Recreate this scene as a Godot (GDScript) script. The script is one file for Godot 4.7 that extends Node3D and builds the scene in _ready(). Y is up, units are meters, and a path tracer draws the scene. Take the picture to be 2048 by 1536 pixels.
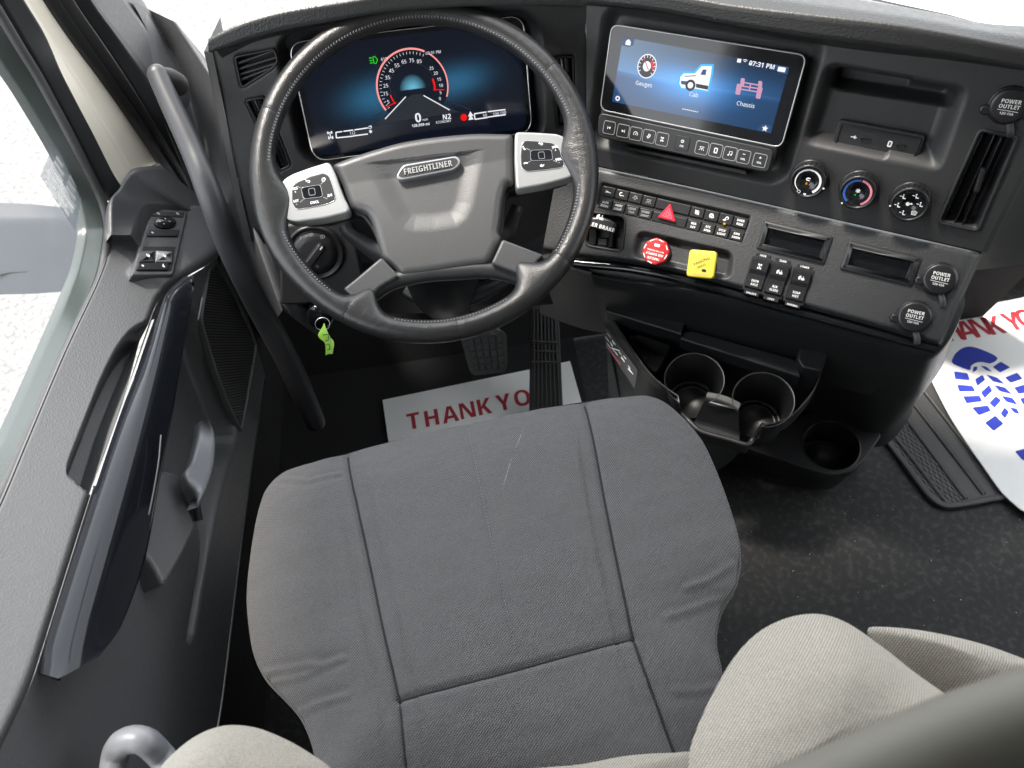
extends Node3D
# Driver's place of a long-haul truck cab, seen from above the seat back. Metres, y up, the nose of the truck towards -z.

const EXPO := 5.4
var M := {}
var G1 := FastNoiseLite.new()

# ---------------------------------------------------------------- geometry collector
class Geo:
	var order: Array = []
	var tools := {}
	var st: SurfaceTool
	var group := 1
	var rect := Rect2(0, 0, 1, 1)
	func mat(m: Material) -> Geo:
		if not tools.has(m):
			var s := SurfaceTool.new()
			s.begin(Mesh.PRIMITIVE_TRIANGLES)
			s.set_material(m)
			tools[m] = s
			order.append(m)
		st = tools[m]
		return self
	func vert(p: Vector3) -> void:
		st.set_uv(Vector2((p.x - rect.position.x) / rect.size.x, 1.0 - (p.y - rect.position.y) / rect.size.y))
		st.add_vertex(p)
	func smooth(on := true) -> void:
		group += 1
		st.set_smooth_group(group if on else -1)
	func tri(a: Vector3, b: Vector3, c: Vector3) -> void:
		vert(a); vert(c); vert(b)
	func quad(a: Vector3, b: Vector3, c: Vector3, d: Vector3) -> void:
		tri(a, b, c); tri(a, c, d)
	# rings of equal count, joined one to the next
	func loft(rings: Array, closed := true, soft := true) -> Geo:
		smooth(soft)
		for k in rings.size() - 1:
			var a: PackedVector3Array = rings[k]
			var b: PackedVector3Array = rings[k + 1]
			var n := a.size()
			for i in (n if closed else n - 1):
				var j := (i + 1) % n
				quad(a[i], a[j], b[j], b[i])
		return self
	func cap(ring: PackedVector3Array, soft := false) -> Geo:
		smooth(soft)
		var flat := PackedVector2Array()
		# the plane the ring lies in decides which two axes are kept
		var nn := Vector3.ZERO
		for i in ring.size():
			nn += ring[i].cross(ring[(i + 1) % ring.size()])
		var ax := nn.abs().max_axis_index()
		for p in ring:
			flat.append(Vector2(p.y, p.z) if ax == 0 else Vector2(p.z, p.x) if ax == 1 else Vector2(p.x, p.y))
		var t := Geometry2D.triangulate_polygon(flat)
		if t.is_empty():   # an outline that touches itself: cut it up another way
			var dl := Geometry2D.triangulate_delaunay(flat)
			for i in range(0, dl.size(), 3):
				if Geometry2D.is_point_in_polygon((flat[dl[i]] + flat[dl[i + 1]] + flat[dl[i + 2]]) / 3.0, flat):
					t.append_array(PackedInt32Array([dl[i], dl[i + 1], dl[i + 2]]))
		for i in range(0, t.size(), 3):
			if nn[ax] < 0:
				tri(ring[t[i]], ring[t[i + 2]], ring[t[i + 1]])
			else:
				tri(ring[t[i]], ring[t[i + 1]], ring[t[i + 2]])
		return self
	func fan(c: Vector3, ring: PackedVector3Array) -> Geo:
		for i in ring.size():
			tri(ring[i], ring[(i + 1) % ring.size()], c)
		return self
	func mesh() -> ArrayMesh:
		var m := ArrayMesh.new()
		for k in order:
			var s: SurfaceTool = tools[k]
			s.generate_normals()
			m = s.commit(m)
		return m

# ---------------------------------------------------------------- outlines
func q(a: Array) -> PackedVector2Array:
	var o := PackedVector2Array()
	for i in range(0, a.size(), 2):
		o.append(Vector2(a[i], a[i + 1]))
	return o

func q3(a: Array) -> PackedVector3Array:
	var o := PackedVector3Array()
	for i in range(0, a.size(), 3):
		o.append(Vector3(a[i], a[i + 1], a[i + 2]))
	return o

func up(p: PackedVector2Array, z := 0.0) -> PackedVector3Array:
	var o := PackedVector3Array()
	for v in p:
		o.append(Vector3(v.x, v.y, z))
	return o

func ccw(p: PackedVector2Array) -> PackedVector2Array:
	if Geometry2D.is_polygon_clockwise(p):
		p = p.duplicate()
		p.reverse()
	return p

func rnd(p: PackedVector2Array, r: float, n := 4) -> PackedVector2Array:   # round every corner of an outline
	p = ccw(p)
	var o := PackedVector2Array()
	for i in p.size():
		var a := p[(i + p.size() - 1) % p.size()]
		var b := p[i]
		var c := p[(i + 1) % p.size()]
		var ra := minf(r, a.distance_to(b) * 0.48)
		var rc := minf(r, c.distance_to(b) * 0.48)
		var s := b + (a - b).normalized() * ra
		var e := b + (c - b).normalized() * rc
		for k in n + 1:
			var t := float(k) / n
			o.append(s.lerp(b, t).lerp(b.lerp(e, t), t))
	return o

func box2(x: float, y: float, w: float, h: float, r := 0.0, n := 4) -> PackedVector2Array:
	var p := q([x - w / 2, y - h / 2, x + w / 2, y - h / 2, x + w / 2, y + h / 2, x - w / 2, y + h / 2])
	return rnd(p, r, n) if r > 0 else p

func ell(x: float, y: float, rx: float, ry: float, n := 32, a0 := 0.0) -> PackedVector2Array:
	var o := PackedVector2Array()
	for i in n:
		o.append(Vector2(x + rx * cos(a0 + TAU * i / n), y + ry * sin(a0 + TAU * i / n)))
	return o

func inset(p: PackedVector2Array, d: float) -> PackedVector2Array:
	var o := PackedVector2Array()
	var n := p.size()
	for i in n:
		var e1 := p[i] - p[(i + n - 1) % n]
		var e2 := p[(i + 1) % n] - p[i]
		if e1.length() < 1e-7: e1 = e2
		if e2.length() < 1e-7: e2 = e1
		var n1 := Vector2(-e1.y, e1.x).normalized()
		var n2 := Vector2(-e2.y, e2.x).normalized()
		var m := (n1 + n2)
		if m.length() < 0.2: m = n1
		m = m.normalized()
		o.append(p[i] + m * d / maxf(0.4, m.dot(n1)))
	return o

func samp(p: PackedVector3Array, n: int, soft := true) -> PackedVector3Array:   # n points evenly along a line
	var cv := Curve3D.new()
	cv.bake_interval = 0.004
	for i in p.size():
		var t := Vector3.ZERO
		if soft and i > 0 and i < p.size() - 1:
			var dir := (p[i + 1] - p[i - 1]).normalized()
			t = dir * minf(p[i].distance_to(p[i - 1]), p[i].distance_to(p[i + 1])) * 0.33
		cv.add_point(p[i], -t, t)
	var o := PackedVector3Array()
	var l := cv.get_baked_length()
	for i in n:
		o.append(cv.sample_baked(l * i / (n - 1)))
	return o

func samp2(a: Array, n: int, soft := true) -> PackedVector3Array:
	return samp(up(q(a)), n, soft)

func loop2(p: PackedVector2Array, n: int) -> PackedVector2Array:   # a closed outline with n even points, softened through its points
	var pp := PackedVector3Array()
	for v in p: pp.append(Vector3(v.x, v.y, 0))
	var cv := Curve3D.new()
	cv.bake_interval = 0.003
	var m := p.size()
	for i in m + 1:
		var a := pp[(i + m - 1) % m]
		var b := pp[i % m]
		var c := pp[(i + 1) % m]
		var t := (c - a).normalized() * minf(a.distance_to(b), b.distance_to(c)) * 0.33
		cv.add_point(b, -t, t)
	var l := cv.get_baked_length()
	var o := PackedVector2Array()
	for i in n:
		var v := cv.sample_baked(l * i / n)
		o.append(Vector2(v.x, v.y))
	return o

# ---------------------------------------------------------------- distances
func seg_d(p: Vector2, a: Vector2, b: Vector2) -> float:
	var ab := b - a
	var t := clampf((p - a).dot(ab) / maxf(ab.length_squared(), 1e-12), 0, 1)
	return p.distance_to(a + ab * t)

func line_d(p: Vector2, l: PackedVector2Array) -> float:
	var d := 1e9
	for i in l.size() - 1:
		d = minf(d, seg_d(p, l[i], l[i + 1]))
	return d

func poly_d(p: Vector2, l: PackedVector2Array) -> float:   # negative inside
	var d := 1e9
	var inside := false
	var n := l.size()
	var j := n - 1
	for i in n:
		d = minf(d, seg_d(p, l[i], l[j]))
		if (l[i].y > p.y) != (l[j].y > p.y) and p.x < (l[j].x - l[i].x) * (p.y - l[i].y) / (l[j].y - l[i].y) + l[i].x:
			inside = not inside
		j = i
	return -d if inside else d

func rbox_d(p: Vector2, c: Vector2, hx: float, hy: float, r: float) -> float:
	var v := (p - c).abs() - Vector2(hx - r, hy - r)
	return Vector2(maxf(v.x, 0), maxf(v.y, 0)).length() + minf(maxf(v.x, v.y), 0) - r

func pit(d: float, depth: float, wall: float, r := 0.002) -> float:   # a moulded pocket: walls of that width, rounded lip
	var t := clampf((-d) / wall, 0, 1)
	var s := t * t * (3 - 2 * t)
	return -depth * s

# ---------------------------------------------------------------- solids
func plate(g: Geo, p: PackedVector2Array, z0: float, z1: float, b := 0.001, n := 3, crown := 0.0) -> Geo:
	p = ccw(p)
	var rings := [up(p, z0), up(p, z1 - b)]
	for k in range(1, n + 1):
		var a := PI / 2 * k / n
		rings.append(up(inset(p, b * (1 - cos(a))), z1 - b + b * sin(a)))
	g.loft(rings)
	if crown != 0.0:
		var last: PackedVector3Array = rings[-1]
		var c := Vector3.ZERO
		for v in last: c += v
		c /= last.size()
		var rr := [last]
		for k in range(1, 6):
			var t := k / 6.0
			var ring := PackedVector3Array()
			for v in last:
				ring.append(v.lerp(c, t) + Vector3(0, 0, crown * (1 - (1 - t) * (1 - t))))
			rr.append(ring)
		g.loft(rr)
		g.fan(c + Vector3(0, 0, crown), rr[-1])
	else:
		g.cap(rings[-1])
	return g

func ring(g: Geo, po: PackedVector2Array, w: float, z0: float, z1: float, b := 0.0008, n := 2) -> Geo:   # a frame of width w round an outline
	po = ccw(po)
	var rings := [up(po, z0), up(po, z1 - b)]
	for k in range(1, n + 1):
		var a := PI / 2 * k / n
		rings.append(up(inset(po, b * (1 - cos(a))), z1 - b + b * sin(a)))
	for k in range(n + 1):
		var a := PI / 2 * k / n
		rings.append(up(inset(po, w - b + b * sin(a)), z1 - b + b * cos(a)))
	rings.append(up(inset(po, w), z0))
	g.loft(rings)
	return g

func pocket(g: Geo, p: PackedVector2Array, z1: float, z0: float) -> Geo:   # walls and floor of a hole
	p = ccw(p)
	g.loft([up(inset(p, 0.0004), z1), up(inset(p, 0.0012), z0)])
	g.cap(up(inset(p, 0.0012), z0))
	return g

func tube(g: Geo, pts: PackedVector3Array, r: Array, n := 12, flat := 1.0, side := Vector3.UP, closed := false, caps := true) -> Geo:
	var rings := []
	var m := pts.size()
	for i in m:
		var a := pts[(i + m - 1) % m] if closed else pts[maxi(i - 1, 0)]
		var b := pts[(i + 1) % m] if closed else pts[mini(i + 1, m - 1)]
		var t := (b - a).normalized()
		var u := side.cross(t).normalized()
		var v := t.cross(u)
		var f := float(i) / (m - 1) * (r.size() - 1)
		var k := mini(int(f), r.size() - 2) if r.size() > 1 else 0
		var rr: float = lerpf(r[k], r[k + 1], f - k) if r.size() > 1 else r[0]
		var ring := PackedVector3Array()
		for j in n:
			ring.append(pts[i] + u * cos(TAU * j / n) * rr + v * sin(TAU * j / n) * rr * flat)
		rings.append(ring)
	if closed:
		rings.append(rings[0])
	g.loft(rings)
	if caps and not closed:
		g.cap(rings[0]); g.cap(rings[-1])
	return g

func dome(g: Geo, p: Vector3, dir: Vector3, r: float, flat := 1.0, side := Vector3.UP, n := 18) -> void:   # a rounded end
	var pts := PackedVector3Array()
	var rr := []
	for k in 8:
		pts.append(p + dir.normalized() * r * 0.9 * sin(PI / 2 * k / 7.0))
		rr.append(maxf(r * cos(PI / 2 * k / 7.0), 0.0003))
	tube(g, pts, rr, n, flat, side)

func lathe(g: Geo, c: Vector2, prof: Array, n := 32, a0 := 0.0, a1 := TAU, soft := true) -> Geo:   # profile as r, z pairs round local z
	var rings := []
	var whole := absf(a1 - a0 - TAU) < 1e-4
	for k in range(0, prof.size(), 2):
		var ring := PackedVector3Array()
		for i in (n if whole else n + 1):
			var a := a0 + (a1 - a0) * i / n
			ring.append(Vector3(c.x + prof[k] * cos(a), c.y + prof[k] * sin(a), prof[k + 1]))
		rings.append(ring)
	g.loft(rings, whole, soft)
	return g

func ribbon(g: Geo, l: PackedVector2Array, w: float, z: float, closed := false) -> Geo:   # a printed line
	g.smooth(false)
	var n := l.size()
	var a := PackedVector3Array()
	var b := PackedVector3Array()
	for i in n:
		var p0 := l[(i + n - 1) % n] if closed or i > 0 else l[i]
		var p1 := l[(i + 1) % n] if closed or i < n - 1 else l[i]
		var d := (p1 - p0).normalized()
		var s := Vector2(-d.y, d.x) * w / 2
		a.append(Vector3(l[i].x + s.x, l[i].y + s.y, z))
		b.append(Vector3(l[i].x - s.x, l[i].y - s.y, z))
	g.loft([b, a], closed, false)
	return g

func fill(g: Geo, p: PackedVector2Array, z: float) -> Geo:
	return g.cap(up(ccw(p), z))

func arc(x: float, y: float, r: float, d0: float, d1: float, n := 16) -> PackedVector2Array:
	var o := PackedVector2Array()
	for i in n + 1:
		var a := deg_to_rad(lerpf(d0, d1, float(i) / n))
		o.append(Vector2(x + r * cos(a), y + r * sin(a)))
	return o

var text_cache := {}
var bold := SystemFont.new()
var plainfont := SystemFont.new()
func txt(g: Geo, s: String, x: float, y: float, h: float, z: float, deg := 0.0, heavy := true, squeeze := 1.0, thick := 0.0) -> Geo:   # lettering with capitals of height h, centred
	var key := s + str(heavy) + str(thick > 0)
	if not text_cache.has(key):
		var t := TextMesh.new()
		t.font = bold if heavy else plainfont
		t.font_size = 64
		t.pixel_size = 1.0 / 64.0
		t.depth = 0.1 if thick > 0 else 0.0
		t.curve_step = 4.0
		t.text = s
		text_cache[key] = t.get_mesh_arrays()
	var arr: Array = text_cache[key]
	var vs: PackedVector3Array = arr[Mesh.ARRAY_VERTEX]
	var ix: PackedInt32Array = arr[Mesh.ARRAY_INDEX]
	var box := AABB(vs[0], Vector3.ZERO)
	for v in vs: box = box.expand(v)
	var k := h / 0.72
	var c := box.get_center()
	var rot := Transform2D(deg_to_rad(deg), Vector2(x, y))
	g.smooth(false)
	var put := func(v: Vector3) -> Vector3:
		var p2: Vector2 = rot * Vector2((v.x - c.x) * k * squeeze, (v.y - c.y) * k)
		return Vector3(p2.x, p2.y, z + (v.z * 10.0 + 0.5) * thick)
	for i in range(0, ix.size(), 3):
		g.vert(put.call(vs[ix[i]])); g.vert(put.call(vs[ix[i + 1]])); g.vert(put.call(vs[ix[i + 2]]))
	return g

# a sheet lofted over lines (each resampled to nu points), nv steps between lines, moved along local z by f(point, u, v)
func skin(g: Geo, lines: Array, nu: int, nv: Array, f = null, soft := true) -> Geo:
	var ls := []
	for l in lines: ls.append(samp(l, nu, soft))
	var rings := []
	for k in ls.size() - 1:
		var m: int = nv[k] if k < nv.size() else nv[-1]
		for s in m + (1 if k == ls.size() - 2 else 0):
			var t := float(s) / m
			var ring := PackedVector3Array()
			for i in nu:
				var p: Vector3 = ls[k][i].lerp(ls[k + 1][i], t)
				if f != null: p = f.call(p, float(i) / (nu - 1), (k + t) / (ls.size() - 1))
				ring.append(p)
			rings.append(ring)
	g.loft(rings, false)
	return g

# a cushion: an outline drawn in ring by ring towards its middle, height given by f(distance from edge 0..1, point)
func pillow(g: Geo, p: PackedVector2Array, rings: int, f: Callable, pw := 1.6) -> Geo:
	p = ccw(p)
	var c := Vector2.ZERO
	for v in p: c += v
	c /= p.size()
	var rr := []
	for k in rings:
		var t := pow(float(k) / rings, pw)
		var ring := PackedVector3Array()
		for v in p:
			var w := v.lerp(c, t)
			ring.append(Vector3(w.x, w.y, f.call(t, w)))
		rr.append(ring)
	g.loft(rr)
	g.fan(Vector3(c.x, c.y, f.call(1.0, c)), rr[-1])
	return g

# ---------------------------------------------------------------- things and parts
var used := {}
func numbered(s: String) -> String:
	var n: int = used.get(s, 0)
	used[s] = n + 1
	return s if n == 0 else "%s_%03d" % [s, n]

func thing(called: String, label: String, category: String, at := Vector3.ZERO, group_name := "") -> Node3D:
	var o := Node3D.new()
	o.name = numbered(called)
	add_child(o)
	o.position = at
	o.set_meta("label", label)
	o.set_meta("category", category)
	if group_name: o.set_meta("group", group_name)
	return o

func part(parent: Node3D, called: String, g: Geo, frame := Transform3D(), label := "") -> MeshInstance3D:
	var o := MeshInstance3D.new()
	o.name = called
	o.mesh = g.mesh()
	parent.add_child(o, true)
	o.global_transform = frame
	if label: o.set_meta("label", label)
	return o

func struct(called: String, g: Geo, frame := Transform3D(), kind := "structure", label := "") -> MeshInstance3D:
	var o := part(self, called, g, frame, label)
	o.set_meta("kind", kind)
	return o

func alone(called: String, g: Geo, label: String, category: String, frame := Transform3D(), group_name := "") -> MeshInstance3D:
	var o := part(self, numbered(called), g, frame, label)
	o.set_meta("category", category)
	if group_name: o.set_meta("group", group_name)
	return o

# ---------------------------------------------------------------- materials
func lin(r: float, gg: float, b: float, a := 1.0) -> Color:
	var c := Color(r, gg, b).linear_to_srgb()
	c.a = a
	return c

func noise_tex(type: int, freq: float, size := 512, oct := 1, sd := 1, ramp: Gradient = null, as_n := false, ret := 0) -> NoiseTexture2D:
	var n := FastNoiseLite.new()
	n.noise_type = type
	n.frequency = freq
	n.seed = sd
	n.fractal_octaves = oct
	n.fractal_type = FastNoiseLite.FRACTAL_FBM if oct > 1 else FastNoiseLite.FRACTAL_NONE
	if type == FastNoiseLite.TYPE_CELLULAR:
		n.cellular_return_type = ret
	var t := NoiseTexture2D.new()
	t.width = size
	t.height = size
	t.seamless = true
	t.noise = n
	if ramp: t.color_ramp = ramp
	if as_n: t.as_normal_map = true
	return t

func ramp(stops: Array) -> Gradient:   # offset, grey pairs
	var gr := Gradient.new()
	var off := PackedFloat32Array()
	var col := PackedColorArray()
	for i in range(0, stops.size(), 2):
		off.append(stops[i])
		col.append(Color(stops[i + 1], stops[i + 1], stops[i + 1]))
	gr.offsets = off
	gr.colors = col
	return gr

var T_grain: Texture2D
var T_leather: Texture2D
var T_wear: Texture2D
var T_fine: Texture2D
func sm(c: Color, rough: float, metal := 0.0) -> StandardMaterial3D:
	var m := StandardMaterial3D.new()
	m.albedo_color = c
	m.roughness = rough
	m.metallic = metal
	return m

func grainy(c: Color, rough: float, tex: Texture2D, cover: float, relief: float, wear := true) -> StandardMaterial3D:   # tex repeats every «cover» metres
	var m := sm(c, rough)
	m.uv1_triplanar = true
	m.uv1_scale = Vector3.ONE / cover
	m.heightmap_enabled = true
	m.heightmap_texture = tex
	m.heightmap_scale = relief
	if wear:
		m.roughness_texture = T_wear
		m.roughness_texture_channel = BaseMaterial3D.TEXTURE_CHANNEL_RED
	return m

func glow(c: Color, v: float) -> StandardMaterial3D:   # a lit element of a screen; v is how bright it is next to white paper in the picture
	var m := sm(Color(0.01, 0.01, 0.01), 0.3)
	m.emission_enabled = true
	m.emission = c
	m.emission_energy_multiplier = v / EXPO
	return m

func make_materials() -> void:
	bold.font_names = ["Droid Sans"]
	bold.font_weight = 700
	plainfont.font_names = ["Droid Sans"]
	G1.noise_type = FastNoiseLite.TYPE_SIMPLEX_SMOOTH
	G1.frequency = 1.0
	G1.seed = 5
	T_grain = noise_tex(FastNoiseLite.TYPE_CELLULAR, 0.06, 512, 1, 3, null, false, FastNoiseLite.RETURN_DISTANCE)
	T_leather = noise_tex(FastNoiseLite.TYPE_CELLULAR, 0.045, 512, 2, 9, null, false, FastNoiseLite.RETURN_DISTANCE2_SUB)
	T_wear = noise_tex(FastNoiseLite.TYPE_SIMPLEX_SMOOTH, 0.012, 512, 5, 4, ramp([0.0, 0.72, 0.5, 0.9, 1.0, 1.0]))
	T_fine = noise_tex(FastNoiseLite.TYPE_SIMPLEX_SMOOTH, 0.15, 512, 3, 8)
	M.plastic = grainy(lin(0.029, 0.0295, 0.031), 0.5, T_fine, 0.09, 0.03)
	M.smooth = sm(lin(0.018, 0.019, 0.021), 0.42)
	M.fascia = grainy(lin(0.04, 0.041, 0.043), 0.5, T_grain, 0.075, 0.03)
	M.pad = grainy(lin(0.026, 0.0265, 0.027), 0.46, T_grain, 0.085, 0.035)
	M.door = grainy(lin(0.095, 0.097, 0.101), 0.5, T_grain, 0.07, 0.025)  # door plastic, paler copy for the faces that catch light
	M.door_shaded = grainy(lin(0.068, 0.069, 0.073), 0.5, T_grain, 0.07, 0.025)  # same plastic, darkened to carry the shade on upright faces
	M.console = grainy(lin(0.02, 0.0205, 0.022), 0.42, T_fine, 0.06, 0.012)
	M.rim = grainy(lin(0.017, 0.017, 0.0175), 0.32, T_grain, 0.045, 0.026, false)
	M.hub = grainy(lin(0.055, 0.0555, 0.057), 0.4, T_grain, 0.045, 0.02, false)
	M.gloss = sm(lin(0.006, 0.007, 0.009), 0.08)
	M.piano = sm(lin(0.008, 0.009, 0.012), 0.14)
	M.piano.roughness_texture = T_wear
	M.piano.roughness_texture_channel = BaseMaterial3D.TEXTURE_CHANNEL_RED
	M.piano.metallic_specular = 0.34
	M.piano.uv1_triplanar = true
	M.piano.uv1_scale = Vector3.ONE * 9.0
	M.black = sm(lin(0.007, 0.007, 0.009), 0.5)
	M.button = sm(lin(0.012, 0.012, 0.014), 0.36)
	M.silver = sm(lin(0.33, 0.335, 0.34), 0.36, 0.5)
	M.chrome = sm(lin(0.75, 0.76, 0.78), 0.12, 1.0)
	M.satin = sm(lin(0.30, 0.31, 0.33), 0.3, 0.6)
	M.rubber = grainy(lin(0.04, 0.04, 0.041), 0.6, T_fine, 0.05, 0.02)
	M.handle = grainy(lin(0.028, 0.0295, 0.033), 0.5, T_fine, 0.08, 0.01)
	M.white = sm(lin(0.82, 0.82, 0.81), 0.5)
	M.dim = sm(lin(0.32, 0.32, 0.33), 0.5)
	M.red = sm(lin(0.62, 0.02, 0.045), 0.3)
	M.red2 = sm(lin(0.42, 0.018, 0.02), 0.35)
	M.pink = sm(lin(0.75, 0.25, 0.32), 0.4)
	M.yellow = sm(lin(0.62, 0.5, 0.05), 0.5)
	M.blue = sm(lin(0.03, 0.12, 0.45), 0.4)
	M.paper = grainy(lin(0.78, 0.78, 0.77), 0.75, T_fine, 0.3, 0.03, false)
	M.ink_red = sm(lin(0.36, 0.02, 0.035), 0.7)
	M.ink_blue = sm(lin(0.008, 0.025, 0.32), 0.7)
	M.tag = sm(lin(0.25, 0.52, 0.06), 0.5)
	M.cream = sm(lin(0.72, 0.67, 0.57), 0.35)
	M.cream.clearcoat_enabled = true
	M.cream.clearcoat = 0.6
	M.cream.clearcoat_roughness = 0.1
	M.channel = sm(lin(0.045, 0.055, 0.052), 0.2)
	M.glass = sm(Color(1, 1, 1, 0.04), 0.02)
	M.glass.metallic_specular = 0.3
	M.glass.transparency = BaseMaterial3D.TRANSPARENCY_ALPHA
	M.concrete = grainy(lin(0.2, 0.199, 0.193), 0.9, T_fine, 0.9, 0.1, false)
	M.concrete.albedo_texture = noise_tex(FastNoiseLite.TYPE_SIMPLEX_SMOOTH, 0.05, 512, 6, 31, ramp([0.0, 0.7, 0.36, 0.82, 0.5, 0.94, 1.0, 1.0]))
	M.carpet = grainy(lin(0.012, 0.012, 0.013), 0.95, T_fine, 0.05, 0.1, false)
	M.body = sm(lin(0.75, 0.76, 0.77), 0.3)
	M.lining = grainy(lin(0.42, 0.42, 0.41), 0.9, T_fine, 0.1, 0.02, false)
	var scuff := noise_tex(FastNoiseLite.TYPE_SIMPLEX_SMOOTH, 0.045, 1024, 7, 21, ramp([0.0, 0.5, 0.48, 0.58, 0.62, 0.72, 0.78, 1.0]))
	M.vinyl = grainy(lin(0.026, 0.0262, 0.027), 0.72, T_fine, 0.8, 0.2, false)
	M.vinyl.albedo_texture = scuff
	M.vinyl.heightmap_scale = 0.015
	# woven cloth: two crossing sets of threads, drawn as height
	var im := Image.create(256, 256, false, Image.FORMAT_RGB8)
	var rg := RandomNumberGenerator.new()
	rg.seed = 7
	for y in 256:
		for x in 256:
			var a := 0.5 + 0.5 * sin(TAU * (x + y) / 8.0)
			var b := 0.5 + 0.5 * sin(TAU * (x - 3 * y) / 16.0)
			var v := clampf(0.18 + 0.55 * a * b + 0.25 * a + rg.randf() * 0.16, 0, 1)
			im.set_pixel(x, y, Color(v, v, v))
	var weave := ImageTexture.create_from_image(im)
	M.cloth = grainy(lin(0.178, 0.173, 0.176), 0.95, weave, 0.1, 0.12, false)
	M.cloth.rim_enabled = true
	M.cloth.rim = 0.35
	var im2 := Image.create(256, 256, false, Image.FORMAT_RGB8)
	for y in 256:
		for x in 256:
			var a := 0.5 + 0.5 * sin(TAU * (x + y) / 8.0)
			var v := clampf(0.62 + 0.3 * a + (rg.randf() - 0.5) * 0.25, 0, 1)
			im2.set_pixel(x, y, Color(v, v, v))
	M.cloth.albedo_texture = ImageTexture.create_from_image(im2)
	M.cloth_lit = M.cloth.duplicate()
	M.cloth_lit.albedo_color = lin(0.5, 0.462, 0.395)  # same cloth made paler: light on the seat back put into the colour
	M.cloth.uv1_triplanar = false
	M.cloth_lit.uv1_triplanar = false
	M.cloth_lit.uv1_scale = Vector3.ONE / 0.085
	M.cloth_lit.heightmap_scale = 0.05
	M.back_shaded = sm(lin(0.13, 0.125, 0.105), 0.65)  # dark khaki: the shade on the seat back edge is in the colour
	M.lever = sm(lin(0.17, 0.175, 0.19), 0.4)
	M.seam = sm(lin(0.02, 0.02, 0.023), 0.9)
	M.thread = sm(lin(0.17, 0.17, 0.18), 0.7)
	M.thread_lt = sm(lin(0.23, 0.225, 0.225), 0.9)

# ================================================================ the scene
func _ready() -> void:
	var cam := Camera3D.new()
	cam.name = "camera"
	add_child(cam)
	cam.transform = Transform3D(Vector3(0.989272, -0.083790, 0.119664), Vector3(0.146083, 0.567423, -0.810364), Vector3(-0.000000, 0.819152, 0.573576), Vector3(0.000000, 1.360000, 0.000000))
	cam.fov = 53.07
	cam.near = 0.03
	cam.far = 300.0
	var eye := CameraAttributesPhysical.new()   # a phone's lens: things near the lens blur
	eye.frustum_focal_length = 24.03
	eye.frustum_focus_distance = 1.0
	eye.frustum_near = 0.03
	eye.frustum_far = 300.0
	eye.exposure_aperture = 7.0
	cam.attributes = eye
	var env := Environment.new()
	env.background_mode = Environment.BG_SKY
	var sky := Sky.new()
	var ps := ProceduralSkyMaterial.new()
	ps.sky_top_color = Color(0.86, 0.88, 0.9)
	ps.sky_horizon_color = Color(0.93, 0.935, 0.94)
	ps.sky_curve = 0.2
	ps.ground_horizon_color = Color(0.8, 0.81, 0.82)
	ps.ground_bottom_color = Color(0.7, 0.7, 0.7)
	ps.energy_multiplier = 1.0
	sky.sky_material = ps
	env.sky = sky
	env.tonemap_mode = Environment.TONE_MAPPER_LINEAR
	env.tonemap_exposure = EXPO
	env.sdfgi_enabled = true
	env.ssao_enabled = true
	env.ssil_enabled = true
	var we := WorldEnvironment.new()
	we.name = "world_environment"
	we.environment = env
	add_child(we)
	var sun := DirectionalLight3D.new()
	sun.name = "sun"
	add_child(sun)
	sun.light_energy = 0.55
	sun.light_color = Color(1.0, 0.97, 0.93)
	sun.light_angular_distance = 10.0
	sun.shadow_enabled = true
	sun.look_at_from_position(Vector3(-3.2, 10.0, -2.3), Vector3.ZERO, Vector3.UP)

	make_materials()
	build_shell()
	build_dashboard()
	build_console()
	build_wheel()
	build_column()
	build_door()
	build_floor_things()
	build_seat()

# ---------------------------------------------------------------- ground, floor and the closed cab round the driver
func sheet(a: Vector3, b: Vector3, c: Vector3, d: Vector3, thick: float, m: Material) -> Geo:   # a board from four corners
	var n := (b - a).cross(d - a).normalized() * thick
	var g := Geo.new().mat(m)
	g.loft([PackedVector3Array([a, b, c, d]), PackedVector3Array([a + n, b + n, c + n, d + n])], true, false)
	g.cap(PackedVector3Array([a, b, c, d]))
	g.cap(PackedVector3Array([a + n, b + n, c + n, d + n]))
	return g

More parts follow.
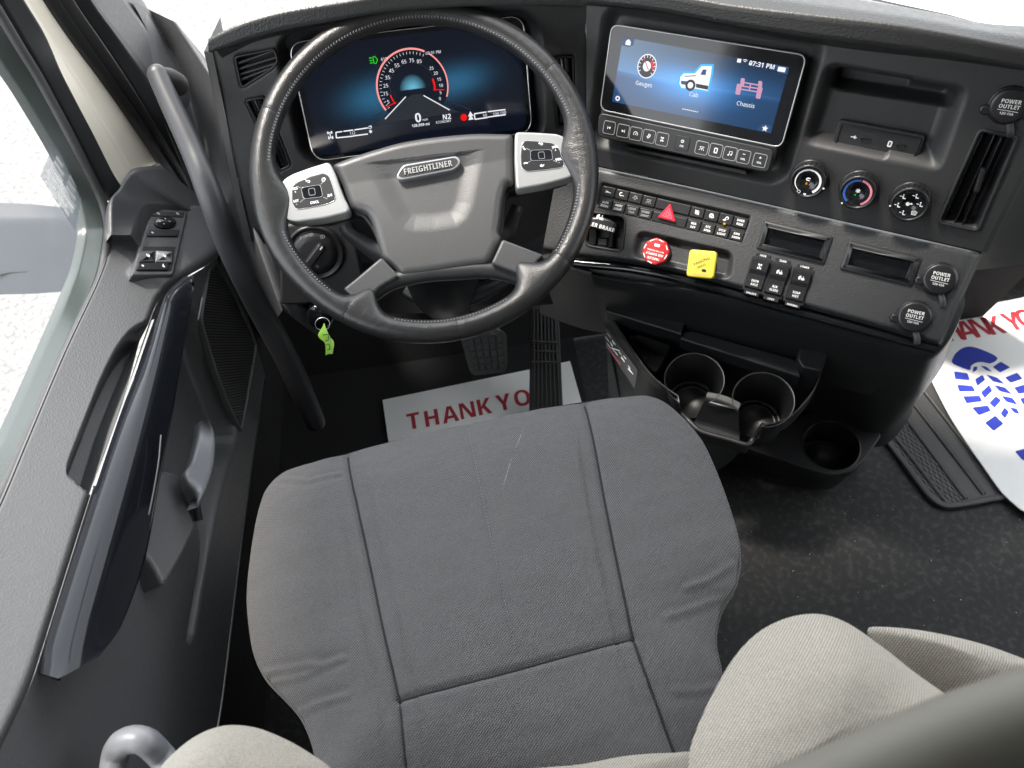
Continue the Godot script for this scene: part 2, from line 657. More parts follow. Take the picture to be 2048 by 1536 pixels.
func build_shell() -> void:
	var g := Geo.new().mat(M.concrete)
	g.cap(q3([-60, -1.3, 30, 60, -1.3, 30, 60, -1.3, -60, -60, -1.3, -60]))
	struct("ground", g)
	struct("cab_floor", sheet(Vector3(-0.6, 0, 0.5), Vector3(1.7, 0, 0.5), Vector3(1.7, 0, -1.25), Vector3(-0.6, 0, -1.25), -0.04, M.vinyl))
	# dark footwell: toe board and kick panel
	g = Geo.new().mat(M.carpet)
	g.loft([q3([-0.56, 0.002, -1.05, -0.4, 0.002, -1.05, 0.3, 0.002, -1.05]), q3([-0.56, 0.28, -1.22, -0.4, 0.28, -1.22, 0.3, 0.28, -1.22]), q3([-0.56, 0.42, -1.26, -0.4, 0.5, -1.28, 0.3, 0.52, -1.3])], false, false)
	g.loft([q3([-0.5, 0.0, 0.3, -0.5, 0.0, -0.8, -0.5, 0.0, -0.9, -0.5, 0.0, -1.3]), q3([-0.47, 0.34, 0.3, -0.47, 0.34, -0.8, -0.44, 0.5, -0.9, -0.44, 0.5, -1.3])], false, false)
	g.cap(q3([-0.5, 0.004, -0.62, 0.15, 0.004, -0.62, 0.15, 0.004, -1.06, -0.5, 0.004, -1.06]))
	struct("footwell", g)
	g = Geo.new().mat(M.carpet)
	g.loft([q3([0.3, 0.002, -1.1, 1.7, 0.002, -1.1]), q3([0.3, 0.3, -1.25, 1.7, 0.3, -1.25]), q3([0.3, 0.44, -1.28, 1.7, 0.44, -1.28])], false, false)
	struct("toe_board", g)
	# grit and lint trodden into the floor
	g = Geo.new().mat(M.dim)
	var rg := RandomNumberGenerator.new()
	rg.seed = 44
	for k in 190:
		var p := Vector3(rg.randf_range(0.2, 1.1), 0.001, rg.randf_range(-0.62, 0.1))
		var l := rg.randf_range(0.0008, 0.003)
		var d := Vector3(rg.randf_range(-1, 1), 0.0, rg.randf_range(-1, 1)).normalized() * l
		tube(g, PackedVector3Array([p, p + d]), [rg.randf_range(0.0002, 0.0006)], 5)
	struct("floor_grit", g, Transform3D(), "stuff", "pale grit and lint lying on the dark cab floor").set_meta("category", "grit")
	struct("cab_roof", sheet(Vector3(-0.62, 1.95, -1.0), Vector3(1.7, 1.95, -1.0), Vector3(1.7, 1.95, 1.9), Vector3(-0.62, 1.95, 1.9), -0.05, M.lining))
	struct("rear_wall", sheet(Vector3(-0.62, 0, 1.9), Vector3(1.7, 0, 1.9), Vector3(1.7, 1.95, 1.9), Vector3(-0.62, 1.95, 1.9), 0.05, M.lining))
	struct("sleeper_floor", sheet(Vector3(-0.6, 0, 1.9), Vector3(1.7, 0, 1.9), Vector3(1.7, 0, 0.5), Vector3(-0.6, 0, 0.5), -0.04, M.vinyl))
	struct("left_wall", sheet(Vector3(-0.58, 0, 0.25), Vector3(-0.58, 0, 1.9), Vector3(-0.58, 1.95, 1.9), Vector3(-0.58, 1.95, 0.25), 0.05, M.lining))
	struct("left_wall", sheet(Vector3(-0.58, 1.48, -1.0), Vector3(-0.58, 1.48, 0.25), Vector3(-0.58, 1.95, 0.25), Vector3(-0.58, 1.95, -1.0), 0.05, M.lining))
	struct("right_wall", sheet(Vector3(1.68, 0, 0.1), Vector3(1.68, 0, 1.9), Vector3(1.68, 1.95, 1.9), Vector3(1.68, 1.95, 0.1), -0.05, M.lining))
	struct("right_wall", sheet(Vector3(1.68, 0, -1.5), Vector3(1.68, 0, 0.1), Vector3(1.68, 0.75, 0.1), Vector3(1.68, 0.75, -1.5), -0.05, M.lining))
	struct("right_wall", sheet(Vector3(1.68, 1.55, -1.0), Vector3(1.68, 1.55, 0.1), Vector3(1.68, 1.95, 0.1), Vector3(1.68, 1.95, -1.0), -0.05, M.lining))
	# windscreen and the painted nose in front of it
	g = Geo.new().mat(M.glass)
	g.loft([q3([-0.62, 0.25, -1.55, 0.1, 0.3, -1.86, 0.9, 0.74, -1.86, 1.66, 0.74, -1.72]), q3([-0.6, 1.92, -1.08, 0.1, 1.92, -1.12, 0.9, 1.92, -1.12, 1.66, 1.92, -1.08])], false, false)
	alone("windscreen", g, "clear windscreen glass rising from the back of the dashboard top", "windscreen")
	g = Geo.new().mat(M.body)
	var lines := [q3([0.3, 0.56, -1.08, 0.7, 0.57, -1.08, 1.7, 0.56, -1.08]), q3([0.25, 0.5, -1.95, 0.7, 0.55, -1.95, 1.7, 0.5, -1.95]), q3([0.25, 0.45, -2.6, 0.7, 0.55, -2.6, 1.7, 0.45, -2.6]), q3([0.25, 0.0, -3.3, 0.7, 0.1, -3.3, 1.7, 0.0, -3.3])]
	skin(g, lines, 20, [8])
	g.loft([q3([0.3, 0.56, -1.08, 0.25, 0.5, -1.95, 0.25, 0.45, -2.6, 0.25, 0.0, -3.3]), q3([0.3, 0.3, -1.08, 0.25, -0.9, -1.95, 0.25, -0.9, -2.6, 0.25, -0.9, -3.3])], false, false)
	alone("truck_hood", g, "white painted hood of the truck outside the windscreen, top right", "hood")
	# weathered grey panel that shows below the side window
	g = Geo.new().mat(sm(lin(0.03, 0.034, 0.04), 0.35))
	var pa := q3([-1.6689, -0.25, -2.1782, -1.4882, -0.25, -2.1293, -1.3256, -0.25, -2.0701, -1.2842, -0.25, -2.0445])
	var pb := q3([-1.6632, -0.27, -2.1112, -1.4868, -0.27, -2.0738, -1.3306, -0.27, -2.0406, -1.2903, -0.27, -2.0203])
	var pc := q3([-1.7082, -0.42, -1.9198, -1.5328, -0.42, -1.8898, -1.43, -0.42, -1.8785, -1.3365, -0.42, -1.8689])
	skin(g, [pa, pb, pc], 24, [4, 12])
	var fair := alone("body_fairing", g, "grey-blue weathered body panel outside, low beside the side window", "panel")
	g = Geo.new().mat(M.black)
	var crack := samp(q3([-1.6371, -0.375, -1.9501, -1.5886, -0.375, -1.9563, -1.52, -0.375, -1.9493, -1.4566, -0.375, -1.9639, -1.3984, -0.375, -1.9659, -1.3844, -0.375, -2.019]), 24)
	tube(g, crack, [0.003, 0.002], 6)
	part(fair, "crack", g)

# ---------------------------------------------------------------- small printed signs for switches
func sign_mark(g: Geo, kind: String, x: float, y: float, s: float, z: float, w := 0.0) -> void:
	var t := w if w > 0 else s * 0.13
	match kind:
		"lamp":
			ribbon(g, arc(x, y, s * 0.32, -60, 240, 14), t, z)
			for k in 5:
				var a := deg_to_rad(-10 + 50.0 * k)
				ribbon(g, q([x + cos(a) * s * 0.5, y + sin(a) * s * 0.5, x + cos(a) * s * 0.72, y + sin(a) * s * 0.72]), t, z)
			ribbon(g, q([x - s * 0.18, y - s * 0.45, x + s * 0.18, y - s * 0.45]), t, z)
		"dome":
			ribbon(g, q([x - s * 0.6, y + s * 0.3, x + s * 0.6, y + s * 0.3, x + s * 0.3, y - s * 0.1, x - s * 0.3, y - s * 0.1]), t, z, true)
			for k in 3:
				ribbon(g, q([x + (k - 1) * s * 0.4, y - s * 0.3, x + (k - 1) * s * 0.62, y - s * 0.6]), t, z)
		"bed":
			ribbon(g, q([x - s * 0.65, y + s * 0.3, x - s * 0.65, y - s * 0.45]), t, z)
			ribbon(g, q([x - s * 0.65, y - s * 0.2, x + s * 0.65, y - s * 0.2, x + s * 0.65, y - s * 0.45]), t, z)
			fill(g, box2(x - s * 0.25, y - s * 0.02, s * 0.5, s * 0.2, s * 0.06), z)
		"moon":
			ribbon(g, arc(x - s * 0.2, y + s * 0.1, s * 0.4, 60, 320, 12), t * 1.4, z)
			ribbon(g, q([x, y - s * 0.2, x + s * 0.6, y - s * 0.2, x + s * 0.45, y - s * 0.45]), t, z)
		"turbo":
			ribbon(g, arc(x, y, s * 0.48, 0, 300, 18), t, z)
			ribbon(g, arc(x, y, s * 0.24, 0, 360, 12), t, z)
			ribbon(g, q([x + s * 0.48, y, x + s * 0.7, y - s * 0.3, x + s * 0.2, y - s * 0.55]), t, z)
		"wheel":
			ribbon(g, arc(x, y, s * 0.45, 0, 360, 18), t, z)
			ribbon(g, q([x - s * 0.55, y + s * 0.55, x + s * 0.55, y - s * 0.55]), t, z)
			ribbon(g, q([x - s * 0.2, y - s * 0.2, x, y + s * 0.25, x + s * 0.2, y - s * 0.2]), t, z)
		"work":
			ribbon(g, arc(x + s * 0.25, y + s * 0.25, s * 0.32, -60, 200, 12), t * 1.3, z)
			for k in 3:
				ribbon(g, q([x - s * 0.05 + k * 0.12 * s, y + s * 0.05 - k * 0.1 * s, x - s * 0.65 + k * 0.2 * s, y - s * 0.4 - k * 0.05 * s]), t, z)
		"axle":
			for k in [-1, 1]:
				ribbon(g, q([x + k * s * 0.3, y - s * 0.6, x + k * s * 0.3, y - s * 0.15]), t * 1.6, z)
				ribbon(g, q([x + k * s * 0.3, y + s * 0.2, x + k * s * 0.3, y + s * 0.6]), t * 1.6, z)
			ribbon(g, q([x - s * 0.3, y + s * 0.4, x + s * 0.3, y + s * 0.4]), t, z)
			ribbon(g, q([x - s * 0.3, y - s * 0.4, x + s * 0.3, y - s * 0.4]), t, z)
			ribbon(g, q([x, y + s * 0.4, x, y - s * 0.4]), t, z)
		"truck":
			fill(g, q([x - s * 0.6, y - s * 0.1, x - s * 0.1, y - s * 0.1, x - s * 0.1, y + s * 0.45, x - s * 0.35, y + s * 0.4, x - s * 0.6, y + s * 0.15]), z)
			ribbon(g, q([x - s * 0.1, y - s * 0.05, x + s * 0.65, y - s * 0.05]), t, z)
			for k in [-0.4, 0.15, 0.5]:
				ribbon(g, arc(x + k * s, y - s * 0.25, s * 0.13, 0, 360, 8), t, z)
			ribbon(g, q([x + s * 0.35, y + s * 0.1, x + s * 0.35, y + s * 0.4]), t, z)
		"back":
			ribbon(g, q([x - s * 0.5, y + s * 0.2, x + s * 0.4, y + s * 0.2, x + s * 0.5, y, x + s * 0.4, y - s * 0.25, x - s * 0.1, y - s * 0.25]), t, z)
			ribbon(g, q([x - s * 0.2, y + s * 0.45, x - s * 0.5, y + s * 0.2, x - s * 0.2, y - s * 0.02]), t, z)
		"page":
			ribbon(g, box2(x - s * 0.1, y - s * 0.1, s * 0.6, s * 0.6), t, z, true)
			ribbon(g, q([x - s * 0.2, y + s * 0.38, x + s * 0.4, y + s * 0.38, x + s * 0.4, y - s * 0.2]), t, z)
		"voice":
			fill(g, ell(x - s * 0.25, y + s * 0.1, s * 0.2, s * 0.25, 10), z)
			fill(g, q([x - s * 0.6, y - s * 0.4, x + s * 0.05, y - s * 0.4, x - s * 0.1, y - s * 0.1, x - s * 0.4, y - s * 0.1]), z)
			for k in 2: ribbon(g, arc(x, y, s * (0.3 + 0.25 * k), -40, 40, 6), t, z)
		"phone":
			ribbon(g, arc(x + s * 0.1, y + s * 0.1, s * 0.5, 190, 260, 8), t * 2.2, z)
			ribbon(g, q([x - s * 0.45, y + s * 0.5, x - s * 0.35, y]), t * 2, z)
		"hang":
			ribbon(g, arc(x, y - s * 0.3, s * 0.5, 30, 150, 10), t * 2, z)
		"mute":
			fill(g, q([x - s * 0.5, y - s * 0.15, x - s * 0.2, y - s * 0.15, x + s * 0.1, y - s * 0.4, x + s * 0.1, y + s * 0.4, x - s * 0.2, y + s * 0.15, x - s * 0.5, y + s * 0.15]), z)
			ribbon(g, q([x + s * 0.25, y - s * 0.2, x + s * 0.6, y + s * 0.2]), t, z)
		"prev", "next":
			var d := -1.0 if kind == "prev" else 1.0
			fill(g, q([x - d * s * 0.35, y - s * 0.35, x + d * s * 0.3, y, x - d * s * 0.35, y + s * 0.35]), z)
			ribbon(g, q([x + d * s * 0.42, y - s * 0.4, x + d * s * 0.42, y + s * 0.4]), t, z)
		"gauge":
			ribbon(g, arc(x, y, s * 0.55, -40, 220, 16), t, z)
			ribbon(g, q([x - s * 0.1, y - s * 0.3, x + s * 0.25, y + s * 0.3]), t, z)
		"seat":
			ribbon(g, q([x - s * 0.1, y + s * 0.6, x + s * 0.35, y + s * 0.4, x + s * 0.2, y - s * 0.1, x - s * 0.2, y - s * 0.5, x - s * 0.5, y - s * 0.1, x - s * 0.1, y + s * 0.1]), t * 1.6, z, true)
		"power":
			ribbon(g, arc(x, y, s * 0.45, 120, 420, 14), t, z)
			ribbon(g, q([x, y, x, y + s * 0.6]), t, z)
		"handset":
			ribbon(g, box2(x, y, s * 0.7, s * 1.2, s * 0.15), t * 1.5, z, true)
			fill(g, box2(x, y - s * 0.45, s * 0.4, s * 0.15), z)
		"note":
			ribbon(g, q([x - s * 0.2, y - s * 0.35, x - s * 0.2, y + s * 0.5, x + s * 0.5, y + s * 0.6, x + s * 0.5, y - s * 0.2]), t, z)
			fill(g, ell(x - s * 0.36, y - s * 0.38, s * 0.22, s * 0.17, 10), z)
			fill(g, ell(x + s * 0.34, y - s * 0.24, s * 0.22, s * 0.17, 10), z)
		"snow":
			for k in 3:
				var a := PI * k / 3 + 0.3
				ribbon(g, q([x - cos(a) * s * 0.5, y - sin(a) * s * 0.5, x + cos(a) * s * 0.5, y + sin(a) * s * 0.5]), t, z)
			ribbon(g, arc(x, y, s * 0.28, 0, 360, 12), t, z)
		"loop":
			ribbon(g, q([x + s * 0.4, y + s * 0.35, x - s * 0.25, y + s * 0.35, x - s * 0.45, y + s * 0.1, x - s * 0.25, y - s * 0.15, x + s * 0.3, y - s * 0.15]), t * 1.4, z)
		"body":
			fill(g, ell(x - s * 0.1, y + s * 0.45, s * 0.16, s * 0.16, 8), z)
			ribbon(g, q([x - s * 0.1, y + s * 0.2, x, y - s * 0.25, x + s * 0.45, y - s * 0.2]), t * 2, z)
			ribbon(g, q([x - s * 0.75, y + s * 0.1, x - s * 0.35, y + s * 0.1]), t * 1.3, z)
		"screen":
			ribbon(g, q([x - s * 0.5, y + s * 0.25, x, y + s * 0.45, x + s * 0.5, y + s * 0.25, x + s * 0.35, y - s * 0.35, x - s * 0.35, y - s * 0.35]), t * 1.3, z, true)
			for k in 3: ribbon(g, q([x + (k - 1) * s * 0.22, y - s * 0.2, x + (k - 1) * s * 0.22, y + s * 0.2]), t, z)
		"mirror":
			ribbon(g, q([x - s * 0.4, y - s * 0.4, x + s * 0.1, y - s * 0.5, x + s * 0.4, y, x + s * 0.1, y + s * 0.5, x - s * 0.4, y + s * 0.4]), t * 1.5, z, true)
		"window":
			ribbon(g, q([x - s * 0.5, y - s * 0.4, x + s * 0.5, y - s * 0.4, x + s * 0.5, y + s * 0.45, x - s * 0.1, y + s * 0.45, x - s * 0.5, y]), t * 1.4, z, true)
			ribbon(g, q([x - s * 0.5, y - s * 0.05, x + s * 0.5, y - s * 0.05]), t, z)
		"lock":
			ribbon(g, arc(x, y, s * 0.4, 0, 360, 12), t * 1.6, z)
			fill(g, ell(x, y, s * 0.14, s * 0.14, 8), z)
		"key":
			ribbon(g, arc(x - s * 0.35, y, s * 0.25, 0, 360, 10), t * 1.8, z)
			ribbon(g, q([x - s * 0.1, y, x + s * 0.35, y + s * 0.25, x + s * 0.6, y + s * 0.1]), t * 1.6, z)
		"beam":
			ribbon(g, q([x, y - s * 0.4, x + s * 0.25, y - s * 0.4, x + s * 0.5, y, x + s * 0.25, y + s * 0.4, x, y + s * 0.4]), t, z, true)
			for k in 3: ribbon(g, q([x - s * 0.5, y - s * 0.3 + k * 0.3 * s, x - s * 0.15, y - s * 0.3 + k * 0.3 * s]), t, z)
		"usb":
			ribbon(g, q([x - s * 0.7, y, x + s * 0.6, y]), t, z)
			ribbon(g, q([x - s * 0.3, y, x, y + s * 0.3, x + s * 0.3, y + s * 0.3]), t, z)
			ribbon(g, q([x - s * 0.1, y, x + s * 0.15, y - s * 0.28, x + s * 0.35, y - s * 0.28]), t, z)
			fill(g, ell(x - s * 0.7, y, s * 0.18, s * 0.18, 8), z)

# ---------------------------------------------------------------- dashboard
func edge(d: float, r: float) -> float:   # drop of a rounded edge at distance d from it
	if d >= r: return 0.0
	var k := r - maxf(d, 0.0)
	return -(r - sqrt(maxf(r * r - k * k, 0.0)))

func on(fr: Transform3D, a: PackedVector3Array) -> PackedVector3Array:
	var o := PackedVector3Array()
	for p in a: o.append(fr * p)
	return o

func lift(a: PackedVector3Array, z: float) -> PackedVector3Array:
	var o := PackedVector3Array()
	for p in a: o.append(Vector3(p.x, p.y, z))
	return o

func shift(a: PackedVector3Array, d: Vector3) -> PackedVector3Array:
	var o := PackedVector3Array()
	for p in a: o.append(p + d)
	return o

func build_dashboard() -> void:
	var dash := thing("dashboard", "black moulded truck dashboard with instrument screen, touchscreen, knobs and switches", "dashboard", Vector3(0.1, 0.3, -0.95))
	var C := Transform3D(Vector3(1.00000, 0.00000, 0.00000), Vector3(0.00000, 0.96126, -0.27564), Vector3(0.00000, 0.27564, 0.96126), Vector3(-0.07687, 0.70513, -0.98254))
	var T := Transform3D(Vector3(0.85717, -0.00000, 0.51504), Vector3(0.17615, 0.93969, -0.29317), Vector3(-0.48398, 0.34202, 0.80547), Vector3(0.31059, 0.69842, -0.88578))
	var F := Transform3D(Vector3(0.85663, -0.00283, 0.51592), Vector3(0.38503, 0.66913, -0.63563), Vector3(-0.34342, 0.74314, 0.57429), Vector3(0.40511, 0.58557, -0.78107))
	# soft top pad: front lip under, nose, then back to the windscreen
	var lipC := on(C, lift(samp2([-0.2627, 0.0971, -0.2375, 0.0966, -0.1657, 0.1046, -0.1062, 0.1083, -0.0049, 0.1116, 0.1263, 0.1036, 0.2515, 0.0857], 40), 0.004))
	var noseC := on(C, lift(samp2([-0.2491, 0.1186, -0.2042, 0.1311, -0.151, 0.1379, -0.0744, 0.1392, 0.0016, 0.1387, 0.1267, 0.1242, 0.2475, 0.1045], 40), 0.03))
	var lipT := on(T, lift(samp2([-0.1772, 0.0951, -0.085, 0.1, 0.0043, 0.097, 0.1035, 0.0926, 0.1831, 0.0931, 0.2819, 0.0973, 0.4045, 0.0989], 40), 0.004))
	var noseT := on(T, lift(samp2([-0.1698, 0.1223, -0.081, 0.1258, 0.0185, 0.1238, 0.0983, 0.126, 0.1982, 0.1292, 0.2701, 0.1278, 0.3914, 0.1209], 40), 0.03))
	var pad := Geo.new().mat(M.pad)
	var backC := PackedVector3Array()
	var backT := PackedVector3Array()
	for p in noseC: backC.append(Vector3(p.x * 0.98, lerpf(0.0, 0.775, smoothstep(-0.12, 0.14, p.x)), -1.4 - 0.05 * smoothstep(-0.1, 0.2, p.x)))
	backT = samp(q3([0.2272, 0.775, -1.2662, 0.418, 0.775, -1.0572, 0.5317, 0.775, -0.9445, 0.6195, 0.775, -0.8714, 0.6514, 0.775, -0.8372, 0.6679, 0.775, -0.826, 0.6985, 0.775, -0.8246, 0.8135, 0.775, -0.8396]), 40)
	var joinL := PackedVector3Array(lipC); joinL.append_array(lipT)
	var joinN := PackedVector3Array(noseC); joinN.append_array(noseT)
	var joinB := PackedVector3Array(backC); joinB.append_array(backT)
	var joinN2 := PackedVector3Array()
	var joinN3 := PackedVector3Array()
	var joinM := PackedVector3Array()
	for i in joinL.size():
		joinM.append(joinL[i].lerp(joinN[i], 0.55) + Vector3(0, -0.004, 0.012))
		var into := (joinB[i] - joinN[i]).normalized()
		joinN2.append(joinN[i] + into * 0.02 + Vector3(0, 0.009 * smoothstep(0.0, 14.0, i), 0))
		joinN3.append(joinN[i] + into * 0.06 + Vector3(0, 0.015 * smoothstep(0.0, 14.0, i), 0))
	skin(pad, [joinL, joinM, joinN, joinN2, joinN3, joinB], 90, [4, 4, 4, 4, 12])
	part(dash, "top_pad", pad)
	var seal := Geo.new().mat(M.black)
	tube(seal, backT, [0.005], 8)
	part(dash, "glass_seal", seal)
	# left fascia round the instrument screen
	var g := Geo.new().mat(M.plastic)
	var botC := samp2([-0.298, -0.1866, -0.155, -0.2452, 0.0023, -0.2908, 0.2375, -0.2275], 40)
	var topC := samp2([-0.2584, 0.0965, -0.2375, 0.0966, -0.1657, 0.1046, -0.1062, 0.1083, -0.0049, 0.1116, 0.1263, 0.1036, 0.2515, 0.0857], 40)
	var cl := Transform3D(Vector3(0.99326, -0.07899, -0.08485), Vector3(0.03520, 0.90286, -0.42849), Vector3(0.11045, 0.42262, 0.89955), Vector3(-0.07470, 0.70960, -0.98021))
	var ci := C.affine_inverse() * cl
	var cc := Vector2(ci.origin.x, ci.origin.y)
	var rot := -atan2(ci.basis.x.y, ci.basis.x.x)
	var vents: Array = [
		q([-0.2326, 0.0862, -0.1744, 0.0893, -0.1751, 0.0704, -0.1864, 0.062, -0.2328, 0.0432, -0.237, 0.047]),
		q([-0.2373, 0.0275, -0.2085, 0.0288, -0.2008, -0.0763, -0.2204, -0.0825]),
		q([0.1968, 0.0257, 0.2322, 0.0218, 0.2271, -0.0776, 0.1998, -0.0795]),
	]
	var fC := func(p: Vector3, _u: float, _v: float) -> Vector3:
		var w := Vector2(p.x, p.y)
		var z := pit(rbox_d((w - cc).rotated(rot), Vector2.ZERO, 0.186, 0.098, 0.04), 0.032, 0.02)
		for k in vents.size():
			if absf(w.x - vents[k][0].x) < 0.09:
				z += pit(poly_d(w, vents[k]), 0.02 if k == 0 else 0.03, 0.006)
		return p + Vector3(0, 0, z)
	skin(g, [botC, topC], 190, [90], fC, false)
	part(dash, "driver_fascia", g, C)
	# seam and end cap of the fascia on the door side
	g = Geo.new().mat(M.plastic)
	var side0 := samp(q3([-0.2572, 0.0974, 0.004, -0.2627, 0.0573, 0.004, -0.2805, -0.0532, 0.004, -0.2964, -0.1851, 0.004]), 20)
	var side1 := PackedVector3Array()
	var side2 := PackedVector3Array()
	for p in side0:
		side1.append(p + Vector3(-0.012, 0, -0.004))
		side2.append(p + Vector3(-0.03, 0, -0.2))
	skin(g, [side0, side1, side2], 20, [3, 4])
	part(dash, "end_cap", g, C)
	build_vents(dash, C, vents)
	build_instruments(dash, cl)
	# panel between the fascia edge and the windscreen post
	g = Geo.new().mat(M.door_shaded)
	var pl := q3([-0.5, 0.7676, -1.2435, -0.5, 0.7047, -1.2442, -0.5, 0.6552, -1.1875, -0.5, 0.5625, -1.1392, -0.5, 0.4034, -1.0979, -0.5, 0.158, -1.0435])
	var pm := q3([-0.5604, 0.6447, -1.4541, -0.5385, 0.6027, -1.3941, -0.4859, 0.6056, -1.2588, -0.4697, 0.5385, -1.163, -0.4265, 0.4773, -1.0058, -0.386, 0.3856, -0.8749])
	var pr := q3([-0.4726, 0.6895, -1.3088, -0.4195, 0.6836, -1.1959, -0.3862, 0.6546, -1.1196, -0.3856, 0.5947, -1.0341, -0.3612, 0.5424, -0.9245, -0.3374, 0.4725, -0.8247])
	skin(g, [pl, pm, pr, shift(pr, Vector3(0.015, -0.15, -0.06))], 30, [8, 8, 3])
	part(dash, "side_panel", g)
	# centre stack, turned to the driver
	g = Geo.new().mat(M.plastic)
	var botT := samp2([-0.1507, -0.121, 0.0255, -0.1207, 0.2351, -0.1219, 0.4012, -0.1223], 60)
	var topT := samp2([-0.1772, 0.0951, -0.085, 0.1, 0.0043, 0.097, 0.1035, 0.0926, 0.1831, 0.0931, 0.2819, 0.0973, 0.4045, 0.0989], 60)
	var S := Transform3D(Vector3(0.85717, -0.00000, 0.51504), Vector3(0.22578, 0.89879, -0.37576), Vector3(-0.46291, 0.43837, 0.77042), Vector3(0.30615, 0.70787, -0.87312))
	var si := T.affine_inverse() * S
	var sc := Vector2(si.origin.x, si.origin.y) + Vector2(-0.0095, 0.0)
	var cubby := rnd(q([0.1436, 0.0757, 0.3151, 0.0738, 0.3201, -0.0359, 0.1415, -0.0337]), 0.018)
	var slot := rnd(q([0.1549, 0.0691, 0.3029, 0.0673, 0.3042, 0.0379, 0.1581, 0.0358]), 0.012)
	var vent := rnd(q([0.3424, 0.0246, 0.3836, 0.0236, 0.3849, -0.0944, 0.3371, -0.0936]), 0.008)
	var fT := func(p: Vector3, _u: float, v: float) -> Vector3:
		var w := Vector2(p.x, p.y)
		var z := pit(rbox_d(w, sc, 0.15, 0.102, 0.03), 0.014, 0.022)
		if w.x > 0.09:
			# the tray: its floor rises towards the lower edge
			var d := poly_d(w, cubby)
			if d < 0:
				var low := clampf((w.y + 0.075) / 0.055, 0.0, 1.0)
				z += pit(d, 0.010 + 0.013 * low, 0.02 if w.x < 0.25 else 0.028)
				z += pit(poly_d(w, slot), 0.04, 0.008)
			z += pit(poly_d(w, vent), 0.035, 0.004)
		return p + Vector3(0, 0, z)
	skin(g, [botT, topT], 260, [130], fT, false)
	part(dash, "centre_fascia", g, T)
	g = Geo.new().mat(M.plastic)
	var s0 := samp(q3([0.4012, -0.1223, 0, 0.403, -0.0076, 0, 0.405, 0.1005, 0]), 12)
	skin(g, [s0, shift(s0, Vector3(0.008, -0.002, -0.006)), shift(s0, Vector3(0.02, -0.01, -0.16))], 12, [3, 4])
	part(dash, "stack_side", g, T)
	# filler between the two fascias
	g = Geo.new().mat(M.plastic)
	var jc := on(C, q3([0.2377, -0.228, -0.001, 0.2477, -0.0219, -0.001, 0.2527, 0.0861, -0.001]))
	var jt := on(T, q3([-0.1522, -0.1247, -0.001, -0.1659, -0.0089, -0.001, -0.1791, 0.0958, -0.001]))
	skin(g, [shift(jc, Vector3(-0.02, 0, -0.02)), jc, jt, shift(jt, Vector3(0.01, 0, -0.02))], 10, [1, 2, 1])
	part(dash, "fascia_joint", g)
	build_touchscreen(dash, S)
	build_stack_controls(dash, T)
	build_switch_shelf(dash, F)
	# body under the shelf, down to the console
	g = Geo.new().mat(M.console)
	var u0 := q3([-0.3131, -0.158, -0.012, -0.2197, -0.1627, -0.012, -0.0679, -0.1437, -0.012, 0.0472, -0.1367, -0.012, 0.1841, -0.1371, -0.012, 0.2612, -0.1361, -0.012])
	u0 = on(F, u0)
	var u1 := shift(u0, Vector3(-0.012, -0.02, -0.035))
	var u2 := shift(u0, Vector3(-0.01, -0.2, -0.06))
	skin(g, [u0, u1, u2], 40, [3, 6])
	part(dash, "lower_panel", g)
	# the far side of the dashboard, before the passenger
	g = Geo.new().mat(M.plastic)
	var f0 := q3([0.832, 0.3707, -0.8536, 0.8901, 0.3805, -0.8676, 1.0263, 0.3787, -0.8651])
	var f1 := q3([0.8412, 0.2916, -0.8452, 0.9018, 0.2906, -0.8438, 1.0627, 0.2908, -0.8441])
	skin(g, [shift(f0, Vector3(0.02, 0.25, -0.05)), f0, f1], 16, [4, 6])
	g.mat(M.carpet)  # near-black sheet added for the shadow under the dashboard
	skin(g, [f1, shift(f1, Vector3(-0.05, -0.06, -0.05)), shift(f1, Vector3(-0.05, -0.42, -0.12))], 16, [2, 4])
	part(dash, "passenger_panel", g)

func build_vents(dash: Node3D, C: Transform3D, vents: Array) -> void:
	var labels := ["slatted corner vent at the door end of the dashboard", "upright vent left of the instrument screen", "upright vent right of the instrument screen"]
	for k in vents.size():
		var g := Geo.new().mat(M.black)
		var p: PackedVector2Array = ccw(vents[k])
		var deep := -0.019 if k == 0 else -0.029
		fill(g, p, deep + 0.0006)
		ring(g, rnd(p, 0.006), 0.003, -0.004, 0.0012)
		var v := part(dash, "air_vent", g, C, labels[k])
		if k == 0:
			var ls := [-0.2315, 0.0752, -0.1755, 0.0859, -0.2335, 0.0677, -0.1742, 0.077, -0.2361, 0.0602, -0.1754, 0.0694, -0.2377, 0.053, -0.1892, 0.0635]
			for i in range(0, ls.size(), 4):
				g = Geo.new().mat(M.plastic)
				tube(g, PackedVector3Array([Vector3(ls[i], ls[i + 1], -0.006), Vector3(ls[i + 2], ls[i + 3], -0.006)]), [0.0022], 8, 2.0, Vector3(0, 0, 1))
				part(v, "slat", g, C)
			g = Geo.new().mat(M.plastic)
			tube(g, PackedVector3Array([Vector3(p[0].x, p[0].y, -0.012).lerp(Vector3(p[3].x, p[3].y, -0.012), 0.35), Vector3(p[0].x, p[0].y, -0.012).lerp(Vector3(p[3].x, p[3].y, -0.012), 0.62)]), [0.004], 6)
			part(v, "divider", g, C)
		else:
			var a := q([-0.233, 0.026, -0.2153, -0.0802, -0.2242, 0.0275, -0.2089, -0.0787]) if k == 1 else q([0.2045, 0.0241, 0.2075, -0.0747, 0.2177, 0.0223, 0.2192, -0.0764])
			for i in range(0, 4, 2):
				g = Geo.new().mat(M.gloss)
				tube(g, PackedVector3Array([Vector3(a[i].x, a[i].y, -0.008), Vector3(a[i + 1].x, a[i + 1].y, -0.008)]), [0.0018], 8, 4.0, Vector3(1, 0, 0))
				part(v, "vane", g, C)

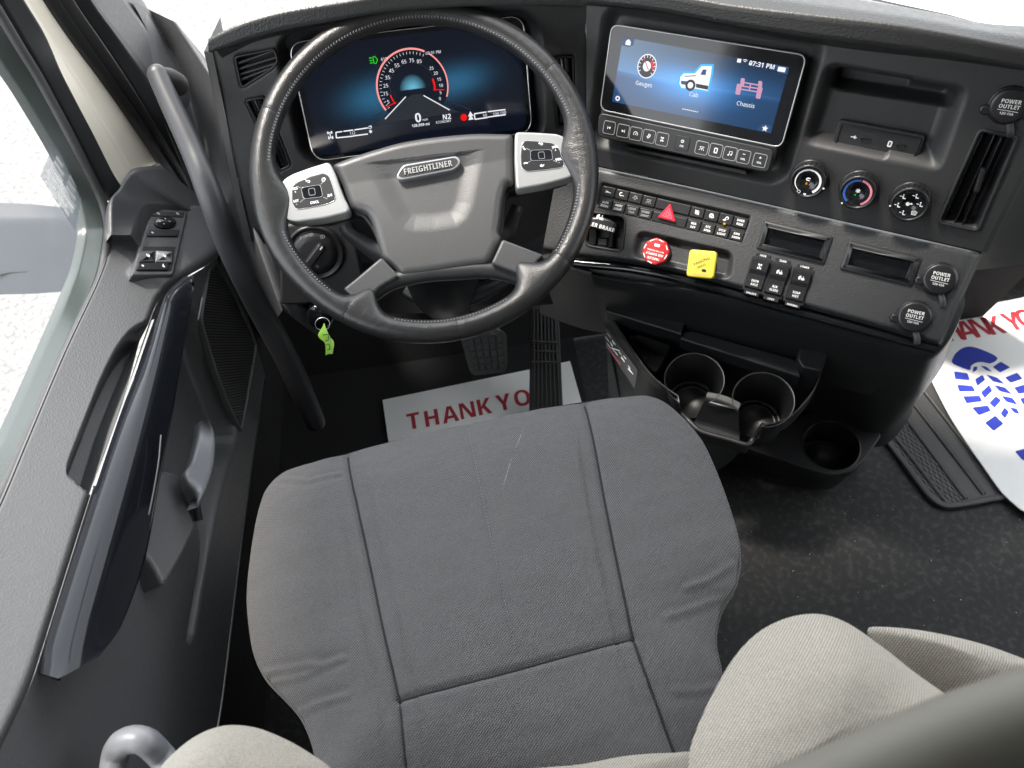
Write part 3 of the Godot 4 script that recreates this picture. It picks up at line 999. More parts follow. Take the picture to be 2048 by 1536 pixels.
func build_instruments(dash: Node3D, cl: Transform3D) -> void:
	# dark glass with a thin bright rim
	var g := Geo.new().mat(M.gloss)
	var out := box2(0.0016, 0.0042, 0.325, 0.16, 0.022, 8)
	plate(g, out, -0.02, 0.0, 0.001)
	var scr := part(dash, "instrument_screen", g, cl, "wide lit instrument screen behind the steering wheel")
	g = Geo.new().mat(M.chrome)
	ring(g, out, 0.0016, -0.002, 0.0012, 0.0004)
	part(scr, "trim_rim", g, cl)
	# picture of the display: dark blue with two soft blue lights left and right of the dial
	var W := 512
	var H := 256
	var dial := q([-0.0035, 0.0047])[0]
	var im := Image.create(W, H, false, Image.FORMAT_RGBF)
	for y in H:
		for x in W:
			var p := Vector2(x / 256.0 - 1.0, (0.5 - y / 256.0))
			var u0 := Vector2(-0.155 + 0.313 * x / 511.0, 0.078 - 0.148 * y / 255.0)
			var dl := Vector2((p.x + 0.38) / 0.34, (p.y + 0.02 + (p.x + 0.38) * -0.1) / 0.2).length()
			var dr := Vector2((p.x - 0.36) / 0.34, (p.y - 0.03 + (p.x - 0.36) * -0.1) / 0.17).length()
			var b := exp(-dl * dl * 1.6) + exp(-dr * dr * 1.6)
			var dd := Vector2((u0.x - dial.x) / 0.016, (u0.y - dial.y - 0.001) / 0.017)
			var hd := clampf(1.2 - dd.length(), 0.0, 1.0) * smoothstep(-0.05, 0.05, dd.y)
			if (u0 - dial - Vector2(0, 0.004)).length() < 0.05: b *= 0.05
			var dots := 0.8 + 0.2 * sin(x * PI / 2) * sin(y * PI / 2)
			im.set_pixel(x, y, Color(0.004 + 0.02 * b * dots + 0.12 * hd, 0.006 + 0.12 * b * dots + 0.4 * hd, 0.013 + 0.23 * b * dots + 0.55 * hd))
	var pic := sm(Color(0.0, 0.0, 0.0), 0.12)
	pic.emission_enabled = true
	pic.emission_texture = ImageTexture.create_from_image(im)
	pic.emission_energy_multiplier = 1.15 / EXPO
	g = Geo.new().mat(pic)
	g.rect = Rect2(-0.155, -0.07, 0.313, 0.148)
	fill(g, box2(0.0016, 0.004, 0.308, 0.145, 0.014, 6), 0.0004)
	part(scr, "display", g, cl)
	var wh := glow(Color(0.95, 0.95, 0.98), 1.0)
	var rd := glow(Color(1.0, 0.05, 0.07), 0.85)
	var pk := glow(Color(1.0, 0.62, 0.6), 1.0)
	var gn := glow(Color(0.15, 0.9, 0.1), 0.8)
	var bk := glow(Color(0.01, 0.014, 0.02), 0.4)
	var gy := glow(Color(0.25, 0.28, 0.32), 0.4)
	var bl := glow(Color(0.12, 0.42, 0.62), 0.5)
	g = Geo.new().mat(bk)
	var c := q([-0.0035, 0.0047])[0]
	var r := 0.0500
	g.mat(pk)
	ribbon(g, arc(c.x, c.y + 0.004, r, 62, 212, 40), 0.0026, 0.001)
	ribbon(g, arc(c.x, c.y + 0.004, r, -22, 55, 24), 0.002, 0.001)
	g.mat(gy)
	ribbon(g, arc(c.x, c.y + 0.004, r * 0.64, 20, 190, 30), 0.0008, 0.001)
	# the road running to the dial
	g.mat(gy)
	fill(g, q([-0.0071, -0.0015, 0.0069, -0.0018, 0.0567, -0.0328, -0.0644, -0.035]), 0.0011)
	g.mat(wh)
	for l in [[-0.0152, -0.003, -0.0494, -0.0294], [0.01, -0.0043, 0.0447, -0.0287]]:
		ribbon(g, q(l), 0.0014, 0.0014)
	g.mat(gy)
	for l in [[-0.0491, -0.018, -0.087, -0.0338], [0.0454, -0.017, 0.0749, -0.0316]]:
		ribbon(g, q(l), 0.0012, 0.0014)
	g.mat(rd)
	for l in [[-0.0446, -0.0138, -0.0301, -0.0086], [0.025, 0.0017, 0.0405, -0.0002]]:
		ribbon(g, q(l), 0.0014, 0.0015)
	ribbon(g, arc(c.x, c.y + 0.002, r * 0.66, 188, 212, 8), 0.002, 0.0013)
	ribbon(g, arc(c.x, c.y + 0.002, r * 0.62, -12, 18, 8), 0.003, 0.0013)
	fill(g, ell(0.0637, -0.0414, 0.005, 0.005, 12), 0.0012)
	g.mat(wh)
	var nums := [[-0.0408, -0.0068, -0.0425, 0.0045, -0.0406, 0.0149, -0.0364, 0.0252, -0.0296, 0.0334, -0.0207, 0.0394, -0.0103, 0.043, 0.0004, 0.0434, 0.0108, 0.0411], ["5", "15", "25", "35", "45", "55", "65", "75", "85"]]
	for i in 9: txt(g, nums[1][i], nums[0][i * 2], nums[0][i * 2 + 1], 0.0048, 0.0013, 0, false)
	nums = [[0.0328, -0.0113, 0.0348, -0.0035, 0.0367, 0.006, 0.0352, 0.0146, 0.0315, 0.0231, 0.0265, 0.0302], ["0", "5", "10", "15", "20", "25"]]
	for i in 6: txt(g, nums[1][i], nums[0][i * 2], nums[0][i * 2 + 1], 0.0042, 0.0013, 0, false)
	for i in 26:
		var a := deg_to_rad(62 + 150.0 * i / 25)
		ribbon(g, q([c.x + cos(a) * r * 0.93, c.y + 0.004 + sin(a) * r * 0.93, c.x + cos(a) * r * 0.86, c.y + 0.004 + sin(a) * r * 0.86]), 0.0005, 0.0013)
	txt(g, "07:31 PM", 0.0318, 0.05, 0.0038, 0.0013, 0, false)
	txt(g, "61°F", -0.036, 0.0494, 0.0038, 0.0013, 0, false)
	txt(g, "0", -0.0023, -0.0333, 0.0125, 0.0016, 0, true)
	txt(g, "mph", 0.0074, -0.0374, 0.0029, 0.0016, 0, false)
	txt(g, "128,059 mi", 0, -0.0438, 0.0037, 0.0016, 0, true)
	txt(g, "N2", 0.0393, -0.0371, 0.007, 0.0016, 0, true)
	txt(g, "ECONOMY", 0.0337, -0.0433, 0.0034, 0.0016, 0, false)
	txt(g, "1/2", -0.0985, -0.0427, 0.0042, 0.0016, 0, false)
	txt(g, "50", 0.095, -0.0422, 0.0042, 0.0016, 0, false)
	txt(g, "100", 0.1114, -0.0423, 0.0042, 0.0016, 0, false)
	txt(g, "150", 0.122, -0.0419, 0.0042, 0.0016, 0, false)
	for l in [[-0.1219, -0.0388, -0.1123, -0.0387], [-0.1106, -0.0386, -0.0966, -0.0387], [-0.0949, -0.0387, -0.0756, -0.0383], [-0.1226, -0.0463, -0.0982, -0.047], [-0.0982, -0.0467, -0.0771, -0.0467], [0.0795, -0.0382, 0.0977, -0.0378], [0.0995, -0.0377, 0.1259, -0.0379], [0.0795, -0.0459, 0.0986, -0.0457], [0.0987, -0.0452, 0.1257, -0.0451], [-0.1214, -0.0389, -0.1223, -0.0467], [0.0795, -0.0382, 0.0797, -0.0459]]:
		ribbon(g, q(l), 0.0017, 0.0015)
	for k in [[0.0741, -0.038], [0.0739, -0.0428]]:
		fill(g, q([k[0] - 0.004, k[1] - 0.003, k[0] + 0.004, k[1] - 0.003, k[0], k[1] + 0.004]), 0.0014)
	sign_mark(g, "axle", -0.13, -0.0416, 0.009, 0.0014, 0.0011)
	sign_mark(g, "page", -0.0723, -0.0379, 0.005, 0.0014, 0.0009)
	sign_mark(g, "snow", -0.0727, -0.0438, 0.005, 0.0014, 0.0008)
	g.mat(gn)
	sign_mark(g, "beam", -0.0516, 0.0496, 0.011, 0.0014, 0.0014)
	part(scr, "readout", g, cl)

func build_touchscreen(dash: Node3D, S: Transform3D) -> void:
	var cx := -0.0095
	var g := Geo.new().mat(M.smooth)
	var body := rnd(q([-0.1383, 0.0729, 0.1174, 0.0756, 0.1148, -0.0768, -0.1338, -0.0757]), 0.014, 6)
	plate(g, body, -0.03, 0.0, 0.003)
	var unit := part(dash, "touchscreen", g, S, "tablet-like touchscreen with a row of keys under it")
	g = Geo.new().mat(M.gloss)
	var face := rnd(q([-0.1386, 0.0749, 0.1194, 0.0756, 0.1202, -0.0402, -0.1361, -0.0375]), 0.012, 6)
	plate(g, face, -0.002, 0.0022, 0.0006)
	part(unit, "screen_glass", g, S)
	g = Geo.new().mat(M.silver)
	ring(g, face, 0.0017, 0.0, 0.003, 0.0004)
	part(unit, "trim_rim", g, S)
	# what the screen shows: evening sky over a blue plain
	var W := 512
	var H := 256
	var im := Image.create(W, H, false, Image.FORMAT_RGBF)
	for y in H:
		for x in W:
			var u := x / 511.0
			var v := y / 255.0
			var hz := 0.5 + 0.02 * sin(u * 5.0)
			var lamp := exp(-pow((u - 0.46) / 0.24, 2) - pow((v - 0.55) / 0.24, 2))
			var band := exp(-pow((v - hz) / (0.05 if v > hz else 0.25), 2))
			var col := Vector3(0.01, 0.024, 0.055) + Vector3(0.03, 0.18, 0.45) * lamp * 1.2 + Vector3(0.02, 0.09, 0.22) * band * (1.0 - absf(u - 0.4))
			if v > hz:
				col += Vector3(0.012, 0.05, 0.135) * (0.7 + 0.3 * sin(x * 1.57) * sin(y * 1.57)) * (1.0 - u * 0.4)
			else:
				col += Vector3(0.06, 0.11, 0.17) * clampf(1.0 - u * 1.6, 0, 1)
			im.set_pixel(x, y, Color(col.x, col.y, col.z))
	var pic := sm(Color(0, 0, 0), 0.1)
	pic.emission_enabled = true
	pic.emission_texture = ImageTexture.create_from_image(im)
	pic.emission_energy_multiplier = 1.3 / EXPO
	g = Geo.new().mat(pic)
	var pq := q([-0.1194, 0.061, 0.1018, 0.0584, 0.1015, -0.0242, -0.1202, -0.0231])
	var lo := pq[0]
	var hi := pq[0]
	for v in pq:
		lo = lo.min(v)
		hi = hi.max(v)
	g.rect = Rect2(lo, hi - lo)
	fill(g, pq, 0.0024)
	part(unit, "display", g, S)
	var z := 0.0027
	var wh := glow(Color(0.97, 0.97, 1.0), 1.05)
	var rd := glow(Color(0.9, 0.06, 0.12), 0.7)
	var bl := glow(Color(0.1, 0.35, 0.6), 0.5)
	var halo := glow(Color(0.2, 0.75, 1.0), 0.95)
	var dk := glow(Color(0.03, 0.05, 0.1), 0.6)
	var pk := glow(Color(0.85, 0.62, 0.75), 0.9)
	g = Geo.new().mat(wh)
	# dial picture
	var d := q([-0.0796, 0.0303])[0]
	fill(g, ell(d.x, d.y, 0.0133, 0.0155, 28), z)
	g.mat(dk); fill(g, ell(d.x, d.y, 0.012, 0.0142, 28), z + 0.0002)
	g.mat(rd); fill(g, PackedVector2Array([d + Vector2(0.002, 0)] + Array(arc(d.x, d.y, 0.0115, -20, 60, 8))), z + 0.0004)
	g.mat(wh); fill(g, ell(d.x, d.y, 0.0055, 0.0065, 18), z + 0.0006)
	for k in 12:
		var a := deg_to_rad(-40 + k * 23)
		ribbon(g, q([d.x + cos(a) * 0.009, d.y + sin(a) * 0.011, d.x + cos(a) * 0.0118, d.y + sin(a) * 0.014]), 0.0009, z + 0.0006)
	g.mat(rd); ribbon(g, q([d.x + 0.003, d.y - 0.004, d.x - 0.007, d.y + 0.011]), 0.0012, z + 0.0008)
	# lorry picture with a bright outline
	var cab := q([-0.0314, 0.0162, -0.032, 0.0247, -0.0285, 0.0295, -0.0137, 0.0319, -0.007, 0.0421, 0.006, 0.0442, 0.0073, 0.0353, 0.0076, 0.0185, 0.0081, 0.0136, -0.0095, 0.0134, -0.0274, 0.0111])
	g.mat(halo); fill(g, inset(ccw(cab), -0.0025), z)
	g.mat(wh); fill(g, cab, z + 0.0003)
	g.mat(bl); fill(g, q([-0.0061, 0.0317, -0.0046, 0.0383, 0.0004, 0.0391, 0.0006, 0.0321]), z + 0.0005); fill(g, q([-0.0302, 0.02, -0.0204, 0.0209, -0.02, 0.0159, -0.0288, 0.0159]), z + 0.0005)
	g.mat(dk)
	var wl := q([-0.0163, 0.0166])[0]
	fill(g, ell(wl.x, wl.y, 0.0068, 0.0072, 18), z + 0.0005)
	fill(g, q([-0.0094, 0.0199, 0.0073, 0.0198, 0.0077, 0.0149, -0.0083, 0.0151]), z + 0.0005)
	ribbon(g, q([-0.0262, 0.0263, -0.0116, 0.0294]), 0.001, z + 0.0005)
	g.mat(wh); fill(g, ell(wl.x, wl.y, 0.0038, 0.004, 14), z + 0.0007)
	# frame with four wheels
	g.mat(pk)
	for k in [[0.0464, 0.0362, 0.0515, 0.0364, 0.0527, 0.0261, 0.0476, 0.026], [0.0689, 0.0365, 0.0739, 0.0366, 0.0759, 0.0266, 0.0708, 0.0264], [0.0432, 0.0287, 0.0498, 0.0287, 0.0502, 0.0156, 0.044, 0.0155], [0.0701, 0.0291, 0.0766, 0.0291, 0.0768, 0.0151, 0.0709, 0.0152]]:
		fill(g, rnd(q(k), 0.0015), z)
	for k in [[0.0506, 0.0314, 0.071, 0.0313], [0.0503, 0.0268, 0.0721, 0.0273], [0.0499, 0.0228, 0.0717, 0.0231], [0.0602, 0.0309, 0.0607, 0.0233]]:
		ribbon(g, q(k), 0.0016, z + 0.0002)
	g.mat(bl)
	for k in [[-0.1193, 0.061, -0.1032, 0.0609, -0.1035, 0.053, -0.1093, 0.05, -0.1193, 0.0506], [0.0835, 0.0586, 0.1018, 0.0584, 0.1023, 0.0495, 0.0932, 0.0494, 0.0867, 0.0524], [-0.1194, -0.0136, -0.1107, -0.0113, -0.105, -0.0156, -0.1017, -0.0228, -0.1198, -0.023], [0.0822, -0.024, 0.0877, -0.0145, 0.1009, -0.0142, 0.1015, -0.0241]]:
		fill(g, q(k), z)
	g.mat(wh)
	txt(g, "07:31 PM", 0.0682, 0.0555, 0.0056, z, 0, true)
	txt(g, "Gauges", -0.0793, 0.0067, 0.0052, z, 0, false)
	txt(g, "Cab", -0.0092, 0.0058, 0.0052, z, 0, false)
	txt(g, "Chassis", 0.0607, 0.0054, 0.0052, z, 0, false)
	var hm := q([-0.1109, 0.0557, 0.0935, 0.0542, -0.1126, -0.0172, 0.0926, -0.0194, 0.0389, 0.0561, 0.0464, 0.0564])
	fill(g, q([hm[0].x - 0.0035, hm[0].y - 0.0035, hm[0].x + 0.0035, hm[0].y - 0.0035, hm[0].x + 0.0035, hm[0].y + 0.001, hm[0].x, hm[0].y + 0.004, hm[0].x - 0.0035, hm[0].y + 0.001]), z + 0.0003)
	fill(g, box2(hm[1].x, hm[1].y, 0.0095, 0.0055), z + 0.0003)
	ribbon(g, arc(hm[2].x, hm[2].y, 0.0025, 0, 360, 12), 0.0018, z + 0.0003)
	var star := PackedVector2Array()
	for k in 10:
		var a := PI / 2 + TAU * k / 10
		star.append(hm[3] + Vector2(cos(a), sin(a)) * (0.0045 if k % 2 == 0 else 0.002))
	fill(g, star, z + 0.0003)
	fill(g, box2(hm[4].x, hm[4].y, 0.005, 0.0045), z + 0.0003)
	for k in 2: ribbon(g, arc(hm[5].x, hm[5].y - 0.002, 0.002 + 0.002 * k, 50, 130, 6), 0.0009, z + 0.0003)
	fill(g, box2(hm[5].x + 0.0075, hm[5].y - 0.002, 0.004, 0.0018), z + 0.0003)
	for k in 8:
		var e := q([-0.0196, -0.0147, 0.0005, -0.0149])
		var pt := e[0].lerp(e[1], k / 7.0)
		fill(g, ell(pt.x, pt.y, 0.0009, 0.0009, 8), z + 0.0003)
	part(unit, "readout", g, S)
	# keys under the glass
	g = Geo.new().mat(M.smooth)
	plate(g, rnd(q([-0.1362, -0.0469, -0.133, -0.0408, 0.1102, -0.0437, 0.112, -0.053, 0.1119, -0.0743, -0.1298, -0.0741, -0.1338, -0.0677]), 0.006), 0.0, 0.0035, 0.0015)
	part(unit, "key_strip", g, S)
	var kc := [-0.1173, -0.058, -0.0965, -0.0586, -0.0778, -0.0589, -0.0584, -0.0587, -0.0391, -0.059, -0.0105, -0.0591, 0.0175, -0.0597, 0.0368, -0.0593, 0.0564, -0.0596, 0.0749, -0.0601, 0.0968, -0.0605]
	var names := ["prev", "next", "gauge", "seat", "axle", "power", "dome", "handset", "note", "", ""]
	for i in 11:
		var x: float = kc[i * 2]
		var y: float = kc[i * 2 + 1]
		g = Geo.new().mat(M.smooth)
		var big := 0.0095 if i != 5 else 0.0105
		plate(g, box2(x, y, big * 1.92, 0.0185, 0.003), 0.003, 0.0042, 0.0006)
		g.mat(M.dim if i != 5 else M.black)
		ribbon(g, box2(x, y, big * 1.8, 0.0172, 0.003), 0.0008, 0.0044, true)
		g.mat(M.white)
		if names[i] != "": sign_mark(g, names[i], x, y + (0.003 if i == 5 else 0.0), 0.0052 if i != 5 else 0.004, 0.0045, 0.0008)
		if i == 5: txt(g, "ON", x, y - 0.0035, 0.0026, 0.0045)
		if i > 8:
			txt(g, "VOL", x, y - 0.003, 0.0025, 0.0045)
			ribbon(g, q([x - 0.0016, y + 0.0035, x + 0.0016, y + 0.0035]), 0.0008, 0.0045)
			if i == 10: ribbon(g, q([x, y + 0.0018, x, y + 0.0052]), 0.0008, 0.0045)
		part(unit, "key", g, S)
	g = Geo.new().mat(M.black)
	plate(g, rnd(q([-0.0933, -0.0821, 0.0823, -0.0806, 0.0857, -0.0877, -0.0904, -0.0888]), 0.003), -0.03, -0.012, 0.002)
	part(unit, "mount", g, S)

func outlet(dash: Node3D, fr: Transform3D, x: float, y: float, deg: float, label: String) -> void:
	var g := Geo.new().mat(M.button)
	lathe(g, Vector2(x, y), [0.0225, -0.002, 0.0225, 0.003, 0.0215, 0.0045, 0.02, 0.005, 0.0196, 0.0045])
	var cap := part(dash, "power_outlet", g, fr, label)
	g = Geo.new().mat(M.button)
	lathe(g, Vector2(x, y), [0.0205, 0.003, 0.0205, 0.0075, 0.0195, 0.009, 0.017, 0.0097, 0.008, 0.0101, 0.0, 0.0102])
	var a := deg_to_rad(deg)
	var tip := Vector2(x - 0.021 * cos(a) - 0.008 * sin(a), y - 0.021 * sin(a) - 0.006)
	plate(g, ell(tip.x, tip.y, 0.007, 0.006, 14), 0.003, 0.0085, 0.002)
	g.mat(M.white)
	txt(g, "POWER", x, y + 0.0065, 0.0044, 0.0103, deg * 0.5)
	txt(g, "OUTLET", x, y + 0.0005, 0.0044, 0.0103, deg * 0.5)
	ribbon(g, q([x - 0.011, y - 0.0042, x + 0.011, y - 0.0042]), 0.0006, 0.0104)
	txt(g, "12V-15A", x, y - 0.0075, 0.0028, 0.0103, deg * 0.5)
	part(cap, "cover", g, fr)
	g = Geo.new().mat(M.rubber)
	tube(g, PackedVector3Array([Vector3(x + 0.008, y - 0.019, 0.003), Vector3(x + 0.012, y - 0.026, 0.006), Vector3(x + 0.015, y - 0.033, 0.002)]), [0.0042], 8, 0.6, Vector3(0, 0, 1))
	part(cap, "strap", g, fr)

func knob(dash: Node3D, fr: Transform3D, x: float, y: float, kind: int, label: String) -> void:
	var g := Geo.new().mat(M.button)
	var r := 0.0235
	# base collar, then a grip with flutes
	lathe(g, Vector2(x, y), [r * 1.07, -0.003, r * 1.07, 0.003, r * 1.02, 0.005, r * 0.98, 0.005])
	var rings := []
	for pr in [[1.0, 0.004], [1.0, 0.0175], [0.97, 0.0195], [0.9, 0.0205], [0.84, 0.0203], [0.82, 0.0192], [0.8, 0.0185]]:
		var ring_p := PackedVector3Array()
		for i in 96:
			var a := TAU * i / 96
			var flute: float = (0.035 if pr[1] < 0.018 else 0.0) * (1.0 if i % 4 < 2 else 0.0)
			ring_p.append(Vector3(x + cos(a) * r * (pr[0] - flute), y + sin(a) * r * (pr[0] - flute), pr[1]))
		rings.append(ring_p)
	g.loft(rings)
	g.mat(M.gloss)
	lathe(g, Vector2(x, y), [r * 0.8, 0.0185, r * 0.42, 0.0182, r * 0.36, 0.0176, r * 0.3, 0.0165, r * 0.15, 0.0158, 0.0, 0.0156], 40)
	var z := 0.0188
	if kind == 0:
		g.mat(M.white)
		for k in 12:
			ribbon(g, arc(x, y, r * 0.68, 235 - k * 24.0, 235 - (k + 1) * 24.0, 4), 0.0011 + 0.0002 * k, z)
		ribbon(g, arc(x - r * 0.32, y - r * 0.66, 0.002, 0, 360, 10), 0.0007, z)
		sign_mark(g, "loop", x, y + 0.002, 0.006, z - 0.002, 0.0011)
		fill(g, ell(x + 0.001, y - r * 0.74, 0.002, 0.0015, 8), z)
		g.mat(glow(Color(1.0, 0.6, 0.1), 0.8)); fill(g, ell(x - 0.001, y - 0.0035, 0.0014, 0.0018, 8), z - 0.002)
	elif kind == 1:
		g.mat(M.blue); ribbon(g, arc(x, y, r * 0.7, 90, 235, 20), 0.0028, z)
		g.mat(M.pink); ribbon(g, arc(x, y, r * 0.7, 86, -60, 20), 0.0028, z)
		g.mat(M.white); sign_mark(g, "snow", x, y + 0.002, 0.006, z - 0.002, 0.001)
		g.mat(glow(Color(0.1, 0.9, 0.2), 0.7)); fill(g, ell(x - 0.002, y - 0.004, 0.0012, 0.0012, 8), z - 0.002)
	else:
		g.mat(M.white)
		for k in 6:
			var a := deg_to_rad(70 - k * 58.0)
			sign_mark(g, "body" if k != 2 else "screen", x + cos(a) * r * 0.55, y + sin(a) * r * 0.55, 0.0065, z, 0.0008)
		sign_mark(g, "key", x, y, 0.0055, z - 0.002, 0.0013)
	g.mat(M.white)
	var da: float = deg_to_rad([-10.0, -130.0, -165.0][kind])
	fill(g, ell(x + cos(da) * r * 0.95, y + sin(da) * r * 0.95, 0.0013, 0.0013, 8), 0.0208)
	part(dash, "climate_knob", g, fr, label)

func build_stack_controls(dash: Node3D, T: Transform3D) -> void:
	knob(dash, T, 0.1668, -0.0728, 0, "fan speed knob, nearest the touchscreen")
	knob(dash, T, 0.2311, -0.0737, 1, "temperature knob with blue and red arc")
	knob(dash, T, 0.2958, -0.0752, 2, "air direction knob, nearest the tall vent")
	outlet(dash, T, 0.359, 0.0588, 6, "power outlet cover at the top right of the centre stack")
	# usb sockets in the tray
	var U := Transform3D(Vector3(0.85717, -0.00000, 0.51504), Vector3(0.19294, 0.92718, -0.32110), Vector3(-0.47753, 0.37461, 0.79475), Vector3(0.51543, 0.68115, -0.76778))
	var g := Geo.new().mat(M.smooth)
	plate(g, box2(-0.002, 0.0005, 0.106, 0.037, 0.005), -0.03, -0.002, 0.001)
	var usb := part(dash, "usb_panel", g, U)
	g = Geo.new().mat(M.black)
	ring(g, box2(-0.002, 0.0005, 0.099, 0.03, 0.002), 0.0016, -0.003, 0.0004)
	part(usb, "frame", g, U)
	for k in [-1, 1]:
		g = Geo.new().mat(M.black)
		ring(g, box2(0.0 + k * 0.022 + 0.006, 0.001, 0.0125, 0.0055, 0.0026), 0.001, -0.002, -0.0006)
		fill(g, box2(k * 0.022 + 0.006, 0.001, 0.0095, 0.0028, 0.001), -0.0017)
		g.mat(M.white)
		sign_mark(g, "usb" if k < 0 else "handset", k * 0.022 - 0.0085, 0.001, 0.0052, -0.0015, 0.0011)
		part(usb, "socket", g, U)
	# tall vent on the right
	var v := ccw(rnd(q([0.3386, 0.0287, 0.3847, 0.0274, 0.388, -0.0992, 0.3358, -0.0982]), 0.009))
	g = Geo.new().mat(M.smooth)
	ring(g, v, 0.0045, -0.01, 0.0035, 0.0015)
	g.mat(M.black)
	fill(g, inset(v, 0.003), -0.033)
	var av := part(dash, "air_vent", g, T, "tall air vent with long blades at the right end of the dashboard")
	var bl := [0.3494, 0.021, 0.346, -0.0914, 0.3622, 0.0224, 0.3607, -0.0934, 0.3707, 0.0204, 0.3699, -0.0939]
	for i in range(0, bl.size(), 4):
		g = Geo.new().mat(M.gloss)
		var a := Vector3(bl[i], bl[i + 1], -0.006)
		var b := Vector3(bl[i + 2], bl[i + 3], -0.006)
		var w := (b - a).normalized().cross(Vector3(0, 0, 1))
		var br := [PackedVector3Array(), PackedVector3Array()]
		for e in 2:
			var o: Vector3 = a if e == 0 else b
			for k in 10:
				var t := TAU * k / 10
				br[e].append(o + w * cos(t) * 0.0017 + Vector3(0, 0, sin(t) * 0.009 - 0.004) + w * sin(t) * 0.004)
		g.loft(br)
		g.cap(br[0]); g.cap(br[1])
		part(av, "blade", g, T)
	g = Geo.new().mat(M.button)
	plate(g, rnd(q([0.359, -0.0177, 0.3654, -0.0196, 0.3687, -0.0483, 0.3616, -0.0479]), 0.002), -0.012, 0.004, 0.002)
	part(av, "slider", g, T)

func build_switch_shelf(dash: Node3D, F: Transform3D) -> void:
	var g := Geo.new().mat(M.fascia)
	var top := q3([-0.3284, 0.0001, 0, -0.2804, -0.0021, 0, -0.1094, -0.0009, 0, 0.1002, -0.0014, 0, 0.2688, -0.002, 0])
	var bot := q3([-0.3175, -0.1438, 0, -0.2565, -0.1381, 0, -0.1805, -0.1275, 0, -0.1212, -0.1231, 0, -0.0483, -0.1231, 0, 0.0437, -0.1252, 0, 0.173, -0.127, 0, 0.2603, -0.1302, 0])
	var strip := rnd(q([-0.2551, -0.0231, -0.0283, -0.0222, -0.0305, -0.0618, -0.2523, -0.0582]), 0.003)
	var lever := rnd(q([-0.2628, -0.0706, -0.2039, -0.0636, -0.1933, -0.1162, -0.2534, -0.1205]), 0.012)
	var tray := rnd(q([-0.1829, -0.0779, -0.0353, -0.0755, -0.0285, -0.1191, -0.1812, -0.1207]), 0.016)
	var dv: Array = [box2(0.0383, -0.045, 0.08, 0.03), box2(0.1535, -0.0459, 0.08, 0.03)]
	var fF := func(p: Vector3, u: float, v: float) -> Vector3:
		var w := Vector2(p.x, p.y)
		var z := edge(v * 0.145, 0.008) + edge((1 - v) * 0.145, 0.010) + edge((1 - u) * 0.57, 0.016)
		if p.x < 0.0:
			z += pit(poly_d(w, strip), 0.007, 0.003) + pit(poly_d(w, lever), 0.025, 0.006) + pit(poly_d(w, tray), 0.013, 0.009)
		else:
			for k in dv: z += pit(poly_d(w, k), 0.012, 0.003)
		return p + Vector3(0, 0, z)
	skin(g, [bot, top], 250, [80], fF)
	# returns along its lower, right and upper edges
	var br := PackedVector3Array()
	for p in samp(bot, 40): br.append(p + Vector3(0, 0, -0.008))
	skin(g, [shift(br, Vector3(0, 0.012, -0.03)), shift(br, Vector3(0, -0.003, -0.008)), br], 60, [4, 3])
	var re := samp(q3([bot[-1].x, bot[-1].y, -0.02, top[-1].x, top[-1].y, -0.02]), 8)
	skin(g, [re, shift(re, Vector3(0.004, 0, -0.006)), shift(re, Vector3(-0.01, 0, -0.07))], 8, [3, 3])
	var shelf := part(dash, "switch_shelf", g, F)
	# gloss lip along the lower edge
	g = Geo.new().mat(M.gloss)
	var lip := samp(q3([-0.2651, -0.1512, -0.015, -0.1868, -0.1384, -0.015, -0.1203, -0.1337, -0.015, -0.0463, -0.1341, -0.015, 0.0469, -0.136, -0.015, 0.178, -0.1375, -0.015, 0.2571, -0.1375, -0.015]), 40)
	tube(g, lip, [0.007], 10, 0.8, Vector3(0, 0, 1))
	part(dash, "lower_lip", g, F)
	# row of push switches with the hazard button
	var tops := q([-0.2496, -0.0257, -0.0296, -0.0247])
	var y0 := tops[0].y - 0.002
	var x0 := tops[0].x
	var x1 := tops[1].x
	g = Geo.new().mat(M.black)
	plate(g, box2((x0 + x1) / 2, y0 - 0.017, x1 - x0 + 0.006, 0.038, 0.002), -0.007, -0.0052, 0.0005)
	var row := part(dash, "switch_row", g, F)
	var up_n := ["bed", "moon", "lamp", "dome", "", "wheel", "turbo", "work", "OVER|RIDE"]
	var lo_n := ["SLPR|DOME", "AMBT|LIGHT", "LIGHT|TEST", "DOME|LIGHT", "", "HSA|OFF", "ATC|SPIN", "UTLY|LIGHT", "ENG|SHDN"]
	var cw := (x1 - x0 - 0.052) / 8.0
	var x := x0
	for i in 9:
		var w := 0.052 if i == 4 else cw
		var mx := x + w / 2
		for side in 2:
			g = Geo.new().mat(M.button)
			var hy := y0 - 0.0075 if side == 0 else y0 - 0.0265
			plate(g, box2(mx, hy, w - 0.0008, 0.0145, 0.001), -0.006, 0.0022 if side == 0 else 0.0016, 0.0012)
			var s: String = up_n[i] if side == 0 else lo_n[i]
			g.mat(M.white if i != 2 and i != 3 else M.dim)
			if "|" in s:
				var two := s.split("|")
				txt(g, two[0], mx, hy + 0.0026, 0.0031, 0.0026)
				txt(g, two[1], mx, hy - 0.0026, 0.0031, 0.0026)
			elif s != "":
				sign_mark(g, s, mx, hy, 0.0058, 0.0026, 0.0008)
			if i == 7 and side == 0:
				g.mat(glow(Color(1.0, 0.72, 0.05), 1.0)); fill(g, ell(mx, hy - 0.0068, 0.0022, 0.0016, 8), 0.0028)
			part(row, "push_switch", g, F)
		x += w
	g = Geo.new().mat(M.black)
	plate(g, box2((x0 + x1) / 2, y0 - 0.017, x1 - x0 - 0.002, 0.0045), -0.006, -0.0005, 0.0004)
	part(row, "slot", g, F)
	g = Geo.new().mat(M.red)
	var hz := q([-0.1438, -0.0316, -0.1281, -0.0561, -0.1567, -0.0555])
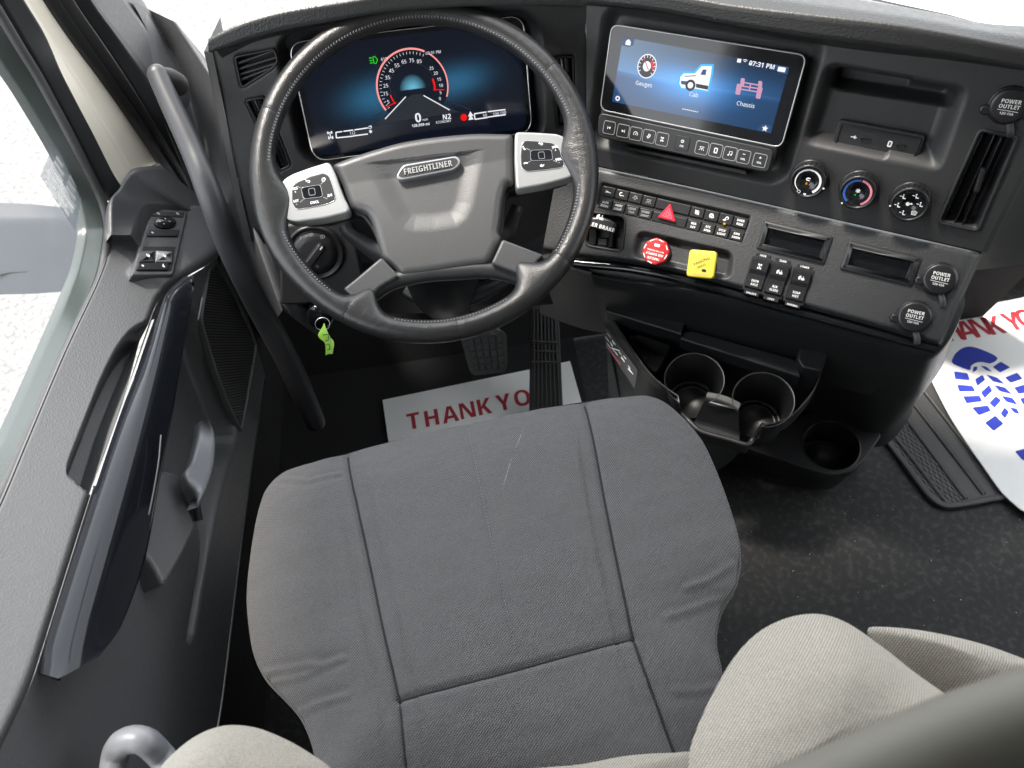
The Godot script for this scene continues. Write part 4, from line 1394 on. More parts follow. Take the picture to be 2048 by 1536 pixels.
	plate(g, rnd(hz, 0.003, 5), -0.002, 0.0065, 0.0018)
	var hc := (hz[0] + hz[1] + hz[2]) / 3.0
	g.mat(M.pink)
	for k in [0.5, 0.22]:
		var tr := PackedVector2Array()
		for v in hz: tr.append(hc.lerp(v, k))
		ribbon(g, ccw(tr), 0.0012, 0.0068, true)
	part(dash, "hazard_button", g, F, "red triangular hazard button in the switch row")
	# trailer brake lever in its well
	g = Geo.new().mat(M.smooth)
	ring(g, rnd(q([-0.2647, -0.0695, -0.2027, -0.0626, -0.1922, -0.1174, -0.2545, -0.1223]), 0.012, 5), 0.003, -0.01, 0.002, 0.001)
	g.mat(M.gloss)
	plate(g, rnd(q([-0.2566, -0.0935, -0.2442, -0.0921, -0.2383, -0.1183, -0.2519, -0.1185]), 0.002), -0.025, -0.006, 0.002)
	plate(g, rnd(q([-0.2247, -0.0875, -0.2169, -0.0871, -0.2125, -0.1135, -0.2203, -0.1139]), 0.002), -0.025, -0.006, 0.002)
	g.mat(M.smooth)
	plate(g, rnd(q([-0.2409, -0.1035, -0.2233, -0.1008, -0.2211, -0.114, -0.2381, -0.1159]), 0.002), -0.025, -0.01, 0.003)
	var lev := part(dash, "trailer_brake", g, F)
	g = Geo.new().mat(M.button)
	plate(g, rnd(q([-0.2601, -0.0823, -0.251, -0.0757, -0.2268, -0.073, -0.2125, -0.0771, -0.2112, -0.0871, -0.2353, -0.0921, -0.2565, -0.0949]), 0.008, 5), -0.012, 0.012, 0.004)
	g.mat(M.white)
	txt(g, "TRAILER BRAKE", -0.2415, -0.0878, 0.0058, 0.0123, -2.0)
	sign_mark(g, "truck", -0.239, -0.075, 0.009, 0.0123)
	part(lev, "lever", g, F)
	# pull knobs on stalks
	var kp := q([-0.1416, -0.1043, -0.0731, -0.1055])
	for k in 2:
		g = Geo.new().mat(M.black)
		lathe(g, kp[k] + Vector2(0.001, 0.001), [0.017, -0.014, 0.016, -0.008, 0.011, -0.006, 0.0095, 0.012, 0.013, 0.016])
		g.mat(M.red2 if k == 0 else M.yellow)
		if k == 0:
			plate(g, rnd(ell(kp[0].x, kp[0].y, 0.0205, 0.0205, 8, 0.22), 0.003, 3), 0.014, 0.026, 0.003, 4, 0.0012)
			g.mat(M.white)
			txt(g, "TRAILER", kp[0].x, kp[0].y - 0.0105, 0.0034, 0.0276, 180)
			txt(g, "AIR SUPPLY", kp[0].x, kp[0].y - 0.0042, 0.0034, 0.0276, 180)
			txt(g, "NOT FOR PARKING", kp[0].x, kp[0].y + 0.0008, 0.002, 0.0276, 180)
			fill(g, box2(kp[0].x, kp[0].y + 0.009, 0.008, 0.004, 0.001), 0.0274)
			for d in [20.0, 65.0, 110.0, 155.0, 200.0, 245.0, 335.0]:
				var a := deg_to_rad(d + 12)
				ribbon(g, q([kp[0].x + cos(a) * 0.017 - sin(a) * 0.0035, kp[0].y + sin(a) * 0.017 + cos(a) * 0.0035, kp[0].x + cos(a) * 0.017 + sin(a) * 0.0035, kp[0].y + sin(a) * 0.017 - cos(a) * 0.0035]), 0.0013, 0.0268)
			part(dash, "air_supply_knob", g, F, "red octagonal trailer air supply knob")
		else:
			var sq := PackedVector2Array()
			for v in box2(0, 0, 0.039, 0.039, 0.006, 5): sq.append(v.rotated(deg_to_rad(9.0)) + kp[1])
			plate(g, sq, 0.014, 0.026, 0.0025, 4, 0.0008)
			g.mat(M.black)
			txt(g, "PARKING", kp[1].x - 0.001, kp[1].y + 0.004, 0.0042, 0.0272, 38, false)
			txt(g, "BRAKE", kp[1].x + 0.001, kp[1].y - 0.0025, 0.0032, 0.0272, 38, false)
			fill(g, ell(kp[1].x + 0.006, kp[1].y - 0.008, 0.0035, 0.0022, 10), 0.027)
			g.mat(M.dim)
			txt(g, "PULL TO APPLY", kp[1].x - 0.002, kp[1].y + 0.0145, 0.002, 0.0269, 9, false)
			txt(g, "PUSH TO RELEASE", kp[1].x + 0.002, kp[1].y - 0.0145, 0.002, 0.0269, 9, false)
			part(dash, "parking_brake_knob", g, F, "yellow square parking brake knob")
	# two blank gauge windows
	var ctr := q([0.0383, -0.045, 0.1535, -0.0459])
	for k in 2:
		g = Geo.new().mat(M.smooth)
		ring(g, box2(ctr[k].x, ctr[k].y, 0.094, 0.0395, 0.003), 0.0085, -0.004, 0.0035, 0.0015)
		var gb := part(dash, "gauge_blank", g, F, ["dark gauge window nearer the switch row", "dark gauge window nearer the power outlets"][k])
		g = Geo.new().mat(M.gloss)
		var sq := box2(ctr[k].x, ctr[k].y, 0.079, 0.0245, 0.001)
		fill(g, sq, -0.0085)
		part(gb, "pane", g, F)
	# three rocker switches
	var rc := q([0.0039, -0.1001, 0.0319, -0.1009, 0.0623, -0.1016])
	var t_top := ["LOCK", "SLIDE", "LOWER"]
	var t_low := ["INTR|AXLE", "AIR|SLIDE", "SUSP|HGT"]
	var t_bot := ["UNLOCK", "LOCK", "NORMAL"]
	for k in 3:
		var cx := rc[k].x
		var cy := rc[k].y
		g = Geo.new().mat(M.black)
		plate(g, box2(cx, cy, 0.0285, 0.05, 0.002), -0.004, 0.0012, 0.0006)
		var bz := part(dash, "rocker_switch", g, F)
		g = Geo.new().mat(M.button)
		# rocker: upper half raised, lower half sunk
		var prof := [[0.021, 0.002], [0.0195, 0.0085], [0.006, 0.0075], [0.0, 0.0045], [-0.006, 0.004], [-0.019, 0.005], [-0.0215, 0.002]]
		var rings := []
		for e in [-1.0, -0.93, 0.93, 1.0]:
			var ring_p := PackedVector3Array()
			for pr in prof: ring_p.append(Vector3(cx + e * 0.0122, cy + pr[0], pr[1] if absf(e) < 0.95 else pr[1] - 0.0025))
			rings.append(ring_p)
		g.loft(rings, false, false)
		g.mat(M.white)
		sign_mark(g, "axle" if k == 0 else "truck", cx, cy + 0.0115, 0.0065, 0.0089)
		var two: PackedStringArray = t_low[k].split("|")
		txt(g, two[0], cx, cy - 0.0095, 0.0032, 0.0054)
		txt(g, two[1], cx, cy - 0.0145, 0.0032, 0.0056)
		part(bz, "rocker", g, F)
		for e in 2:
			var ny := cy + 0.0275 if e == 0 else cy - 0.0275
			g = Geo.new().mat(M.black)
			plate(g, box2(cx, ny, 0.021, 0.005, 0.001), -0.001, 0.0012, 0.0004)
			g.mat(M.white)
			txt(g, t_top[k] if e == 0 else t_bot[k], cx, ny, 0.0026, 0.0015)
			part(bz, "name_plate", g, F)
	outlet(dash, F, 0.2289, -0.0481, 5, "power outlet cover right of the gauge windows")
	outlet(dash, F, 0.2153, -0.1038, 5, "power outlet cover in the lower right corner")

# ---------------------------------------------------------------- console with cup holders
func cap_hole(g: Geo, outer: PackedVector2Array, hole: PackedVector2Array, z: float) -> void:
	outer = ccw(outer)
	hole = ccw(hole)
	var bi := 0
	var bj := 0
	var bd := 1e9
	for i in outer.size():
		for j in hole.size():
			var d := outer[i].distance_squared_to(hole[j])
			if d < bd:
				bd = d; bi = i; bj = j
	var all := PackedVector2Array()
	for i in outer.size() + 1: all.append(outer[(bi + i) % outer.size()])
	for j in hole.size() + 1: all.append(hole[(bj - j + 2 * hole.size()) % hole.size()])
	var t := Geometry2D.triangulate_polygon(all)
	g.smooth(false)
	for i in range(0, t.size(), 3):
		g.tri(Vector3(all[t[i]].x, all[t[i]].y, z), Vector3(all[t[i + 1]].x, all[t[i + 1]].y, z), Vector3(all[t[i + 2]].x, all[t[i + 2]].y, z))

func sweep(c: Vector2, r: float, from: Vector2, to: Vector2, n: int) -> PackedVector2Array:   # clockwise round c, the long way
	var a := (from - c).angle()
	var b := (to - c).angle()
	while b > a: b -= TAU
	var o := PackedVector2Array()
	for i in n + 1:
		var t := lerpf(a, b, float(i) / n)
		o.append(c + Vector2(cos(t), sin(t)) * r)
	return o

func build_console() -> void:
	var con := thing("centre_console", "black moulded console with three cup holders below the dashboard", "console", Vector3(0.35, 0, -0.7))
	var H := Transform3D(Vector3(0.85717, -0.00000, 0.51504), Vector3(0.50558, 0.19081, -0.84142), Vector3(-0.09827, 0.98163, 0.16356), Vector3(0.33787, 0.33500, -0.64516))
	var H3 := Transform3D(Vector3(0.85717, -0.00000, 0.51504), Vector3(0.51222, 0.10453, -0.85247), Vector3(-0.05384, 0.99452, 0.08960), Vector3(0.55675, 0.10500, -0.64173))
	var F := Transform3D(Vector3(0.85663, -0.00283, 0.51592), Vector3(0.38503, 0.66913, -0.63563), Vector3(-0.34342, 0.74314, 0.57429), Vector3(0.40511, 0.58557, -0.78107))
	var r := 0.0447
	var c1 := q([-0.0577, 0.0004])[0]
	var c2 := q([0.0516, 0.0009])[0]
	var left := samp2([-0.2372, 0.0786, -0.201, 0.0475, -0.1592, 0.0108, -0.1184, -0.0187, -0.0738, -0.0365], 14)
	var a1 := sweep(c1, r, q([-0.0697, -0.0379])[0], q([-0.0308, -0.0257])[0], 36)
	var a2 := sweep(c2, r, q([0.0205, -0.0271])[0], q([0.0622, -0.036])[0], 36)
	var right := samp2([0.0666, -0.0403, 0.0897, -0.0238, 0.1046, -0.0023, 0.1194, 0.0383, 0.1226, 0.0761], 12)
	var outl := PackedVector2Array()
	for p in left: outl.append(Vector2(p.x, p.y))
	outl.append_array(a1)
	outl.append_array(a2)
	for p in right: outl.append(Vector2(p.x, p.y))
	outl.append_array(q([0.087, 0.0753, -0.1185, 0.0741]))
	var tri_hole := rnd(q([-0.1815, 0.0412, -0.1648, 0.0496, -0.1108, 0.0465, -0.1153, 0.0023, -0.1196, -0.0077, -0.1313, -0.0031]), 0.004)
	var g := Geo.new().mat(M.console)
	var o2 := ccw(outl)
	var bev := 0.0022
	var rings := [up(o2, -0.05), up(o2, -bev)]
	for k in range(1, 4):
		var a := PI / 2 * k / 3
		rings.append(up(inset(o2, bev * (1 - cos(a))), -bev + bev * sin(a)))
	g.loft(rings)
	cap_hole(g, inset(o2, bev), tri_hole, 0.0)
	pocket(g, tri_hole, 0.0, -0.05)
	var tray := part(con, "cup_tray", g, H)
	for k in 2:
		var c := c1 if k == 0 else c2
		g = Geo.new().mat(M.console)
		var arcp := a1 if k == 0 else a2
		var w0 := PackedVector3Array()
		var w1 := PackedVector3Array()
		for p in arcp:
			w0.append(Vector3(p.x, p.y, -0.002))
			var d := (p - c) * 0.93 + c
			w1.append(Vector3(d.x, d.y, -0.1))
		g.loft([w0, w1], false)
		lathe(g, c, [r * 0.98, -0.085, r * 0.93, -0.1, r * 0.8, -0.102, r * 0.78, -0.099, r * 0.66, -0.099, r * 0.64, -0.102, 0.0, -0.102], 36)
		# the low part of the wall where the front is open
		var f0: Vector2 = arcp[-1]
		var f1: Vector2 = arcp[0]
		var low := sweep(c, r, f0, f1, 12)
		var l0 := PackedVector3Array()
		var l1 := PackedVector3Array()
		for p in low:
			l0.append(Vector3(p.x, p.y, -0.055))
			l1.append(Vector3(((p - c) * 0.93 + c).x, ((p - c) * 0.93 + c).y, -0.1))
		g.loft([l0, l1], false)
		part(tray, "cup_holder", g, H)
	# block between the cups and the lip before them
	g = Geo.new().mat(M.console)
	var b0 := samp(up(q([-0.0313, -0.0264, -0.0109, -0.0238, 0.0086, -0.0252, 0.0214, -0.0284]), -0.0005), 10)
	var b1 := samp(up(q([-0.0387, -0.0511, -0.012, -0.0488, 0.0124, -0.0485, 0.034, -0.0491]), -0.045), 10)
	var b2 := shift(b1, Vector3(0.004, -0.014, -0.004))
	skin(g, [shift(b0, Vector3(0, 0.012, 0)), b0, b1, b2], 10, [2, 8, 3])
	part(tray, "divider", g, H)
	g = Geo.new().mat(M.console)
	var lip := samp(q3([-0.0723, -0.0404, -0.01, -0.0674, -0.04, -0.045, -0.0485, -0.0518, -0.045, -0.0235, -0.0638, -0.045, 0.0167, -0.0628, -0.045, 0.0432, -0.0626, -0.045, 0.0512, -0.0614, -0.045, 0.0566, -0.0466, -0.045, 0.0632, -0.0347, -0.012]), 40)
	tube(g, lip, [0.0042], 10, 0.8, Vector3(0, 0, 1))
	skin(g, [lip, shift(lip, Vector3(0, 0.003, -0.05))], 40, [2])
	part(tray, "front_lip", g, H)
	# body below the tray and up to the dashboard
	g = Geo.new().mat(M.console)
	var lt := on(H, samp(up(q([-0.2372, 0.0786, -0.201, 0.0475, -0.1592, 0.0108, -0.1184, -0.0187, -0.0738, -0.0365]), -0.03), 24))
	var lb := q3([0.1852, 0.08, -0.8238, 0.2003, 0.08, -0.7419, 0.2242, 0.08, -0.675, 0.2521, 0.08, -0.6333, 0.2816, 0.08, -0.6028])
	skin(g, [lt, lb], 24, [10])
	part(con, "left_side", g)
	g = Geo.new().mat(M.console)
	var bt := on(F, samp(q3([-0.2346, -0.1692, -0.03, -0.0683, -0.1489, -0.03, 0.0486, -0.1416, -0.03, 0.1878, -0.1425, -0.03, 0.2591, -0.1435, -0.03, 0.2747, -0.0709, -0.03]), 40))
	var bm := samp(q3([0.1755, 0.3, -0.8326, 0.2971, 0.3, -0.7707, 0.3951, 0.3, -0.7099, 0.5106, 0.3, -0.6582, 0.6245, 0.3, -0.6082, 0.7015, 0.3, -0.6639]), 40)
	var bb := samp(q3([0.2005, 0.104, -0.7474, 0.3371, 0.104, -0.65, 0.4623, 0.104, -0.7265, 0.5614, 0.104, -0.7114, 0.6519, 0.104, -0.6495, 0.7399, 0.104, -0.7092]), 40)
	skin(g, [shift(bt, Vector3(0, 0.05, -0.05)), bt, bm, bb, shift(bb, Vector3(0, -0.03, 0.01))], 60, [3, 6, 12, 2])
	part(con, "front_panel", g)
	# ledges behind the cups
	g = Geo.new().mat(M.smooth)
	plate(g, rnd(q([-0.1004, 0.0562, -0.0987, 0.0708, -0.0844, 0.0774, 0.0802, 0.0775, 0.0951, 0.0488, 0.0799, 0.0499]), 0.004), -0.02, 0.012, 0.003)
	part(con, "rear_ledge", g, H)
	g = Geo.new().mat(M.smooth)
	plate(g, rnd(q([0.0807, 0.0689, 0.0797, 0.1058, 0.1217, 0.1065, 0.1198, 0.059, 0.0923, 0.0565]), 0.004), -0.04, 0.03, 0.003)
	part(con, "bracket", g, H)
	g = Geo.new().mat(M.smooth)
	plate(g, rnd(q([-0.2294, 0.0625, -0.2351, 0.1022, -0.1015, 0.1041, -0.0971, 0.059]), 0.003), -0.01, 0.022, 0.003)
	part(con, "upper_cover", g, H)
	# lower base with the third holder
	g = Geo.new().mat(M.console)
	var base := ccw(rnd(q([-0.2095, -0.0574, -0.0808, -0.0586, -0.0292, -0.0608, 0.0149, -0.058, 0.0447, -0.0394, 0.0596, -0.0112, 0.0794, 0.0533, 0.0417, 0.0639, -0.0243, 0.07, -0.0612, 0.0399]), 0.012))
	var c3 := q([0.0001, -0.0006])[0]
	var r3 := 0.0485
	rings = [up(inset(base, 0.012), -0.104), up(base, -0.02), up(base, -0.002), up(inset(base, 0.0006), -0.0006), up(inset(base, 0.002), 0)]
	g.loft(rings)
	cap_hole(g, inset(base, 0.002), ell(c3.x, c3.y, r3, r3, 48), 0.0)
	var bs := part(con, "lower_base", g, H3)
	g = Geo.new().mat(M.console)
	lathe(g, c3, [r3 + 0.003, 0.0, r3 + 0.002, 0.0012, r3, 0.0012, r3 - 0.001, -0.002, r3 * 0.92, -0.075, r3 * 0.9, -0.078, r3 * 0.82, -0.078, r3 * 0.8, -0.075, r3 * 0.7, -0.075, r3 * 0.68, -0.078, 0.0, -0.078], 48)
	part(bs, "cup_holder", g, H3)
	# warning sticker on the side
	g = Geo.new().mat(M.black)
	var sk := q3([0.1662, 0.3659, -0.7805, 0.2027, 0.3442, -0.7025, 0.1934, 0.3273, -0.6783, 0.1611, 0.3497, -0.7574])
	g.cap(sk)
	var ex := (sk[1] - sk[0])
	var ey := (sk[0] - sk[3])
	var ez := ex.cross(ey).normalized()
	var fr := Transform3D(ex, ey, ez, sk[3] + ez * 0.001)
	var stick := part(con, "warning_label", g)
	g = Geo.new().mat(M.white)
	var rg := RandomNumberGenerator.new()
	rg.seed = 3
	for k in 26:
		var x := rg.randf_range(0.05, 0.85)
		var y := rg.randf_range(0.1, 0.85)
		fill(g, box2(x, y, rg.randf_range(0.03, 0.12), 0.05), 0.0)
	ribbon(g, q([0.2, 0.3, 0.45, 0.75, 0.6, 0.5]), 0.03, 0.0)
	g.mat(M.red)
	ribbon(g, q([0.05, 0.06, 0.95, 0.06]), 0.05, 0.0)
	part(stick, "print", g, fr)

# ---------------------------------------------------------------- steering wheel
func build_wheel() -> void:
	var W := Transform3D(Vector3(0.99868, -0.02812, -0.04306), Vector3(-0.02127, 0.53656, -0.84359), Vector3(0.04683, 0.84339, 0.53526), Vector3(-0.07181, 0.69474, -0.82822))
	var sw := thing("steering_wheel", "black leather steering wheel with silver button spokes and a chrome name badge", "steering wheel", W.origin)
	var R := 0.2150
	var bulges: Array = [[182.0, 14.0, 0.019], [-2.0, 14.0, 0.019], [236.5, 8.0, 0.026], [305.0, 8.0, 0.026]]
	var seams := q([-0.1849, 0.1069, 0.179, 0.1054, 0.0074, -0.2167, -0.1169, -0.1509, 0.1519, -0.139])
	var sa: Array = []
	for v in seams: sa.append(rad_to_deg(v.angle()))
	var g := Geo.new().mat(M.rim)
	var rings := []
	var n := 480
	for i in n + 1:
		var deg := 360.0 * i / n
		var inn := 0.0158
		for b in bulges:
			var d := absf(wrapf(deg - b[0], -180, 180))
			inn += b[2] * exp(-pow(d / b[1], 2) * 2.2)
		var sc := 1.0
		for s in sa:
			var d := absf(wrapf(deg - s, -180, 180))
			if d < 0.8: sc = 0.955 + 0.045 * d / 0.8
		# creased leather: slow swells along the rim
		var a := deg_to_rad(deg)
		var ring_p := PackedVector3Array()
		for k in 28:
			var t := TAU * k / 28
			var cx := cos(t)
			var rx := 0.0156 if cx > 0 else inn
			var x := R + rx * cx * sc
			var z := 0.0158 * sin(t) * sc
			if cx < 0 and inn > 0.018: z *= lerpf(1.0, 0.72, clampf(-cx * (inn - 0.018) / 0.02, 0, 1))
			var w := 0.00035 * G1.get_noise_3d(cos(a) * 40, sin(a) * 40, t * 1.5)
			ring_p.append(Vector3(cos(a) * (x + w * cx), sin(a) * (x + w * cx), z + w * sin(t)))
		rings.append(ring_p)
	g.loft(rings)
	var rim := part(sw, "rim", g, W)
	# stitching along the inside
	g = Geo.new().mat(M.thread)
	for i in 300:
		var deg := 360.0 * i / 300
		var near := false
		for b in bulges:
			if absf(wrapf(deg - b[0], -180, 180)) < 13: near = true
		if near: continue
		var a := deg_to_rad(deg)
		for z in [-1, 1]:
			var t0: float = PI - 0.78 + 0.09 * z
			var t1 := PI - 0.78
			var da := 0.009
			var p0 := Vector3(cos(a) * (R + 0.0164 * cos(t0)), sin(a) * (R + 0.0164 * cos(t0)), 0.0166 * sin(t0))
			var p1 := Vector3(cos(a + da) * (R + 0.0166 * cos(t1)), sin(a + da) * (R + 0.0166 * cos(t1)), 0.0168 * sin(t1))
			tube(g, PackedVector3Array([p0, p1]), [0.0006], 5, 1.0, Vector3(0.3, 0.2, 1))
	var stc := part(rim, "stitching", g, W)
	stc.set_meta("kind", "stuff")
	for s in sa:
		g = Geo.new().mat(M.seam)
		var pts := PackedVector3Array()
		var a := deg_to_rad(s)
		for k in 24:
			var t := TAU * k / 24
			pts.append(Vector3(cos(a) * (R + 0.0152 * cos(t)), sin(a) * (R + 0.0152 * cos(t)), 0.0154 * sin(t)))
		tube(g, pts, [0.0007], 6, 1.0, Vector3(-sin(a), cos(a), 0), true)
		part(rim, "seam", g, W)
	# padded hub
	var hub_o := loop2(q([-0.1201, 0.0296, -0.0921, 0.0364, -0.0601, 0.0415, -0.0282, 0.0452, 0.006, 0.046, 0.0399, 0.0448, 0.0763, 0.0419, 0.1205, 0.0346, 0.1229, 0.0299, 0.1203, 0.0115, 0.1136, -0.0316, 0.1033, -0.0361, 0.095, -0.054, 0.0885, -0.077, 0.0829, -0.0947, 0.0847, -0.1042, 0.074, -0.1211, 0.0619, -0.135, 0.0414, -0.1357, 0.0102, -0.1354, -0.0159, -0.1356, -0.0531, -0.1331, -0.0639, -0.12, -0.0756, -0.1042, -0.079, -0.0847, -0.0816, -0.0606, -0.0838, -0.0502, -0.089, -0.0423, -0.1045, -0.0337, -0.1096, -0.0218, -0.1134, -0.0001, -0.1182, 0.0187]), 260)
	var crease := q([-0.0839, 0.0224, -0.0744, 0.0004, -0.0644, -0.0343, -0.0542, -0.0597, -0.0447, -0.0731, -0.0302, -0.0799, -0.0021, -0.0833, 0.0293, -0.083, 0.0451, -0.0741, 0.0573, -0.0561, 0.0715, -0.0184, 0.084, 0.0171])
	g = Geo.new().mat(M.hub)
	var hub_h := func(t: float, w: Vector2) -> float:
		var d := poly_d(w, hub_o)
		var z := -0.004 + edge(-d, 0.012)
		var top := clampf((w.y - 0.0) / 0.06, 0, 1)
		# the middle field is dished inside the crease
		var dl := line_d(w, crease)
		var ins := 1.0 if Geometry2D.is_point_in_polygon(w, crease) else 0.0
		z += -0.005 * ins * smoothstep(0.0, 0.03, dl) * (1 - 0.9 * top)
		z += 0.006 * top
		return z
	pillow(g, hub_o, 80, hub_h, 1.25)
	g.loft([up(ccw(hub_o), -0.016), up(inset(ccw(hub_o), 0.004), -0.045)])
	var hub := part(sw, "hub_cover", g, W)
	# badge
	g = Geo.new().mat(M.satin)
	var bc := q([0.0038, 0.0027])[0]
	var ax := (q([0.0438, 0.0045])[0] - q([-0.0375, 0.002])[0])
	var bl := ax.length() + 0.008
	var ang := ax.angle()
	var badge := Transform3D(Basis(Vector3(0, 0, 1), ang), Vector3(bc.x, bc.y, 0.0))
	var bo := rnd(q([-bl / 2, -0.004, -bl / 2 + 0.006, -0.0102, bl / 2 - 0.01, -0.0092, bl / 2, -0.0005, bl / 2 - 0.004, 0.0092, -bl / 2 + 0.012, 0.0102]), 0.006, 5)
	plate(g, bo, -0.012, 0.0016, 0.0016)
	g.mat(M.black)
	var bo2 := PackedVector2Array()
	for v in bo: bo2.append(Vector2(v.x * 0.93, v.y * 0.74))
	fill(g, bo2, 0.0018)
	g.mat(M.silver)
	txt(g, "FREIGHTLINER", 0, 0, 0.0078, 0.0018, 0, true, 0.86, 0.0016)
	part(hub, "badge", g, W * badge)
	var hn := q([-0.0556, 0.0126, 0.06, 0.015])
	for k in 2:
		g = Geo.new().mat(M.seam)
		ribbon(g, arc(hn[k].x, hn[k].y, 0.0042, 200, 340, 8), 0.0006, 0.0012)
		ribbon(g, q([hn[k].x - 0.008, hn[k].y + 0.001, hn[k].x + 0.008, hn[k].y + 0.001]), 0.0006, 0.0012)
		part(hub, "horn_mark", g, W)
	# silver spokes with buttons
	var sil: Array = [
		q([-0.1231, 0.0306, -0.1506, 0.0264, -0.1746, 0.0214, -0.1871, 0.0154, -0.1941, 0.0052, -0.1965, -0.0108, -0.1967, -0.0252, -0.1914, -0.0374, -0.1768, -0.0429, -0.1409, -0.0438, -0.109, -0.041, -0.1068, -0.0334, -0.1115, -0.021, -0.1151, -0.0025, -0.1185, 0.0166]),
		q([0.1255, 0.0327, 0.1482, 0.0287, 0.1815, 0.0214, 0.1934, 0.0131, 0.1967, -0.0016, 0.1983, -0.0288, 0.1959, -0.0365, 0.1868, -0.0404, 0.1516, -0.0442, 0.1149, -0.0452, 0.1154, -0.0332, 0.1196, 0.0009])]
	var pan: Array = [
		q([-0.1768, 0.0023, -0.1706, 0.0092, -0.1519, 0.0139, -0.133, 0.0163, -0.1259, 0.012, -0.1229, -0.0048, -0.1217, -0.0187, -0.1248, -0.0235, -0.1376, -0.0262, -0.1583, -0.0272, -0.1757, -0.027, -0.1795, -0.0186]),
		q([0.131, 0.0146, 0.1362, 0.0187, 0.1536, 0.0149, 0.1732, 0.0092, 0.18, 0.0025, 0.1822, -0.0126, 0.1836, -0.0229, 0.1773, -0.0257, 0.1546, -0.0251, 0.1316, -0.0239, 0.1253, -0.0176, 0.127, -0.0013])]
	var signs: Array = [["RES|+", "back", "page", "voice", "CNCL", "SET|-"], ["phone", "back", "VOL|+", "VOL|-", "mute", "hang"]]
	var spots: Array = [[-0.1725, 0, -0.1544, 0.0077, -0.1339, 0.0071, -0.1294, -0.0147, -0.1499, -0.0209, -0.1736, -0.0166], [0.1349, 0.0083, 0.1564, 0.0104, 0.1746, 0.0025, 0.1764, -0.0147, 0.153, -0.0188, 0.1324, -0.0127]]
	var mid: Array = [q([-0.1513, -0.0068, -0.1387, 0.0013, -0.1378, -0.016, -0.1638, -0.015, -0.165, 0.0009]), q([0.1548, -0.0052, 0.1696, 0.0008, 0.1691, -0.0141, 0.1391, -0.0105, 0.1411, 0.0042])]
	for k in 2:
		g = Geo.new().mat(M.silver)
		plate(g, rnd(sil[k], 0.006, 4), -0.022, 0.0035, 0.003, 4)
		var sp := part(sw, "button_spoke", g, W)
		g = Geo.new().mat(M.chrome)
		ring(g, rnd(pan[k], 0.004), 0.0008, 0.003, 0.0044, 0.0003)
		g.mat(M.button)
		plate(g, inset(ccw(rnd(pan[k], 0.004)), 0.0008), 0.0, 0.0046, 0.0008)
		var bp := part(sp, "button_panel", g, W)
		g = Geo.new().mat(M.chrome)
		var mp: PackedVector2Array = mid[k]
		var pad := rnd(q([mp[1].x, mp[1].y, mp[2].x, mp[2].y, mp[3].x, mp[3].y, mp[4].x, mp[4].y]), 0.004)
		ring(g, pad, 0.0006, 0.004, 0.0054, 0.0002)
		g.mat(M.gloss)
		plate(g, inset(ccw(pad), 0.0006), 0.004, 0.0052, 0.0006)
		g.mat(M.satin)
		ribbon(g, box2(mp[0].x, mp[0].y, 0.008, 0.009, 0.002), 0.0007, 0.0055, true)
		part(sp, "thumb_pad", g, W)
		g = Geo.new().mat(M.white)
		for i in 6:
			var s: String = signs[k][i]
			var x: float = spots[k][i * 2]
			var y: float = spots[k][i * 2 + 1]
			if "|" in s:
				var two := s.split("|")
				txt(g, two[0], x, y + 0.001, 0.0032, 0.0049, rad_to_deg(ang))
				txt(g, two[1], x, y - 0.0035, 0.003, 0.0049)
			elif s == "CNCL":
				txt(g, s, x, y, 0.0032, 0.0049, rad_to_deg(ang))
			else:
				sign_mark(g, s, x, y, 0.0052, 0.0049, 0.0008)
		g.mat(M.dim)
		for e in 4:
			var a: Vector2 = mp[0].lerp(mp[1 + e], 1.0)
			ribbon(g, PackedVector2Array([a, a + (a - mp[0]).normalized() * 0.006]), 0.0006, 0.0049)
		part(sp, "print", g, W)
	# lower spokes and the bow that joins them
	g = Geo.new().mat(M.hub)
	plate(g, rnd(q([-0.0763, -0.1053, -0.0571, -0.1343, -0.0825, -0.1438, -0.1028, -0.1576, -0.1139, -0.1623, -0.1322, -0.1389, -0.1137, -0.1283]), 0.004), -0.03, 0.002, 0.0035, 4)
	part(sw, "lower_spoke", g, W)
	g = Geo.new().mat(M.hub)
	plate(g, rnd(q([0.0851, -0.1068, 0.136, -0.1368, 0.124, -0.1455, 0.1073, -0.1627, 0.0912, -0.1521, 0.0649, -0.1365]), 0.004), -0.03, 0.002, 0.0035, 4)
	part(sw, "lower_spoke", g, W)
	g = Geo.new().mat(M.smooth)
	var bow := samp(q3([-0.113, -0.159, -0.018, -0.0981, -0.1481, -0.018, -0.0755, -0.1376, -0.018, -0.0484, -0.1329, -0.018, -0.0166, -0.1327, -0.018, 0.0147, -0.1356, -0.018, 0.0487, -0.139, -0.018, 0.0768, -0.1457, -0.018, 0.0966, -0.1548, -0.018, 0.111, -0.1646, -0.018]), 40)
	tube(g, bow, [0.012], 12, 0.9, Vector3(0, 0, 1))
	part(sw, "hub_bow", g, W)
	g = Geo.new().mat(M.black)
	for k in [[-0.1113, -0.0304, 0.0974, -0.0321, 0.1019, -0.0926, -0.0859, -0.1029], [-0.1999, -0.0258, -0.1085, -0.0295, -0.0855, -0.1003, -0.1155, -0.0901]]:
		pass
	plate(g, loop2(q([-0.1972, -0.0262, -0.1464, -0.0397, -0.1032, -0.0356, -0.0858, -0.0601, -0.0761, -0.0996, -0.0536, -0.1249, 0.0552, -0.1316, 0.086, -0.1011, 0.103, -0.0408, 0.1222, -0.0397, 0.1884, -0.035, 0.1961, -0.0224, 0.0935, 0.0157, -0.0948, 0.0175, -0.182, 0.004]), 80), -0.05, -0.028, 0.004)
	part(sw, "hub_back", g, W)

